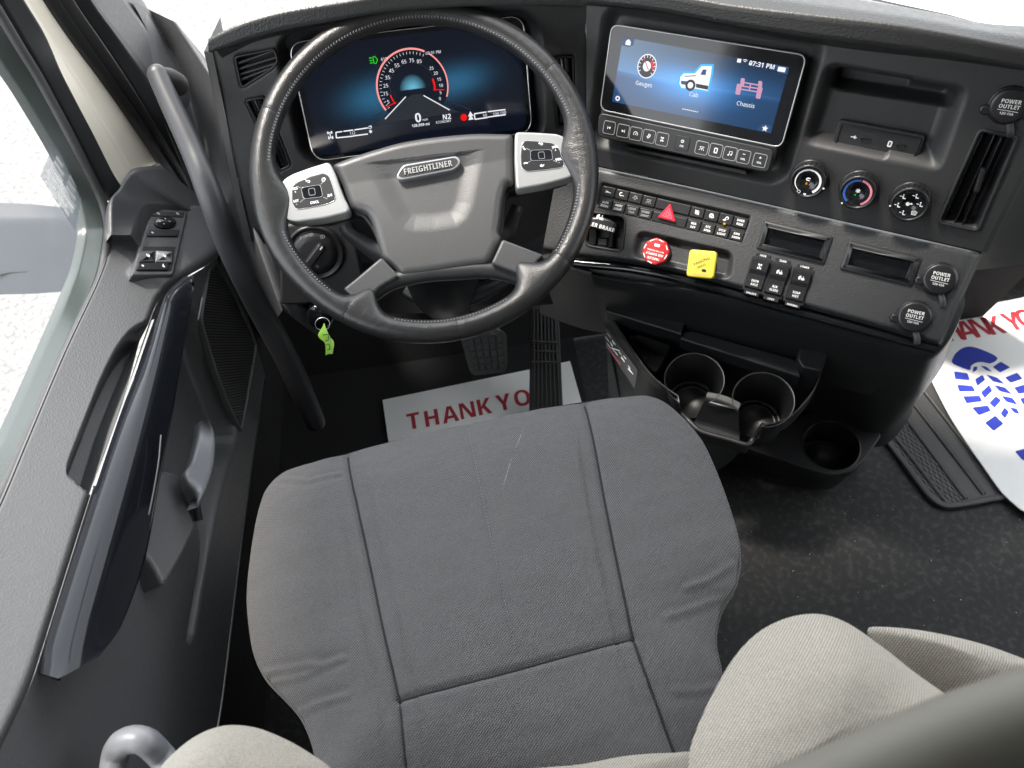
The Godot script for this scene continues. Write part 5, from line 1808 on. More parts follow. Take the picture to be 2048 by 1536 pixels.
# ---------------------------------------------------------------- steering column, light switch, pedals, key
func build_column() -> void:
	var col := thing("steering_column", "dark steering column shroud with stalk levers behind the wheel", "steering column", Vector3(-0.07, 0.45, -0.9))
	var g := Geo.new().mat(M.smooth)
	var pts := q3([-0.08, 0.6128, -0.8332, -0.0837, 0.5019, -0.8318, -0.0769, 0.3709, -0.9236])
	tube(g, samp(pts, 12), [0.07, 0.075, 0.06], 24, 0.75, Vector3(1, 0, 0))
	part(col, "shroud", g)
	g = Geo.new().mat(M.smooth)
	var lower := q3([-0.142, 0.475, -0.8282, -0.1147, 0.4645, -0.8133, -0.0725, 0.4601, -0.8069, -0.0285, 0.4622, -0.81, 0.0144, 0.4699, -0.8209])
	tube(g, samp(lower, 20), [0.012, 0.02, 0.012], 12, 0.7, Vector3(0, 1, 0))
	part(col, "tilt_handle", g)
	g = Geo.new().mat(M.silver)
	g.cap(q3([-0.0914, 0.4999, -0.8028, -0.0684, 0.4998, -0.8026, -0.0731, 0.4936, -0.7937, -0.0875, 0.4939, -0.7942]))
	part(col, "label_tag", g)
	g = Geo.new().mat(M.handle)
	tube(g, samp(q3([-0.1073, 0.5999, -0.7625, -0.1564, 0.5956, -0.7913, -0.1977, 0.6009, -0.8337, -0.2031, 0.608, -0.8438]), 14), [0.022, 0.021, 0.016, 0.011], 16, 0.7, Vector3(0, 0, 1))
	part(col, "stalk", g)
	g = Geo.new().mat(M.handle)
	tube(g, samp(q3([-0.0167, 0.6002, -0.7629, 0.0208, 0.5949, -0.7902, 0.0381, 0.5959, -0.8265, 0.045, 0.6027, -0.8363]), 14), [0.016, 0.014, 0.012, 0.009], 16, 0.8, Vector3(0, 0, 1))
	part(col, "stalk", g)
	# light switch panel on the left of the column
	var K := Transform3D(Vector3(0.99756, 0.00000, -0.06976), Vector3(-0.02837, 0.91355, -0.40575), Vector3(0.06373, 0.40674, 0.91132), Vector3(-0.26500, 0.54724, -0.86165))
	var lp := thing("headlight_panel", "small dark panel with round headlight switch, left under the steering wheel", "light switch", K.origin)
	g = Geo.new().mat(M.plastic)
	plate(g, rnd(q([-0.0378, 0.0498, 0.0657, 0.0459, 0.0569, -0.0922, -0.0761, -0.0733]), 0.01), -0.03, 0.0, 0.004)
	part(lp, "panel", g, K)
	g = Geo.new().mat(M.button)
	var kc := q([0.0006, 0.0008])[0]
	lathe(g, kc, [0.043, -0.002, 0.043, 0.006, 0.041, 0.008, 0.038, 0.008, 0.036, 0.004, 0.033, 0.004, 0.03, 0.012, 0.021, 0.013, 0.0, 0.013])
	var dial := part(lp, "dial", g, K)
	g = Geo.new().mat(M.button)
	var gr := PackedVector2Array()
	for v in box2(0, 0, 0.044, 0.013, 0.005): gr.append(v.rotated(0.7) + kc)
	plate(g, gr, 0.012, 0.024, 0.003)
	g.mat(M.white)
	ribbon(g, PackedVector2Array([kc + Vector2(0.012, 0.0101), kc + Vector2(0.0165, 0.0139)]), 0.002, 0.0243)
	part(dial, "grip", g, K)
	g = Geo.new().mat(M.dim)
	txt(g, "0", kc.x - 0.012, kc.y + 0.029, 0.0045, 0.0125)
	sign_mark(g, "beam", kc.x + 0.004, kc.y + 0.031, 0.006, 0.0125, 0.0008)
	sign_mark(g, "beam", kc.x + 0.019, kc.y + 0.025, 0.007, 0.0125, 0.0008)
	sign_mark(g, "snow", kc.x - 0.001, kc.y - 0.018, 0.006, 0.0135, 0.0006)
	part(dial, "print", g, K)
	# knee cover under it
	g = Geo.new().mat(M.smooth)
	skin(g, [q3([-0.3809, 0.4881, -1.0213, -0.2292, 0.4802, -1.0099, -0.0669, 0.4468, -0.9623, 0.1805, 0.4455, -0.9604]), q3([-0.3691, 0.4431, -0.9222, -0.225, 0.4309, -0.9047, -0.0768, 0.4184, -0.8868, 0.1751, 0.4163, -0.8839]), q3([-0.3868, 0.3546, -0.9352, -0.2475, 0.3402, -0.9147, -0.09, 0.3269, -0.8957, 0.1757, 0.3172, -0.8818])], 24, [6, 4])
	alone("knee_cover", g, "dark cover panel under the dashboard behind the steering column", "panel")
	# brake pedal
	var P := Transform3D(Vector3(0.99939, 0.00000, -0.03490), Vector3(-0.02335, 0.74314, -0.66872), Vector3(0.02594, 0.66913, 0.74269), Vector3(-0.04076, 0.27530, -0.83941))
	var bp := thing("brake_pedal", "wide rubber brake pedal with a grid of raised blocks", "pedal", P.origin)
	g = Geo.new().mat(M.rubber)
	plate(g, rnd(q([-0.038, 0.0342, -0.0141, 0.0372, 0.0345, 0.0322, 0.0455, 0.023, 0.038, -0.0373, 0.0305, -0.0443, -0.0238, -0.042, -0.0316, -0.035]), 0.008), -0.012, 0.0, 0.003)
	part(bp, "pad", g, P)
	var gc := q([-0.0273, 0.0286, 0.0382, 0.0225, 0.0317, -0.0371, -0.0239, -0.0326])
	for j in 5:
		for i in 5:
			g = Geo.new().mat(M.rubber)
			var a := gc[0].lerp(gc[3], (j + 0.5) / 5.0)
			var b := gc[1].lerp(gc[2], (j + 0.5) / 5.0)
			var c := a.lerp(b, (i + 0.5) / 5.0)
			plate(g, box2(c.x, c.y, a.distance_to(b) / 5 * 0.8, gc[0].distance_to(gc[3]) / 5 * 0.8, 0.001, 2), -0.001, 0.0035, 0.001, 2)
			part(bp, "tread_block", g, P)
	g = Geo.new().mat(M.satin)
	tube(g, q3([-0.0164, 0.3002, -0.8575, -0.0152, 0.2827, -0.9371, -0.014, 0.3093, -0.9752]), [0.01], 10, 0.6, Vector3(0, 0, 1))
	part(bp, "arm", g)
	# accelerator
	var A := Transform3D(Vector3(1.00000, 0.00000, 0.00000), Vector3(0.00000, 0.71934, -0.69466), Vector3(0.00000, 0.69466, 0.71934), Vector3(0.05924, 0.04985, -0.84788))
	var ap := thing("accelerator_pedal", "long ribbed accelerator pedal standing over the paper mat", "pedal", A.origin)
	g = Geo.new().mat(M.rubber)
	plate(g, rnd(q([0.0004, 0.2078, 0.0146, 0.2166, 0.0311, 0.2132, 0.0494, 0.2005, 0.0513, 0.1621, 0.0362, -0.0055, 0.0323, -0.0738, -0.041, -0.0733, -0.0289, 0.0201]), 0.008), -0.015, 0.0, 0.003)
	part(ap, "pad", g, A)
	var e0 := q([0.0024, 0.2075, 0.0489, 0.1966])
	var e1 := q([-0.0375, -0.0631, 0.0279, -0.0678])
	for i in 7:
		for k in 3:
			var t0: float = [0.02, 0.27, 0.42][k]
			var t1: float = [0.25, 0.4, 0.98][k]
			var top := e0[0].lerp(e0[1], (i + 0.5) / 7.0)
			var low := e1[0].lerp(e1[1], (i + 0.5) / 7.0)
			g = Geo.new().mat(M.rubber)
			tube(g, PackedVector3Array([Vector3(top.lerp(low, t0).x, top.lerp(low, t0).y, 0.0005), Vector3(top.lerp(low, t1).x, top.lerp(low, t1).y, 0.0005)]), [0.0026], 6)
			part(ap, "rib", g, A)
	for k in 3:
		g = Geo.new().mat(M.rubber)
		var t: float = [0.26, 0.33, 0.41][k]
		var a := e0[0].lerp(e1[0], t)
		var b := e0[1].lerp(e1[1], t)
		tube(g, PackedVector3Array([Vector3(a.x, a.y, 0.0005), Vector3(b.x, b.y, 0.0005)]), [0.0028], 6)
		part(ap, "cross_rib", g, A)
	# key with a paper tag
	var key := thing("key_tag", "green paper key tag hanging from a ring below the dashboard", "key tag", Vector3(-0.26, 0.42, -0.88))
	g = Geo.new().mat(M.chrome)
	var rp := PackedVector3Array()
	var rc := q3([-0.2789, 0.4549, -0.7996])
	for k in 24:
		rp.append(rc[0] + Vector3(cos(TAU * k / 24) * 0.0115, sin(TAU * k / 24) * 0.007, sin(TAU * k / 24) * -0.007))
	tube(g, rp, [0.0008], 6, 1.0, Vector3(0.1, 0.8, 0.6), true)
	part(key, "ring", g)
	g = Geo.new().mat(M.tag)
	var tg := [q3([-0.2764, 0.4577, -0.7948, -0.2865, 0.4518, -0.7864, -0.2846, 0.4471, -0.7797, -0.2775, 0.4437, -0.7661, -0.2792, 0.434, -0.7522]), q3([-0.2734, 0.4626, -0.7931, -0.2697, 0.4556, -0.7831, -0.267, 0.4509, -0.7764, -0.2626, 0.4464, -0.7612, -0.267, 0.4383, -0.7496])]
	skin(g, [tg[0], tg[1]], 14, [4], func(p: Vector3, u: float, v: float) -> Vector3: return p + Vector3(0, 0.002 * sin(v * PI), 0.004 * sin(u * 6.0)))
	g.mat(M.black)
	part(key, "tag", g)
	g = Geo.new().mat(M.black)
	for k in [[-0.2769, 0.4573, -0.7751, -0.269, 0.4575, -0.7754, -0.2688, 0.4522, -0.7677, -0.2752, 0.4518, -0.7672], [-0.2741, 0.4497, -0.7608, -0.2693, 0.4502, -0.7614, -0.2689, 0.4457, -0.755, -0.2729, 0.4452, -0.7543]]:
		tube(g, q3(k), [0.0008], 5)
	part(key, "writing", g)
	g = Geo.new().mat(M.gloss)
	lathe(g, Vector2.ZERO, [0.02, -0.01, 0.02, 0.004, 0.015, 0.006, 0.0, 0.006])
	part(key, "ignition_lock", g, Transform3D(K.basis, q3([-0.2832, 0.4549, -0.8169])[0]))

# ---------------------------------------------------------------- driver's door
func build_door() -> void:
	var D := Transform3D(Vector3(-0.09452, -0.09397, -0.99108), Vector3(-0.70503, 0.70918, 0.00000), Vector3(0.70285, 0.69874, -0.13329), Vector3(-0.48500, 0.65710, -0.57267))
	var E := Transform3D(Vector3(0.00000, 0.00000, -1.00000), Vector3(-0.05234, 0.99863, -0.00000), Vector3(0.99863, 0.05234, 0.00000), Vector3(-0.44000, 0.45000, -0.55000))
	var door := thing("driver_door", "dark moulded door panel with gloss black pull bar, speaker grille and open pocket", "door", Vector3(-0.5, 0.2, -0.5))
	# upper ledge, falling inwards, with the hand pocket behind the bar
	var inner := samp(q3([-0.4594, 0.0281, 0, -0.3955, 0.0132, 0, -0.3399, 0.0023, 0, -0.1363, -0.0177, 0, -0.0048, -0.0333, 0, 0.1873, -0.0558, 0, 0.2574, -0.088, 0, 0.3484, -0.1349, 0, 0.4466, -0.1274, 0]), 80)
	var outer := samp(q3([-0.2975, 0.085, 0, -0.2419, 0.0748, 0, -0.1777, 0.0634, 0, -0.0851, 0.0538, 0, 0.0444, 0.04, 0, 0.1824, 0.022, 0, 0.261, 0.0183, 0, 0.3586, 0.0306, 0, 0.3916, 0.0208, 0]), 80)
	var pocket_o := loop2(q([0.1512, -0.0564, 0.1405, -0.0431, 0.117, -0.0267, 0.0776, -0.0131, 0.019, -0.0021, -0.0464, 0.0062, -0.1032, 0.013, -0.1222, 0.014, -0.1303, 0.0079, -0.1423, -0.0195, -0.0294, -0.0305]), 60)
	var swell := rnd(q([0.2149, -0.0159, 0.2968, -0.0545, 0.4035, -0.0646, 0.4457, -0.1224, 0.3474, -0.1333, 0.2629, -0.0934, 0.2236, -0.0677]), 0.01)
	var fD := func(p: Vector3, _u: float, v: float) -> Vector3:
		var w := Vector2(p.x, p.y)
		var z := pit(poly_d(w, pocket_o), 0.05, 0.011)
		z += edge(v * 0.09, 0.012) + edge((1 - v) * 0.1, 0.004)
		var d := poly_d(w, swell)
		z += 0.008 * smoothstep(0.012, -0.004, d)
		return p + Vector3(0, 0, z)
	var g := Geo.new().mat(M.door)
	skin(g, [inner, outer], 260, [90], fD)
	skin(g, [outer, shift(outer, Vector3(0, 0.003, -0.03))], 80, [2])
	skin(g, [shift(inner, Vector3(0, -0.02, -0.09)), shift(inner, Vector3(0, -0.004, -0.02)), shift(inner, Vector3(0, 0.0, -0.010))], 80, [4, 2])
	part(door, "ledge", g, D)
	# front upstand under the mirror corner
	g = Geo.new().mat(M.door_shaded)
	var a0 := q3([-0.505, 0.6707, -0.8214, -0.505, 0.6883, -0.8714, -0.505, 0.6783, -0.9056, -0.5, 0.6706, -0.9549, -0.5, 0.6307, -1.0131, -0.5, 0.6041, -1.0459])
	var a1 := q3([-0.49, 0.6516, -0.8381, -0.49, 0.6358, -0.9148, -0.475, 0.5928, -0.9596, -0.46, 0.5687, -0.9739, -0.46, 0.5245, -1.0229, -0.46, 0.4811, -1.0658])
	skin(g, [shift(a0, Vector3(-0.02, -0.02, -0.01)), a0, a1, shift(a1, Vector3(0.0, -0.03, 0.0))], 30, [2, 12, 2])
	part(door, "corner_trim", g)
	# side of the door below the ledge
	g = Geo.new().mat(M.door_shaded)
	var st := samp(q3([-0.4382, 0.2862, 0, -0.3736, 0.2626, 0, -0.3175, 0.2462, 0, -0.1253, 0.2184, 0, -0.001, 0.199, 0, 0.1781, 0.1691, 0, 0.2719, 0.1182, 0, 0.4051, 0.0398, 0, 0.4771, 0.0631, 0]), 80)
	var sb := samp(q3([-0.4041, -0.0808, 0, -0.2883, -0.1128, 0, -0.1546, -0.124, 0, -0.0136, -0.1337, 0, 0.1353, -0.1481, 0, 0.2954, -0.1677, 0]), 80)
	var well := loop2(q([0.2379, 0.1125, 0.2298, 0.0707, 0.1807, -0.0096, 0.1278, -0.0807, 0.053, -0.0644, -0.0455, -0.0438, -0.1438, -0.0312, -0.2077, -0.0249, -0.2198, -0.0149, -0.2194, -0.0033, -0.1656, -0.0065, -0.0896, -0.0097, -0.049, 0.0282, -0.0459, 0.0941, -0.0261, 0.1357, 0.1108, 0.1373]), 70)
	var ear := q([0.3736, 0.0719, 0.3721, 0.0469, 0.3587, -0.0268, 0.3272, -0.1143, 0.2683, -0.1081, 0.1311, -0.0892, 0.1436, -0.0523, 0.1815, 0.0158, 0.2316, 0.0743])
	var fS := func(p: Vector3, _u: float, v: float) -> Vector3:
		var w := Vector2(p.x, p.y)
		var z := pit(poly_d(w, well), 0.035, 0.016) + edge((1 - v) * 0.3, 0.006)
		return p + Vector3(0, 0, z)
	skin(g, [st, sb], 220, [110], fS)
	skin(g, [sb, shift(sb, Vector3(0, -0.004, -0.004)), shift(sb, Vector3(0, -0.02, -0.06))], 60, [2, 2])
	part(door, "side_panel", g, E)
	# shelf that rises inside the pocket
	g = Geo.new().mat(M.door)
	plate(g, rnd(q([-0.0245, 0.0242, 0, 0, 0.0069, -0.0218, -0.0106, -0.0482, -0.0452, -0.0611, -0.1027, -0.0359, -0.1516, -0.0101, -0.132, 0.0079, -0.1189, 0.0268]), 0.008), -0.04, 0.0, 0.006, 5)
	part(door, "pocket_shelf", g, Transform3D(Vector3(-0.10587, -0.03407, -0.99380), Vector3(-0.30631, 0.95193, -0.00000), Vector3(0.94603, 0.30441, -0.11122), Vector3(-0.43700, 0.56218, -0.50709)))
	# release lever
	g = Geo.new().mat(M.lever)
	var la := samp(q3([-0.405, 0.5543, -0.5783, -0.405, 0.5528, -0.5504, -0.405, 0.5604, -0.5133, -0.405, 0.5713, -0.4865, -0.405, 0.5375, -0.473]), 20)
	var lb := samp(q3([-0.39, 0.5639, -0.5727, -0.39, 0.5424, -0.5631, -0.39, 0.5365, -0.5277, -0.39, 0.5473, -0.4863, -0.39, 0.5647, -0.4538]), 20)
	skin(g, [shift(la, Vector3(-0.012, -0.01, 0)), la, lb, shift(lb, Vector3(-0.004, -0.012, 0)), shift(lb, Vector3(-0.02, -0.016, 0))], 24, [2, 6, 2, 2])
	part(door, "release_lever", g, Transform3D(), "pale grey curved release lever in the pocket")
	g = Geo.new().mat(M.black)
	tube(g, q3([-0.41, 0.5612, -0.4961, -0.41, 0.5469, -0.4863, -0.41, 0.5257, -0.4728, -0.41, 0.5128, -0.4583]), [0.006, 0.005], 8)
	part(door, "lever_slot", g)
	# gloss pull bar
	var bar0 := samp(q3([-0.452, 0.6917, -0.2335, -0.452, 0.6935, -0.2612, -0.452, 0.6689, -0.4298, -0.452, 0.65, -0.5449, -0.452, 0.6167, -0.7061, -0.452, 0.6025, -0.7649, -0.452, 0.5621, -0.8357]), 70)
	var bar1 := samp(q3([-0.424, 0.7061, -0.2212, -0.424, 0.7021, -0.2388, -0.424, 0.6893, -0.3262, -0.424, 0.6746, -0.4389, -0.424, 0.6603, -0.5664, -0.424, 0.648, -0.7083, -0.424, 0.626, -0.7583, -0.424, 0.6051, -0.7898]), 70)
	var bar2 := samp(q3([-0.405, 0.684, -0.2428, -0.405, 0.6554, -0.2799, -0.405, 0.6318, -0.3567, -0.405, 0.6278, -0.4533, -0.405, 0.6232, -0.5651, -0.405, 0.6232, -0.6831, -0.405, 0.6194, -0.7523, -0.405, 0.6248, -0.7602]), 70)
	g = Geo.new().mat(M.piano)
	var rings := [shift(bar0, Vector3(0.002, -0.03, 0))]
	for k in 7:
		var ring_p := PackedVector3Array()
		var t := k / 6.0
		for i in 70: ring_p.append(bar0[i].lerp(bar1[i], t) + Vector3(-0.2, 0.9, 0).normalized() * 0.003 * sin(PI * t))
		rings.append(ring_p)
	for k in range(1, 13):
		var ring_p := PackedVector3Array()
		var t := k / 12.0
		for i in 70: ring_p.append(bar1[i].lerp(bar2[i], t) + Vector3(0.8, 0.4, 0).normalized() * 0.006 * sin(PI * sqrt(t)))
		rings.append(ring_p)
	rings.append(shift(bar2, Vector3(-0.02, -0.015, 0)))
	g.loft(rings, false)
	part(door, "pull_bar", g, Transform3D(), "gloss black pull bar along the door")
	g = Geo.new().mat(M.silver)
	tube(g, samp(q3([-0.455, 0.663, -0.4345, -0.455, 0.6526, -0.4943, -0.455, 0.6367, -0.5833, -0.455, 0.6158, -0.7056]), 24), [0.0035], 8, 0.8)
	part(door, "bright_strip", g)
	# raised name on the bar, dark on dark
	g = Geo.new().mat(M.smooth)
	tube(g, samp(q3([-0.4, 0.6501, -0.4982, -0.4, 0.6457, -0.4682, -0.4, 0.6457, -0.4307, -0.4, 0.6474, -0.4001]), 8), [0.0012], 5)
	part(door, "bar_mark", g)
	# speaker grille: frame, backing and many thin ribs
	g = Geo.new().mat(M.door_shaded)
	var eo := ccw(rnd(ear, 0.008))
	ring(g, eo, 0.004, -0.004, 0.006, 0.002)
	g.mat(M.black)
	fill(g, inset(eo, 0.002), 0.0012)
	var gr := part(door, "speaker_grille", g, E)
	g = Geo.new().mat(M.door_shaded)
	var rd := q([0.2279, 0.0671, 0.349, -0.0892])
	var dir := (rd[1] - rd[0]).normalized()
	var nrm := Vector2(-dir.y, dir.x)
	var inn := inset(eo, 0.003)
	var lo := 1e9
	var hi := -1e9
	for p in inn:
		lo = minf(lo, p.dot(nrm))
		hi = maxf(hi, p.dot(nrm))
	var count := 64
	for k in count:
		var s := lerpf(lo, hi, (k + 0.5) / count)
		var cutn: Array = Geometry2D.intersect_polyline_with_polygon(PackedVector2Array([nrm * s - dir * 2.0, nrm * s + dir * 2.0]), inn)
		for c in cutn:
			var a: Vector2 = c[0]
			var b: Vector2 = c[-1]
			tube(g, PackedVector3Array([Vector3(a.x, a.y, 0.002), Vector3(b.x, b.y, 0.002)]), [0.0011], 5, 1.0, Vector3(0, 0, 1), false, false)
	var ribs := part(gr, "grille_rib", g, E)
	ribs.set_meta("kind", "stuff")
	g = Geo.new().mat(M.satin)
	tube(g, q3([0.222, 0.0843, 0.006, 0.2407, 0.0826, 0.006, 0.2665, 0.0824, 0.006]), [0.0015], 6)
	part(gr, "clip", g, E)
	# switches for mirrors and windows
	g = Geo.new().mat(M.door_shaded)
	var pad := rnd(q([0.3641, -0.0233, 0.3936, -0.0771, 0.2342, -0.0672, 0.2014, -0.0129]), 0.005)
	plate(g, pad, -0.012, 0.013, 0.003)
	var sw := part(door, "switch_pad", g, D)
	var z := 0.0132
	g = Geo.new().mat(M.button)
	plate(g, rnd(q([0.3566, -0.0275, 0.3854, -0.0708, 0.3718, -0.0697, 0.344, -0.0261]), 0.001), z - 0.002, z + 0.001, 0.0006)
	g.mat(M.white)
	sign_mark(g, "mirror", 0.3551, -0.034, 0.0035, z + 0.0014, 0.0008)
	sign_mark(g, "mirror", 0.3743, -0.0612, 0.0035, z + 0.0014, 0.0008)
	part(sw, "mirror_select_button", g, D)
	g = Geo.new().mat(M.gloss)
	var rc := q([0.3396, -0.0461, 0.3502, -0.0613, 0.3529, -0.0453])
	var disc := PackedVector2Array()
	for k in 32: disc.append(rc[0] + (rc[1] - rc[0]) * cos(TAU * k / 32) + (rc[2] - rc[0]) * sin(TAU * k / 32))
	plate(g, disc, z - 0.001, z + 0.003, 0.0015, 4, 0.0012)
	g.mat(M.white)
	var ar := q([0.3453, -0.044, 0.3336, -0.0371, 0.343, -0.0504, 0.3321, -0.0431])
	for v in ar: fill(g, ell(v.x, v.y, 0.0015, 0.0015, 3, 1.2), z + 0.0044)
	part(sw, "mirror_rocker", g, D)
	g = Geo.new().mat(M.button)
	plate(g, rnd(q([0.3093, -0.0249, 0.3373, -0.0669, 0.3202, -0.066, 0.2926, -0.0237]), 0.0015), z - 0.002, z + 0.002, 0.0012)
	g.mat(M.white)
	sign_mark(g, "lock", 0.3042, -0.03, 0.003, z + 0.0024, 0.0007)
	part(sw, "mirror_fold_button", g, D)
	g = Geo.new().mat(M.black)
	fill(g, rnd(q([0.2686, -0.0221, 0.2961, -0.0645, 0.2403, -0.063, 0.2139, -0.018]), 0.002), z + 0.0004)
	part(sw, "switch_well", g, D)
	var wq: Array = [q([0.2536, -0.0193, 0.2662, -0.037, 0.2417, -0.0387, 0.2286, -0.0186]), q([0.2668, -0.038, 0.278, -0.0596, 0.2551, -0.0615, 0.2418, -0.0395])]
	for k in 2:
		g = Geo.new().mat(M.satin if k == 1 else M.handle)
		plate(g, rnd(wq[k], 0.0015), z - 0.002, z + 0.004, 0.002, 4, 0.0008)
		g.mat(M.white)
		var c: Vector2 = (wq[k][0] + wq[k][1] + wq[k][2] + wq[k][3]) / 4.0
		sign_mark(g, "window", c.x, c.y, 0.0042, z + 0.0051, 0.0008)
		part(sw, "window_switch", g, D)
	g = Geo.new().mat(M.button)
	plate(g, rnd(q([0.2302, -0.0192, 0.2531, -0.0579, 0.2367, -0.0576, 0.2133, -0.0177]), 0.001), z - 0.002, z + 0.0025, 0.0012)
	g.mat(M.white)
	sign_mark(g, "lock", 0.225, -0.0244, 0.003, z + 0.003, 0.0007)
	sign_mark(g, "key", 0.2418, -0.0511, 0.005, z + 0.003, 0.0007)
	part(sw, "door_lock_button", g, D)
	# window: black inner seal, wide glossy channel, glass
	var seal := samp(q3([-0.525, 1.0022, -0.9368, -0.525, 0.9225, -0.9308, -0.525, 0.8828, -0.927, -0.525, 0.8408, -0.9243, -0.525, 0.7553, -0.9077, -0.525, 0.6806, -0.8865, -0.525, 0.6545, -0.8623, -0.525, 0.6462, -0.8312, -0.525, 0.6423, -0.7689, -0.525, 0.6691, -0.6198, -0.525, 0.6899, -0.4969, -0.525, 0.7052, -0.4096, -0.525, 0.7256, -0.335]), 80)
	g = Geo.new().mat(M.rubber)
	tube(g, seal, [0.006], 10, 1.0, Vector3(1, 0, 0))
	part(door, "window_seal", g)
	var ch0 := samp(q3([-0.53, 0.9968, -0.9411, -0.53, 0.9162, -0.9347, -0.53, 0.8761, -0.9307, -0.53, 0.8332, -0.9264, -0.53, 0.7499, -0.9075, -0.53, 0.6773, -0.8852, -0.53, 0.6547, -0.8631, -0.53, 0.6478, -0.8326, -0.53, 0.6442, -0.7718, -0.53, 0.67, -0.6231, -0.53, 0.6902, -0.5002, -0.53, 0.7053, -0.4132, -0.53, 0.7252, -0.3383]), 80)
	var ch1 := samp(q3([-0.55, 1.003, -0.9315, -0.55, 0.9183, -0.9266, -0.55, 0.8776, -0.9175, -0.55, 0.8323, -0.9157, -0.55, 0.7546, -0.904, -0.55, 0.688, -0.8815, -0.55, 0.6639, -0.8576, -0.55, 0.6578, -0.8343, -0.55, 0.6548, -0.7759, -0.55, 0.6718, -0.6354, -0.55, 0.6884, -0.5138, -0.55, 0.7057, -0.4275, -0.55, 0.725, -0.354]), 80)
	g = Geo.new().mat(M.channel)
	skin(g, [shift(ch0, Vector3(0.0, -0.004, 0)), ch0, ch1, shift(ch1, Vector3(-0.012, 0, 0))], 120, [2, 8, 2])
	part(door, "window_channel", g)
	g = Geo.new().mat(M.glass)
	g.cap(ch1)
	part(door, "window_glass", g)
	# sticker on the glass, print facing outwards
	g = Geo.new().mat(M.dim.duplicate())
	var faint: StandardMaterial3D = g.order[0]
	faint.transparency = BaseMaterial3D.TRANSPARENCY_ALPHA
	faint.albedo_color = Color(0.55, 0.58, 0.62, 0.5)
	faint.roughness = 0.5
	var tk := q3([-0.548, 0.7639, -0.8956, -0.548, 0.6899, -0.8974, -0.548, 0.683, -0.8252, -0.548, 0.7671, -0.8362])
	g.cap(tk)
	var sticker := part(door, "window_sticker", g)
	g = Geo.new().mat(M.white)
	for k in 6:
		for side in 2:
			var t0 := (k + 0.25) / 6.2
			var t1 := (k + 0.8) / 6.2
			var s0 := 0.14 + 0.42 * side
			var s1 := s0 + 0.22 + 0.1 * absf(sin(k * 2.3 + side))
			var at := func(t: float, u: float) -> Vector3: return tk[0].lerp(tk[3], t).lerp(tk[1].lerp(tk[2], t), u) + Vector3(0.0006, 0, 0)
			g.cap(PackedVector3Array([at.call(t0, s0), at.call(t0, s1), at.call(t1, s1), at.call(t1, s0)]))
	part(sticker, "print", g)
	# rain drops and grit on the glass and its channel
	g = Geo.new().mat(M.white)
	var rg := RandomNumberGenerator.new()
	rg.seed = 11
	for k in 260:
		var t := rg.randf()
		var i := int(t * 79.0)
		var p := ch1[i].lerp(ch0[i], rg.randf_range(-0.6, 0.9)) + Vector3(0.001, 0.0, 0.0)
		var s := rg.randf_range(0.0004, 0.0014)
		if rg.randf() < 0.6: s *= 0.5
		tube(g, PackedVector3Array([p, p + Vector3(0.0, s * 1.6, 0.0)]), [s], 5)
	var drops := part(door, "dried_drops", g)
	drops.set_meta("kind", "stuff")
	# door frame before the window: black rail, painted strip, black rails of the opening
	var r0 := samp(q3([-0.52, 0.9905, -0.9492, -0.52, 0.9276, -0.942, -0.52, 0.8853, -0.9377, -0.52, 0.8417, -0.9323, -0.52, 0.7556, -0.9166, -0.52, 0.6892, -0.9026, -0.52, 0.6644, -0.9018]), 30)
	var r1 := samp(q3([-0.505, 0.9849, -0.9625, -0.505, 0.9207, -0.9595, -0.505, 0.8774, -0.9581, -0.505, 0.833, -0.942, -0.505, 0.7496, -0.9264, -0.505, 0.6996, -0.9152, -0.505, 0.6733, -0.9157]), 30)
	g = Geo.new().mat(M.smooth)
	skin(g, [shift(r0, Vector3(-0.02, 0, 0)), r0, r0, r1, r1, shift(r1, Vector3(-0.01, -0.004, -0.004))], 40, [2, 1, 8, 1, 2])
	part(door, "window_rail", g)
	var p1 := samp(q3([-0.515, 0.962, -1.0335, -0.515, 0.8856, -1.0277, -0.515, 0.8217, -1.0363, -0.515, 0.7559, -1.0515, -0.515, 0.6685, -1.0667, -0.515, 0.5882, -1.0764]), 30)
	g = Geo.new().mat(M.cream)
	var pm0 := PackedVector3Array()
	var pm1 := PackedVector3Array()
	for i in 30:
		pm0.append(r1[i].lerp(p1[i], 0.4) + Vector3(-0.006, 0, 0))
		pm1.append(r1[i].lerp(p1[i], 0.65) + Vector3(-0.016, 0, 0))
	skin(g, [shift(r1, Vector3(-0.004, 0, 0)), pm0, pm1, shift(p1, Vector3(-0.004, 0, 0))], 40, [6, 6, 6])
	# its lower end, covered by the corner trim
	skin(g, [PackedVector3Array([r1[-1], p1[-1]]), q3([-0.51, 0.6356, -0.9107, -0.51, 0.575, -1.0677])], 6, [4])
	part(door, "painted_frame", g, Transform3D(), "cream painted metal strip of the door frame")
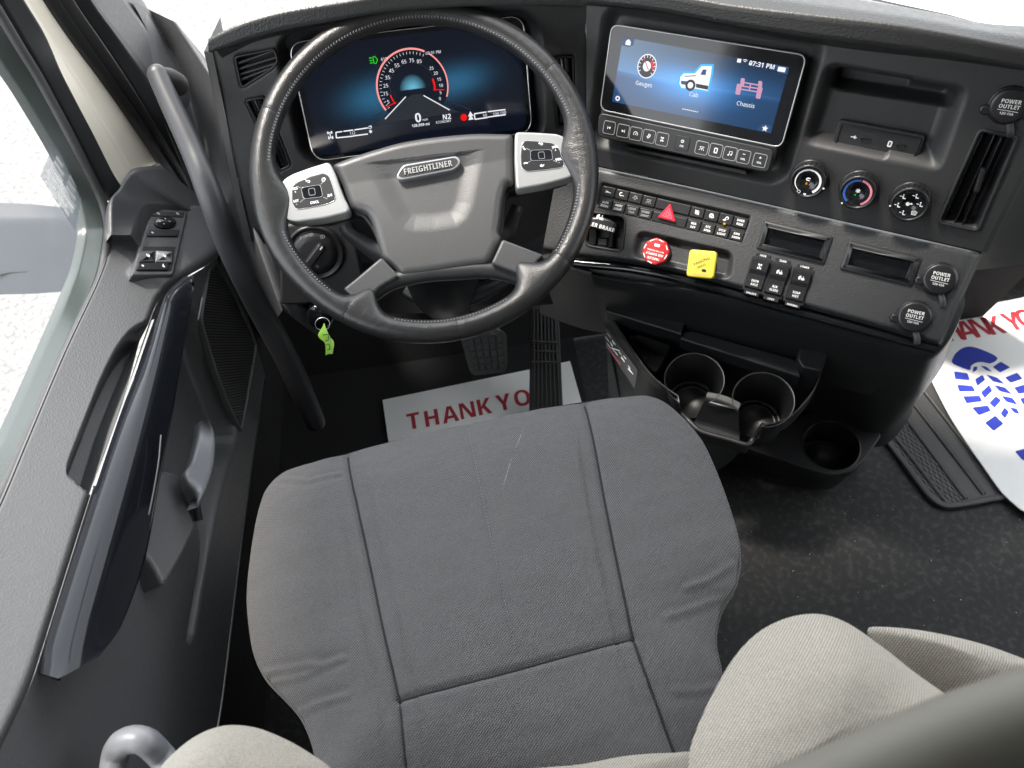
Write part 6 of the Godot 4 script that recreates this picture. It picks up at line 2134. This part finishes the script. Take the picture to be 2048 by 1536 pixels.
	var rails: Array = [
		[p1, samp(q3([-0.505, 0.9583, -1.045, -0.505, 0.8781, -1.0388, -0.505, 0.8101, -1.0506, -0.505, 0.7418, -1.0643, -0.505, 0.6421, -1.0814, -0.505, 0.5276, -1.0916, -0.505, 0.4172, -1.1108]), 30)],
		[samp(q3([-0.507, 0.9567, -1.0491, -0.507, 0.8762, -1.0429, -0.507, 0.808, -1.0547, -0.507, 0.7393, -1.0685, -0.507, 0.6392, -1.0857, -0.507, 0.5243, -1.0959, -0.507, 0.4135, -1.1152]), 30), samp(q3([-0.495, 0.9502, -1.0597, -0.495, 0.8675, -1.056, -0.495, 0.7967, -1.0704, -0.495, 0.7237, -1.0828, -0.495, 0.616, -1.0947, -0.495, 0.4827, -1.1024, -0.495, 0.3678, -1.0936]), 30)],
		[samp(q3([-0.5, 0.9461, -1.0704, -0.5, 0.8625, -1.0666, -0.5, 0.791, -1.0812, -0.5, 0.7173, -1.0938, -0.5, 0.6085, -1.1058, -0.5, 0.4739, -1.1135, -0.5, 0.3578, -1.1046]), 30), samp(q3([-0.485, 0.9401, -1.0858, -0.485, 0.8484, -1.0887, -0.485, 0.7733, -1.1172, -0.485, 0.6885, -1.1469, -0.485, 0.611, -1.125, -0.485, 0.4844, -1.0984, -0.485, 0.3435, -1.0892]), 30)]]
	for k in 3:
		g = Geo.new().mat(M.smooth if k != 1 else M.rubber)
		var ra: PackedVector3Array = rails[k][0]
		var rb: PackedVector3Array = rails[k][1]
		var rm := PackedVector3Array()
		for i in 30: rm.append(ra[i].lerp(rb[i], 0.5) + Vector3(0.008, 0.002, 0))
		skin(g, [shift(ra, Vector3(-0.03, 0, 0)), ra, rm, rb, shift(rb, Vector3(-0.03, 0, 0))], 40, [1, 5, 5, 1])
		part(door, "opening_rail", g)
	# windscreen post trim
	var post := thing("windscreen_post", "grained dark grey trim of the windscreen post left of the dashboard", "pillar trim", Vector3(-0.5, 0.6, -1.2))
	g = Geo.new().mat(M.door_shaded)
	var q0 := samp(q3([-0.49, 0.9439, -1.0787, -0.49, 0.8538, -1.0801, -0.49, 0.7802, -1.1069, -0.49, 0.7046, -1.1368, -0.49, 0.6396, -1.1132, -0.49, 0.5161, -1.0761]), 30)
	var q1 := samp(q3([-0.495, 0.8922, -1.1956, -0.495, 0.7886, -1.2028, -0.495, 0.7216, -1.2215, -0.495, 0.6752, -1.1835, -0.495, 0.6108, -1.1679, -0.495, 0.4547, -1.1613]), 30)
	skin(g, [q0, q1], 40, [6])
	part(post, "inner_trim", g)
	g = Geo.new().mat(M.door)
	var q2 := samp(q3([-0.495, 0.8922, -1.1956, -0.495, 0.7886, -1.2028, -0.495, 0.7216, -1.2215, -0.495, 0.6758, -1.1853, -0.495, 0.6058, -1.1957, -0.495, 0.4188, -1.2031]), 30)
	var q3b := samp(q3([-0.664, 0.6253, -1.6705, -0.6277, 0.5869, -1.6157, -0.569, 0.5898, -1.4803, -0.501, 0.5976, -1.352, -0.4625, 0.5574, -1.2946, -0.4131, 0.4635, -1.1605]), 30)
	var qm := PackedVector3Array()
	for i in 30: qm.append(q2[i].lerp(q3b[i], 0.5) + Vector3(0.012, 0.008, 0.012))
	skin(g, [q2, qm, q3b, shift(q3b, Vector3(-0.03, -0.03, -0.05))], 40, [8, 8, 3])
	part(post, "outer_trim", g)
	# long grab handle
	var gh := thing("grab_handle", "long grey grab handle running down beside the dashboard", "grab handle", Vector3(-0.45, 0.1, -1.0))
	g = Geo.new().mat(M.handle)
	var hp := samp(q3([-0.3978, 0.8083, -0.9555, -0.3865, 0.7858, -0.9234, -0.3685, 0.7511, -0.8739, -0.3526, 0.7132, -0.8197, -0.3544, 0.638, -0.7994, -0.353, 0.5316, -0.787, -0.3406, 0.4267, -0.7592, -0.3338, 0.3026, -0.7215]), 50)
	tube(g, hp, [0.0135, 0.0155, 0.0165, 0.0165, 0.0175, 0.0185, 0.019, 0.017], 18, 0.85, Vector3(0, 0, 1))
	dome(g, hp[0], hp[0] - hp[1], 0.0135, 0.85, Vector3(0, 0, 1))
	dome(g, hp[49], hp[49] - hp[48], 0.017, 0.85, Vector3(0, 0, 1))
	part(gh, "bar", g)
	g = Geo.new().mat(M.black)  # mount in black, to put in the shadow beside the handle top
	tube(g, q3([-0.3994, 0.8018, -0.9637, -0.4138, 0.7595, -1.0254, -0.4353, 0.709, -1.0927]), [0.011, 0.014, 0.018], 14)
	part(gh, "foot", g)
	# dark step well below the door
	g = Geo.new().mat(M.lever)
	# handle loop next to the seat
	var loop_h := samp(q3([-0.4283, 0.5807, -0.1423, -0.411, 0.6164, -0.1584, -0.4056, 0.6265, -0.1728, -0.3927, 0.6415, -0.1769, -0.3821, 0.6425, -0.1782, -0.3718, 0.64, -0.1748, -0.3723, 0.6119, -0.1694, -0.3602, 0.6009, -0.1538, -0.3601, 0.5636, -0.1353]), 40)
	tube(g, loop_h, [0.0115, 0.012, 0.0115], 16, 1.0, Vector3(0, -0.8, -0.58))
	alone("seat_handle", g, "pale grey tubular handle loop between door and seat, at the bottom edge", "handle")

# ---------------------------------------------------------------- things on the floor
func mat_text(g: Geo, s: String, a: Vector2, b: Vector2, h: float, z: float) -> void:
	var m := (a + b) / 2.0
	var t := s
	txt(g, t, m.x, m.y, h, z, rad_to_deg((b - a).angle()), true, 1.0)

func build_floor_things() -> void:
	var X := Transform3D(Vector3(1.00000, 0.00000, 0.00000), Vector3(0.00000, 0.00000, -1.00000), Vector3(0.00000, 1.00000, 0.00000), Vector3(0.00000, 0.00000, -0.90000))
	# driver's paper mat
	var g := Geo.new().mat(M.paper)
	var o := ccw(q([-0.2795, 0.0506, 0.1315, 0.0802, 0.1446, -0.1462, -0.2558, -0.2031]))
	var rings := [up(o, 0.012), up(o, 0.014)]
	g.loft(rings, true, false)
	g.cap(rings[1])
	var pm := thing("paper_mat", "white paper floor mat with red lettering, under the driver's pedals", "paper mat", Vector3(-0.05, 0, -0.9), "paper floor mats")
	part(pm, "sheet", g, X)
	g = Geo.new().mat(M.ink_red)
	var tp := q([-0.2153, -0.0142, -0.1769, -0.0134, -0.1377, -0.011, -0.1008, -0.0073, -0.0643, -0.0043, -0.0229, -0.0009, 0.0169, 0.0033, 0.053, 0.0063])
	var an := (tp[6] - tp[0]).angle()
	var word := "THANKYOU"
	for i in 8:
		txt(g, word[i], tp[i].x, tp[i].y, 0.040, 0.0145, rad_to_deg(an), true, 0.95)
	part(pm, "print", g, X)
	# passenger's rubber mat with ribs and scales
	var rm := thing("rubber_mat", "black rubber floor mat with long ribs and scale pattern", "floor mat", Vector3(0.8, 0, -0.7))
	g = Geo.new().mat(M.rubber)
	var ro := ccw(rnd(q([0.6797, -0.0399, 0.699, -0.2027, 0.7319, -0.3501, 0.7504, -0.3715, 0.7789, -0.3741, 0.9112, -0.3691, 1.0093, -0.3593, 1.1076, -0.0665, 1.0137, 0.0897]), 0.02))
	plate(g, ro, 0.001, 0.007, 0.002)
	ring(g, ro, 0.012, 0.004, 0.011, 0.003)
	part(rm, "sheet", g, X)
	var rl := [0.7609, -0.3616, 0.7087, -0.1436, 0.7975, -0.3579, 0.7518, -0.1246, 0.8329, -0.355, 0.7839, -0.111, 0.8674, -0.3519, 0.817, -0.0896]
	for i in range(0, rl.size(), 4):
		g = Geo.new().mat(M.rubber)
		tube(g, PackedVector3Array([Vector3(rl[i], rl[i + 1], 0.007), Vector3(rl[i + 2], rl[i + 3], 0.007)]), [0.0045], 8)
		part(rm, "rib", g, X)
	g = Geo.new().mat(M.rubber)
	var da := Vector2(rl[0] - rl[2], rl[1] - rl[3]).normalized()
	var db := Vector2(-da.y, da.x)
	var c0 := Vector2(rl[0], rl[1])
	var inner := inset(ro, 0.014)
	for i in range(-4, 60):
		for j in range(-26, 5):
			var p := c0 - da * (i * 0.0105 - 0.01) + db * ((j + 0.5 * (i % 2)) * 0.0085)
			if not Geometry2D.is_point_in_polygon(p, inner): continue
			var e := PackedVector2Array()
			for k in 6:
				e.append(p + da * cos(TAU * k / 6) * 0.0062 + db * sin(TAU * k / 6) * 0.0034)
			g.loft([up(e, 0.0065), up(inset(e, 0.0012), 0.0085)], true, false)
			g.cap(up(inset(e, 0.0012), 0.0085))
	var scales := part(rm, "scales", g, X)
	scales.set_meta("kind", "stuff")
	# passenger's paper mat
	var pm2 := thing("paper_mat", "white paper floor mat with blue boot print on the passenger side", "paper mat", Vector3(1.0, 0, -0.7), "paper floor mats")
	g = Geo.new().mat(M.paper)
	var po := loop2(q([0.8464, -0.0372, 0.845, -0.0695, 0.8421, -0.1231, 0.8412, -0.1881, 0.8451, -0.244, 0.8523, -0.3004, 0.8592, -0.3543, 0.8677, -0.3782, 0.8804, -0.4004, 0.9555, -0.4496, 1.1417, -0.3168, 1.2935, 0.086, 1.1193, 0.0707, 1.0489, 0.0672, 0.9922, 0.0739, 0.929, 0.0422]), 90)
	var pr := [up(ccw(po), 0.013), up(ccw(po), 0.016)]
	g.loft(pr, true, false)
	# gently buckled top
	var cpt := Vector2.ZERO
	for v in po: cpt += v
	cpt /= po.size()
	var rr := []
	for k in 26:
		var ring_p := PackedVector3Array()
		for v in ccw(po):
			var w := v.lerp(cpt, k / 26.0)
			ring_p.append(Vector3(w.x, w.y, 0.016))
		rr.append(ring_p)
	g.loft(rr)
	g.fan(Vector3(cpt.x, cpt.y, 0.016), rr[-1])
	part(pm2, "sheet", g, X)
	g = Geo.new().mat(M.ink_red)
	var tq := q([0.9133, 0.0089, 0.935, 0.0091, 0.9644, 0.0078, 0.9956, 0.0104, 1.025, 0.0091, 1.0649, 0.0123, 1.0947, 0.0152, 1.1276, 0.0176])
	word = "THANKYOU"
	var an2 := (tq[5] - tq[1]).angle()
	for i in 8:
		txt(g, word[i], tq[i].x, tq[i].y, 0.047, 0.0165, rad_to_deg(an2), true, 0.92)
	part(pm2, "print", g, X)
	g = Geo.new().mat(M.ink_blue)
	var toe := loop2(q([0.9004, -0.0695, 0.9098, -0.053, 0.9233, -0.042, 0.9396, -0.0351, 0.9542, -0.0354, 0.9706, -0.0459, 0.9916, -0.071, 0.9718, -0.0827, 0.9619, -0.0776, 0.9486, -0.0752, 0.9327, -0.0815, 0.9251, -0.0909]), 60)
	fill(g, toe, 0.0165)
	var bp := part(pm2, "boot_print", g, X)
	for b in [[0.8941, -0.0884, 0.9178, -0.0975, 0.9148, -0.115, 0.8879, -0.107], [0.8856, -0.1202, 0.9132, -0.1279, 0.9136, -0.1418, 0.883, -0.1371], [0.8851, -0.1489, 0.9165, -0.153, 0.9152, -0.1664, 0.884, -0.1657], [0.8897, -0.1768, 0.9213, -0.1772, 0.9214, -0.1898, 0.8946, -0.1961], [0.898, -0.2142, 0.9243, -0.2017, 0.9311, -0.2218, 0.9055, -0.2342],
		[0.9726, -0.0916, 0.9937, -0.0819, 1.005, -0.0987, 0.9798, -0.1072], [0.9835, -0.1204, 1.012, -0.1131, 1.0149, -0.1292, 0.988, -0.1344], [0.9889, -0.1465, 1.0109, -0.1428, 1.0132, -0.1604, 0.9905, -0.1621], [0.9876, -0.1728, 1.0013, -0.1715, 1.002, -0.1885, 0.9869, -0.1877], [0.9276, -0.0985, 0.9369, -0.0843, 0.944, -0.0848, 0.9399, -0.0928],
		[0.9252, -0.1145, 0.9444, -0.1063, 0.944, -0.1191, 0.9223, -0.1307], [0.9223, -0.1461, 0.9454, -0.1322, 0.9455, -0.1464, 0.9231, -0.1602], [0.9268, -0.1722, 0.9463, -0.1591, 0.9513, -0.1705, 0.931, -0.1848], [0.9361, -0.199, 0.9502, -0.1867, 0.9531, -0.1983, 0.9388, -0.2112], [0.9503, -0.0843, 0.9605, -0.0886, 0.9662, -0.1035, 0.9561, -0.0965], [0.9518, -0.1068, 0.9683, -0.1177, 0.9761, -0.1354, 0.9566, -0.1253],
		[0.9547, -0.1338, 0.972, -0.1424, 0.9791, -0.1611, 0.9583, -0.1498], [0.9566, -0.1598, 0.9747, -0.1687, 0.9767, -0.1858, 0.959, -0.1753], [0.9593, -0.1883, 0.9713, -0.1941, 0.9696, -0.2067, 0.9614, -0.2016], [0.9227, -0.2826, 0.9463, -0.2797, 0.9377, -0.3082, 0.9264, -0.3013]]:
		g = Geo.new().mat(M.ink_blue)
		fill(g, rnd(q(b), 0.003), 0.0165)
		part(bp, "tread_print", g, X)

# ---------------------------------------------------------------- driver's seat
func build_seat() -> void:
	var seat := thing("driver_seat", "grey woven cloth driver's seat seen from above its back", "seat", Vector3(-0.05, 0, -0.3))
	var Y := Transform3D(Vector3(1, 0, 0), Vector3(0, 0, -1), Vector3(0, 1, 0), Vector3(0, 0.53, 0))   # local x, forward, up
	var raw := q3([-0.2444, 0.53, -0.1067, -0.2498, 0.53, -0.1604, -0.2678, 0.53, -0.2057, -0.3074, 0.53, -0.2506, -0.3247, 0.53, -0.2862, -0.3355, 0.53, -0.3445, -0.335, 0.53, -0.3994, -0.3311, 0.53, -0.4444, -0.3224, 0.53, -0.4806, -0.2971, 0.53, -0.5027, -0.2221, 0.53, -0.5148, -0.1383, 0.53, -0.5258, -0.0636, 0.53, -0.5318, 0.0182, 0.53, -0.5382, 0.0899, 0.53, -0.5396, 0.1416, 0.53, -0.5382, 0.173, 0.53, -0.5334, 0.1969, 0.53, -0.5113, 0.2193, 0.53, -0.4628, 0.2268, 0.53, -0.4002, 0.2278, 0.53, -0.3419, 0.2226, 0.53, -0.3063, 0.2089, 0.53, -0.2764, 0.1849, 0.53, -0.2494, 0.1712, 0.53, -0.2193, 0.1679, 0.53, -0.1866, 0.1528, 0.53, -0.1523, 0.1266, 0.53, -0.11, 0.1091, 0.53, -0.0612])
	var o := PackedVector2Array()
	for p in raw: o.append(Vector2(p.x, -p.z))
	o = ccw(loop2(o, 520))
	var rawl := func(a: Array) -> PackedVector2Array:
		var r := PackedVector2Array()
		for p in q3(a): r.append(Vector2(p.x, -p.z))
		return r
	var sl: PackedVector2Array = rawl.call([-0.2194, 0.545, -0.5086, -0.2045, 0.545, -0.4366, -0.1914, 0.545, -0.3676, -0.1761, 0.545, -0.2817, -0.1601, 0.545, -0.1973, -0.1568, 0.545, -0.128])
	var sr: PackedVector2Array = rawl.call([0.0882, 0.545, -0.5329, 0.0876, 0.545, -0.4564, 0.0857, 0.545, -0.3766, 0.0854, 0.545, -0.23, 0.0946, 0.545, -0.1666, 0.1047, 0.545, -0.1063])
	var scr: PackedVector2Array = rawl.call([-0.162, 0.545, -0.201, -0.0559, 0.545, -0.2112, 0.0866, 0.545, -0.2283])
	var sm_: PackedVector2Array = rawl.call([-0.0637, 0.545, -0.5224, -0.058, 0.545, -0.467, -0.051, 0.545, -0.3859, -0.0431, 0.545, -0.3007, -0.0358, 0.545, -0.227])
	var nz := FastNoiseLite.new()
	nz.seed = 12
	nz.frequency = 1.0
	nz.noise_type = FastNoiseLite.TYPE_SIMPLEX_SMOOTH
	var scar: PackedVector2Array = rawl.call([0.0095, 0.545, -0.5134, -0.0081, 0.545, -0.4727, -0.0345, 0.545, -0.4024])
	# pulls in the cover, running in from the edge
	var folds: Array = []
	for f in [[0.1896, 0.54, -0.2617, 0.1576, 0.54, -0.2528, 0.1234, 0.54, -0.2444], [0.2135, 0.54, -0.2977, 0.181, 0.54, -0.2798, 0.1519, 0.54, -0.273], [-0.3095, 0.54, -0.2547, -0.2771, 0.54, -0.2511, -0.2449, 0.54, -0.2506], [-0.2981, 0.54, -0.2438, -0.2607, 0.54, -0.2425, -0.2181, 0.54, -0.2509], [0.1628, 0.54, -0.175, 0.1414, 0.54, -0.1708, 0.1164, 0.54, -0.1719], [-0.3007, 0.54, -0.4893, -0.2626, 0.54, -0.4725, -0.2255, 0.54, -0.4768], [-0.27, 0.54, -0.2088, -0.244, 0.54, -0.2125, -0.2127, 0.54, -0.2131]]:
		folds.append(rawl.call(f))
	var h := func(t: float, w: Vector2) -> float:
		var d := t   # 0 at the edge, 1 in the middle
		var z := 0.026 * (1.0 - pow(1.0 - clampf(d / 0.42, 0, 1), 2.4)) - 0.004
		# side wings stand a little higher than the middle
		var a := line_d(w, sl)
		var b := line_d(w, sr)
		var c := line_d(w, scr)
		var m := line_d(w, sm_)
		for s in [a, b]: z -= 0.0038 * exp(-pow(s / 0.0035, 2)) + 0.002 * exp(-pow(s / 0.02, 2)) * (1 - 0.5 * d)
		z -= 0.0034 * exp(-pow(c / 0.0035, 2)) + 0.0012 * exp(-pow(c / 0.02, 2))
		z -= 0.0012 * exp(-pow(m / 0.003, 2))
		z += 0.004 * (1 if a > 0.02 and b > 0.02 else 0) * d
		for f in folds:
			var fd: float = line_d(w, f)
			if fd < 0.02: z += 0.0013 * exp(-pow(fd / 0.004, 2)) - 0.0012 * exp(-pow((fd - 0.006) / 0.004, 2))
		z += 0.0016 * nz.get_noise_2d(w.x * 9, w.y * 14) + 0.0008 * nz.get_noise_2d(w.x * 35, w.y * 45) * (1 - d)
		return z
	var g := Geo.new().mat(M.cloth)
	pillow(g, o, 130, h, 1.25)
	g.loft([up(inset(o, 0.02), -0.16), up(inset(o, 0.004), -0.10), up(inset(o, -0.002), -0.03), up(inset(o, -0.001), -0.012), up(o, -0.004)])
	var cu := part(seat, "cushion", g, Y)
	g = Geo.new().mat(M.cloth)
	var pipe := PackedVector3Array()
	for p in inset(o, -0.001): pipe.append(Vector3(p.x, p.y, -0.012))
	tube(g, pipe, [0.0026], 7, 1.0, Vector3(0, 0, 1), true)
	part(cu, "piping", g, Y)
	# seams sunk between the panels
	for s in [sl, sr, scr]:
		g = Geo.new().mat(M.seam)
		var pts := PackedVector3Array()
		for p in samp(up(s), 60): pts.append(Vector3(p.x, p.y, height_of(o, h, Vector2(p.x, p.y)) + 0.0008))
		tube(g, pts, [0.0013], 5, 0.6, Vector3(0, 0, 1))
		part(cu, "seam", g, Y)
	g = Geo.new().mat(M.thread)
	var sp := samp(up(sm_), 141)
	for i in range(0, 140, 2):
		var a := Vector2(sp[i].x, sp[i].y)
		var b := Vector2(sp[i + 1].x, sp[i + 1].y)
		tube(g, PackedVector3Array([Vector3(a.x, a.y, height_of(o, h, a) + 0.0004), Vector3(b.x, b.y, height_of(o, h, b) + 0.0004)]), [0.0006], 4)
	var st := part(cu, "stitching", g, Y)
	st.set_meta("kind", "stuff")
	# faint chalky scuffs on the cover
	for f in [[0.0109, 0.546, -0.514, -0.0003, 0.546, -0.4851, -0.0154, 0.546, -0.4524, -0.0326, 0.546, -0.4081]]:
		var fl: PackedVector2Array = rawl.call(f)
		g = Geo.new().mat(M.thread_lt)
		var fp := PackedVector3Array()
		for p in samp(up(fl), 24): fp.append(Vector3(p.x, p.y, height_of(o, h, Vector2(p.x, p.y)) - 0.0002))
		tube(g, fp, [0.0002, 0.0007, 0.0004, 0.0008, 0.0002], 5, 0.5, Vector3(0, 0, 1))
		part(cu, "scuff", g, Y)
	# pan under the cushion
	g = Geo.new().mat(M.smooth)
	plate(g, inset(o, 0.05), -0.4, -0.15, 0.02)
	part(seat, "seat_base", g, Y)
	# the back: two wings, the middle, and its top close under the lens
	var wing := func(parent: Node3D, called: String, a: Array, y: float, dome: float, m: Material, label: String, side_h := 0.12) -> Node3D:
		var pts: PackedVector2Array = rawl.call(a)
		pts = ccw(loop2(pts, 140))
		var gg := Geo.new().mat(m)
		var hh := func(t: float, w: Vector2) -> float:
			return dome * (1.0 - pow(1.0 - t, 2.2)) + 0.002 * nz.get_noise_2d(w.x * 16, w.y * 16) * minf(1, t * 3)
		pillow(gg, pts, 40, hh, 1.5)
		gg.loft([up(inset(pts, 0.03), -side_h), up(inset(pts, 0.006), -0.03), up(pts, 0.0)])
		return part(parent, called, gg, Transform3D(Vector3(1, 0, 0), Vector3(0, 0, -1), Vector3(0, 1, 0), Vector3(0, y, 0)), label)
	wing.call(seat, "back_centre", [-0.2246, 0.6, -0.1297, -0.1063, 0.6, -0.119, 0.006, 0.6, -0.1114, 0.0513, 0.6, -0.1127, 0.0913, 0.6, -0.1098, 0.1165, 0.6, -0.1027, 0.1066, 0.6, -0.0332, -0.2233, 0.6, -0.0748], 0.6, 0.03, M.cloth_lit, "")
	wing.call(seat, "back_wing", [0.0896, 0.72, -0.0859, 0.0998, 0.72, -0.1048, 0.1191, 0.72, -0.129, 0.1442, 0.72, -0.1546, 0.1693, 0.72, -0.1709, 0.1964, 0.72, -0.1784, 0.2207, 0.72, -0.1773, 0.2395, 0.72, -0.1671, 0.2579, 0.72, -0.1468, 0.2758, 0.72, -0.123, 0.2966, 0.72, -0.0984, 0.3139, 0.72, -0.0727, 0.2921, 0.72, -0.0205, 0.086, 0.72, -0.0407], 0.72, 0.07, M.cloth_lit, "right wing of the seat back")
	wing.call(seat, "back_wing", [-0.3165, 0.72, -0.1314, -0.3075, 0.72, -0.1434, -0.2889, 0.72, -0.1549, -0.2672, 0.72, -0.159, -0.2425, 0.72, -0.1541, -0.2178, 0.72, -0.1423, -0.1954, 0.72, -0.1277, -0.1784, 0.72, -0.113, -0.1659, 0.72, -0.0794, -0.3052, 0.72, -0.0842], 0.72, 0.06, M.cloth_lit, "left wing of the seat back")
	wing.call(seat, "armrest", [0.2762, 0.66, -0.1736, 0.2922, 0.66, -0.1748, 0.324, 0.66, -0.1666, 0.3608, 0.66, -0.1513, 0.3934, 0.66, -0.1318, 0.4216, 0.66, -0.1114, 0.4021, 0.66, -0.0679, 0.3451, 0.66, -0.0831, 0.317, 0.66, -0.1023, 0.2968, 0.66, -0.1332], 0.66, 0.04, M.cloth_lit, "folded armrest right of the seat back")
	wing.call(seat, "armrest_side", [0.3061, 0.62, -0.1551, 0.331, 0.62, -0.1493, 0.3824, 0.62, -0.1242, 0.421, 0.62, -0.1045, 0.4014, 0.62, -0.0672, 0.3265, 0.62, -0.0891], 0.62, 0.02, M.cloth, "")
	# edge along the top of the seat back, its shade put into the khaki
	g = Geo.new().mat(M.back_shaded)
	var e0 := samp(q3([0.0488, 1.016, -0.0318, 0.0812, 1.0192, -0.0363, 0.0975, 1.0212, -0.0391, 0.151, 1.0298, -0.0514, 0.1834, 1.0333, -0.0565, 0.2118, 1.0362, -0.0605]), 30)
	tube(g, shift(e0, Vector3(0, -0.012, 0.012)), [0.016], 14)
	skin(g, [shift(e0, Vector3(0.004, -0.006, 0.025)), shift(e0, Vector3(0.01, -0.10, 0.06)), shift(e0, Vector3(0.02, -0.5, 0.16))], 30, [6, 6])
	part(seat, "back_edge", g, Transform3D(), "edge of the seat back close to the lens, shade painted in as khaki grey")

func height_of(o: PackedVector2Array, h: Callable, w: Vector2) -> float:   # cushion height under a point
	var c := Vector2.ZERO
	for v in o: c += v
	c /= o.size()
	var best := 0.0
	var dir := w - c
	# share of the way out from the middle to the outline along that direction
	for i in o.size():
		var x = Geometry2D.segment_intersects_segment(c, c + dir.normalized() * 2.0, o[i], o[(i + 1) % o.size()])
		if x != null:
			best = maxf(best, 1.0 - dir.length() / c.distance_to(x))
	return h.call(clampf(best, 0, 1), w)
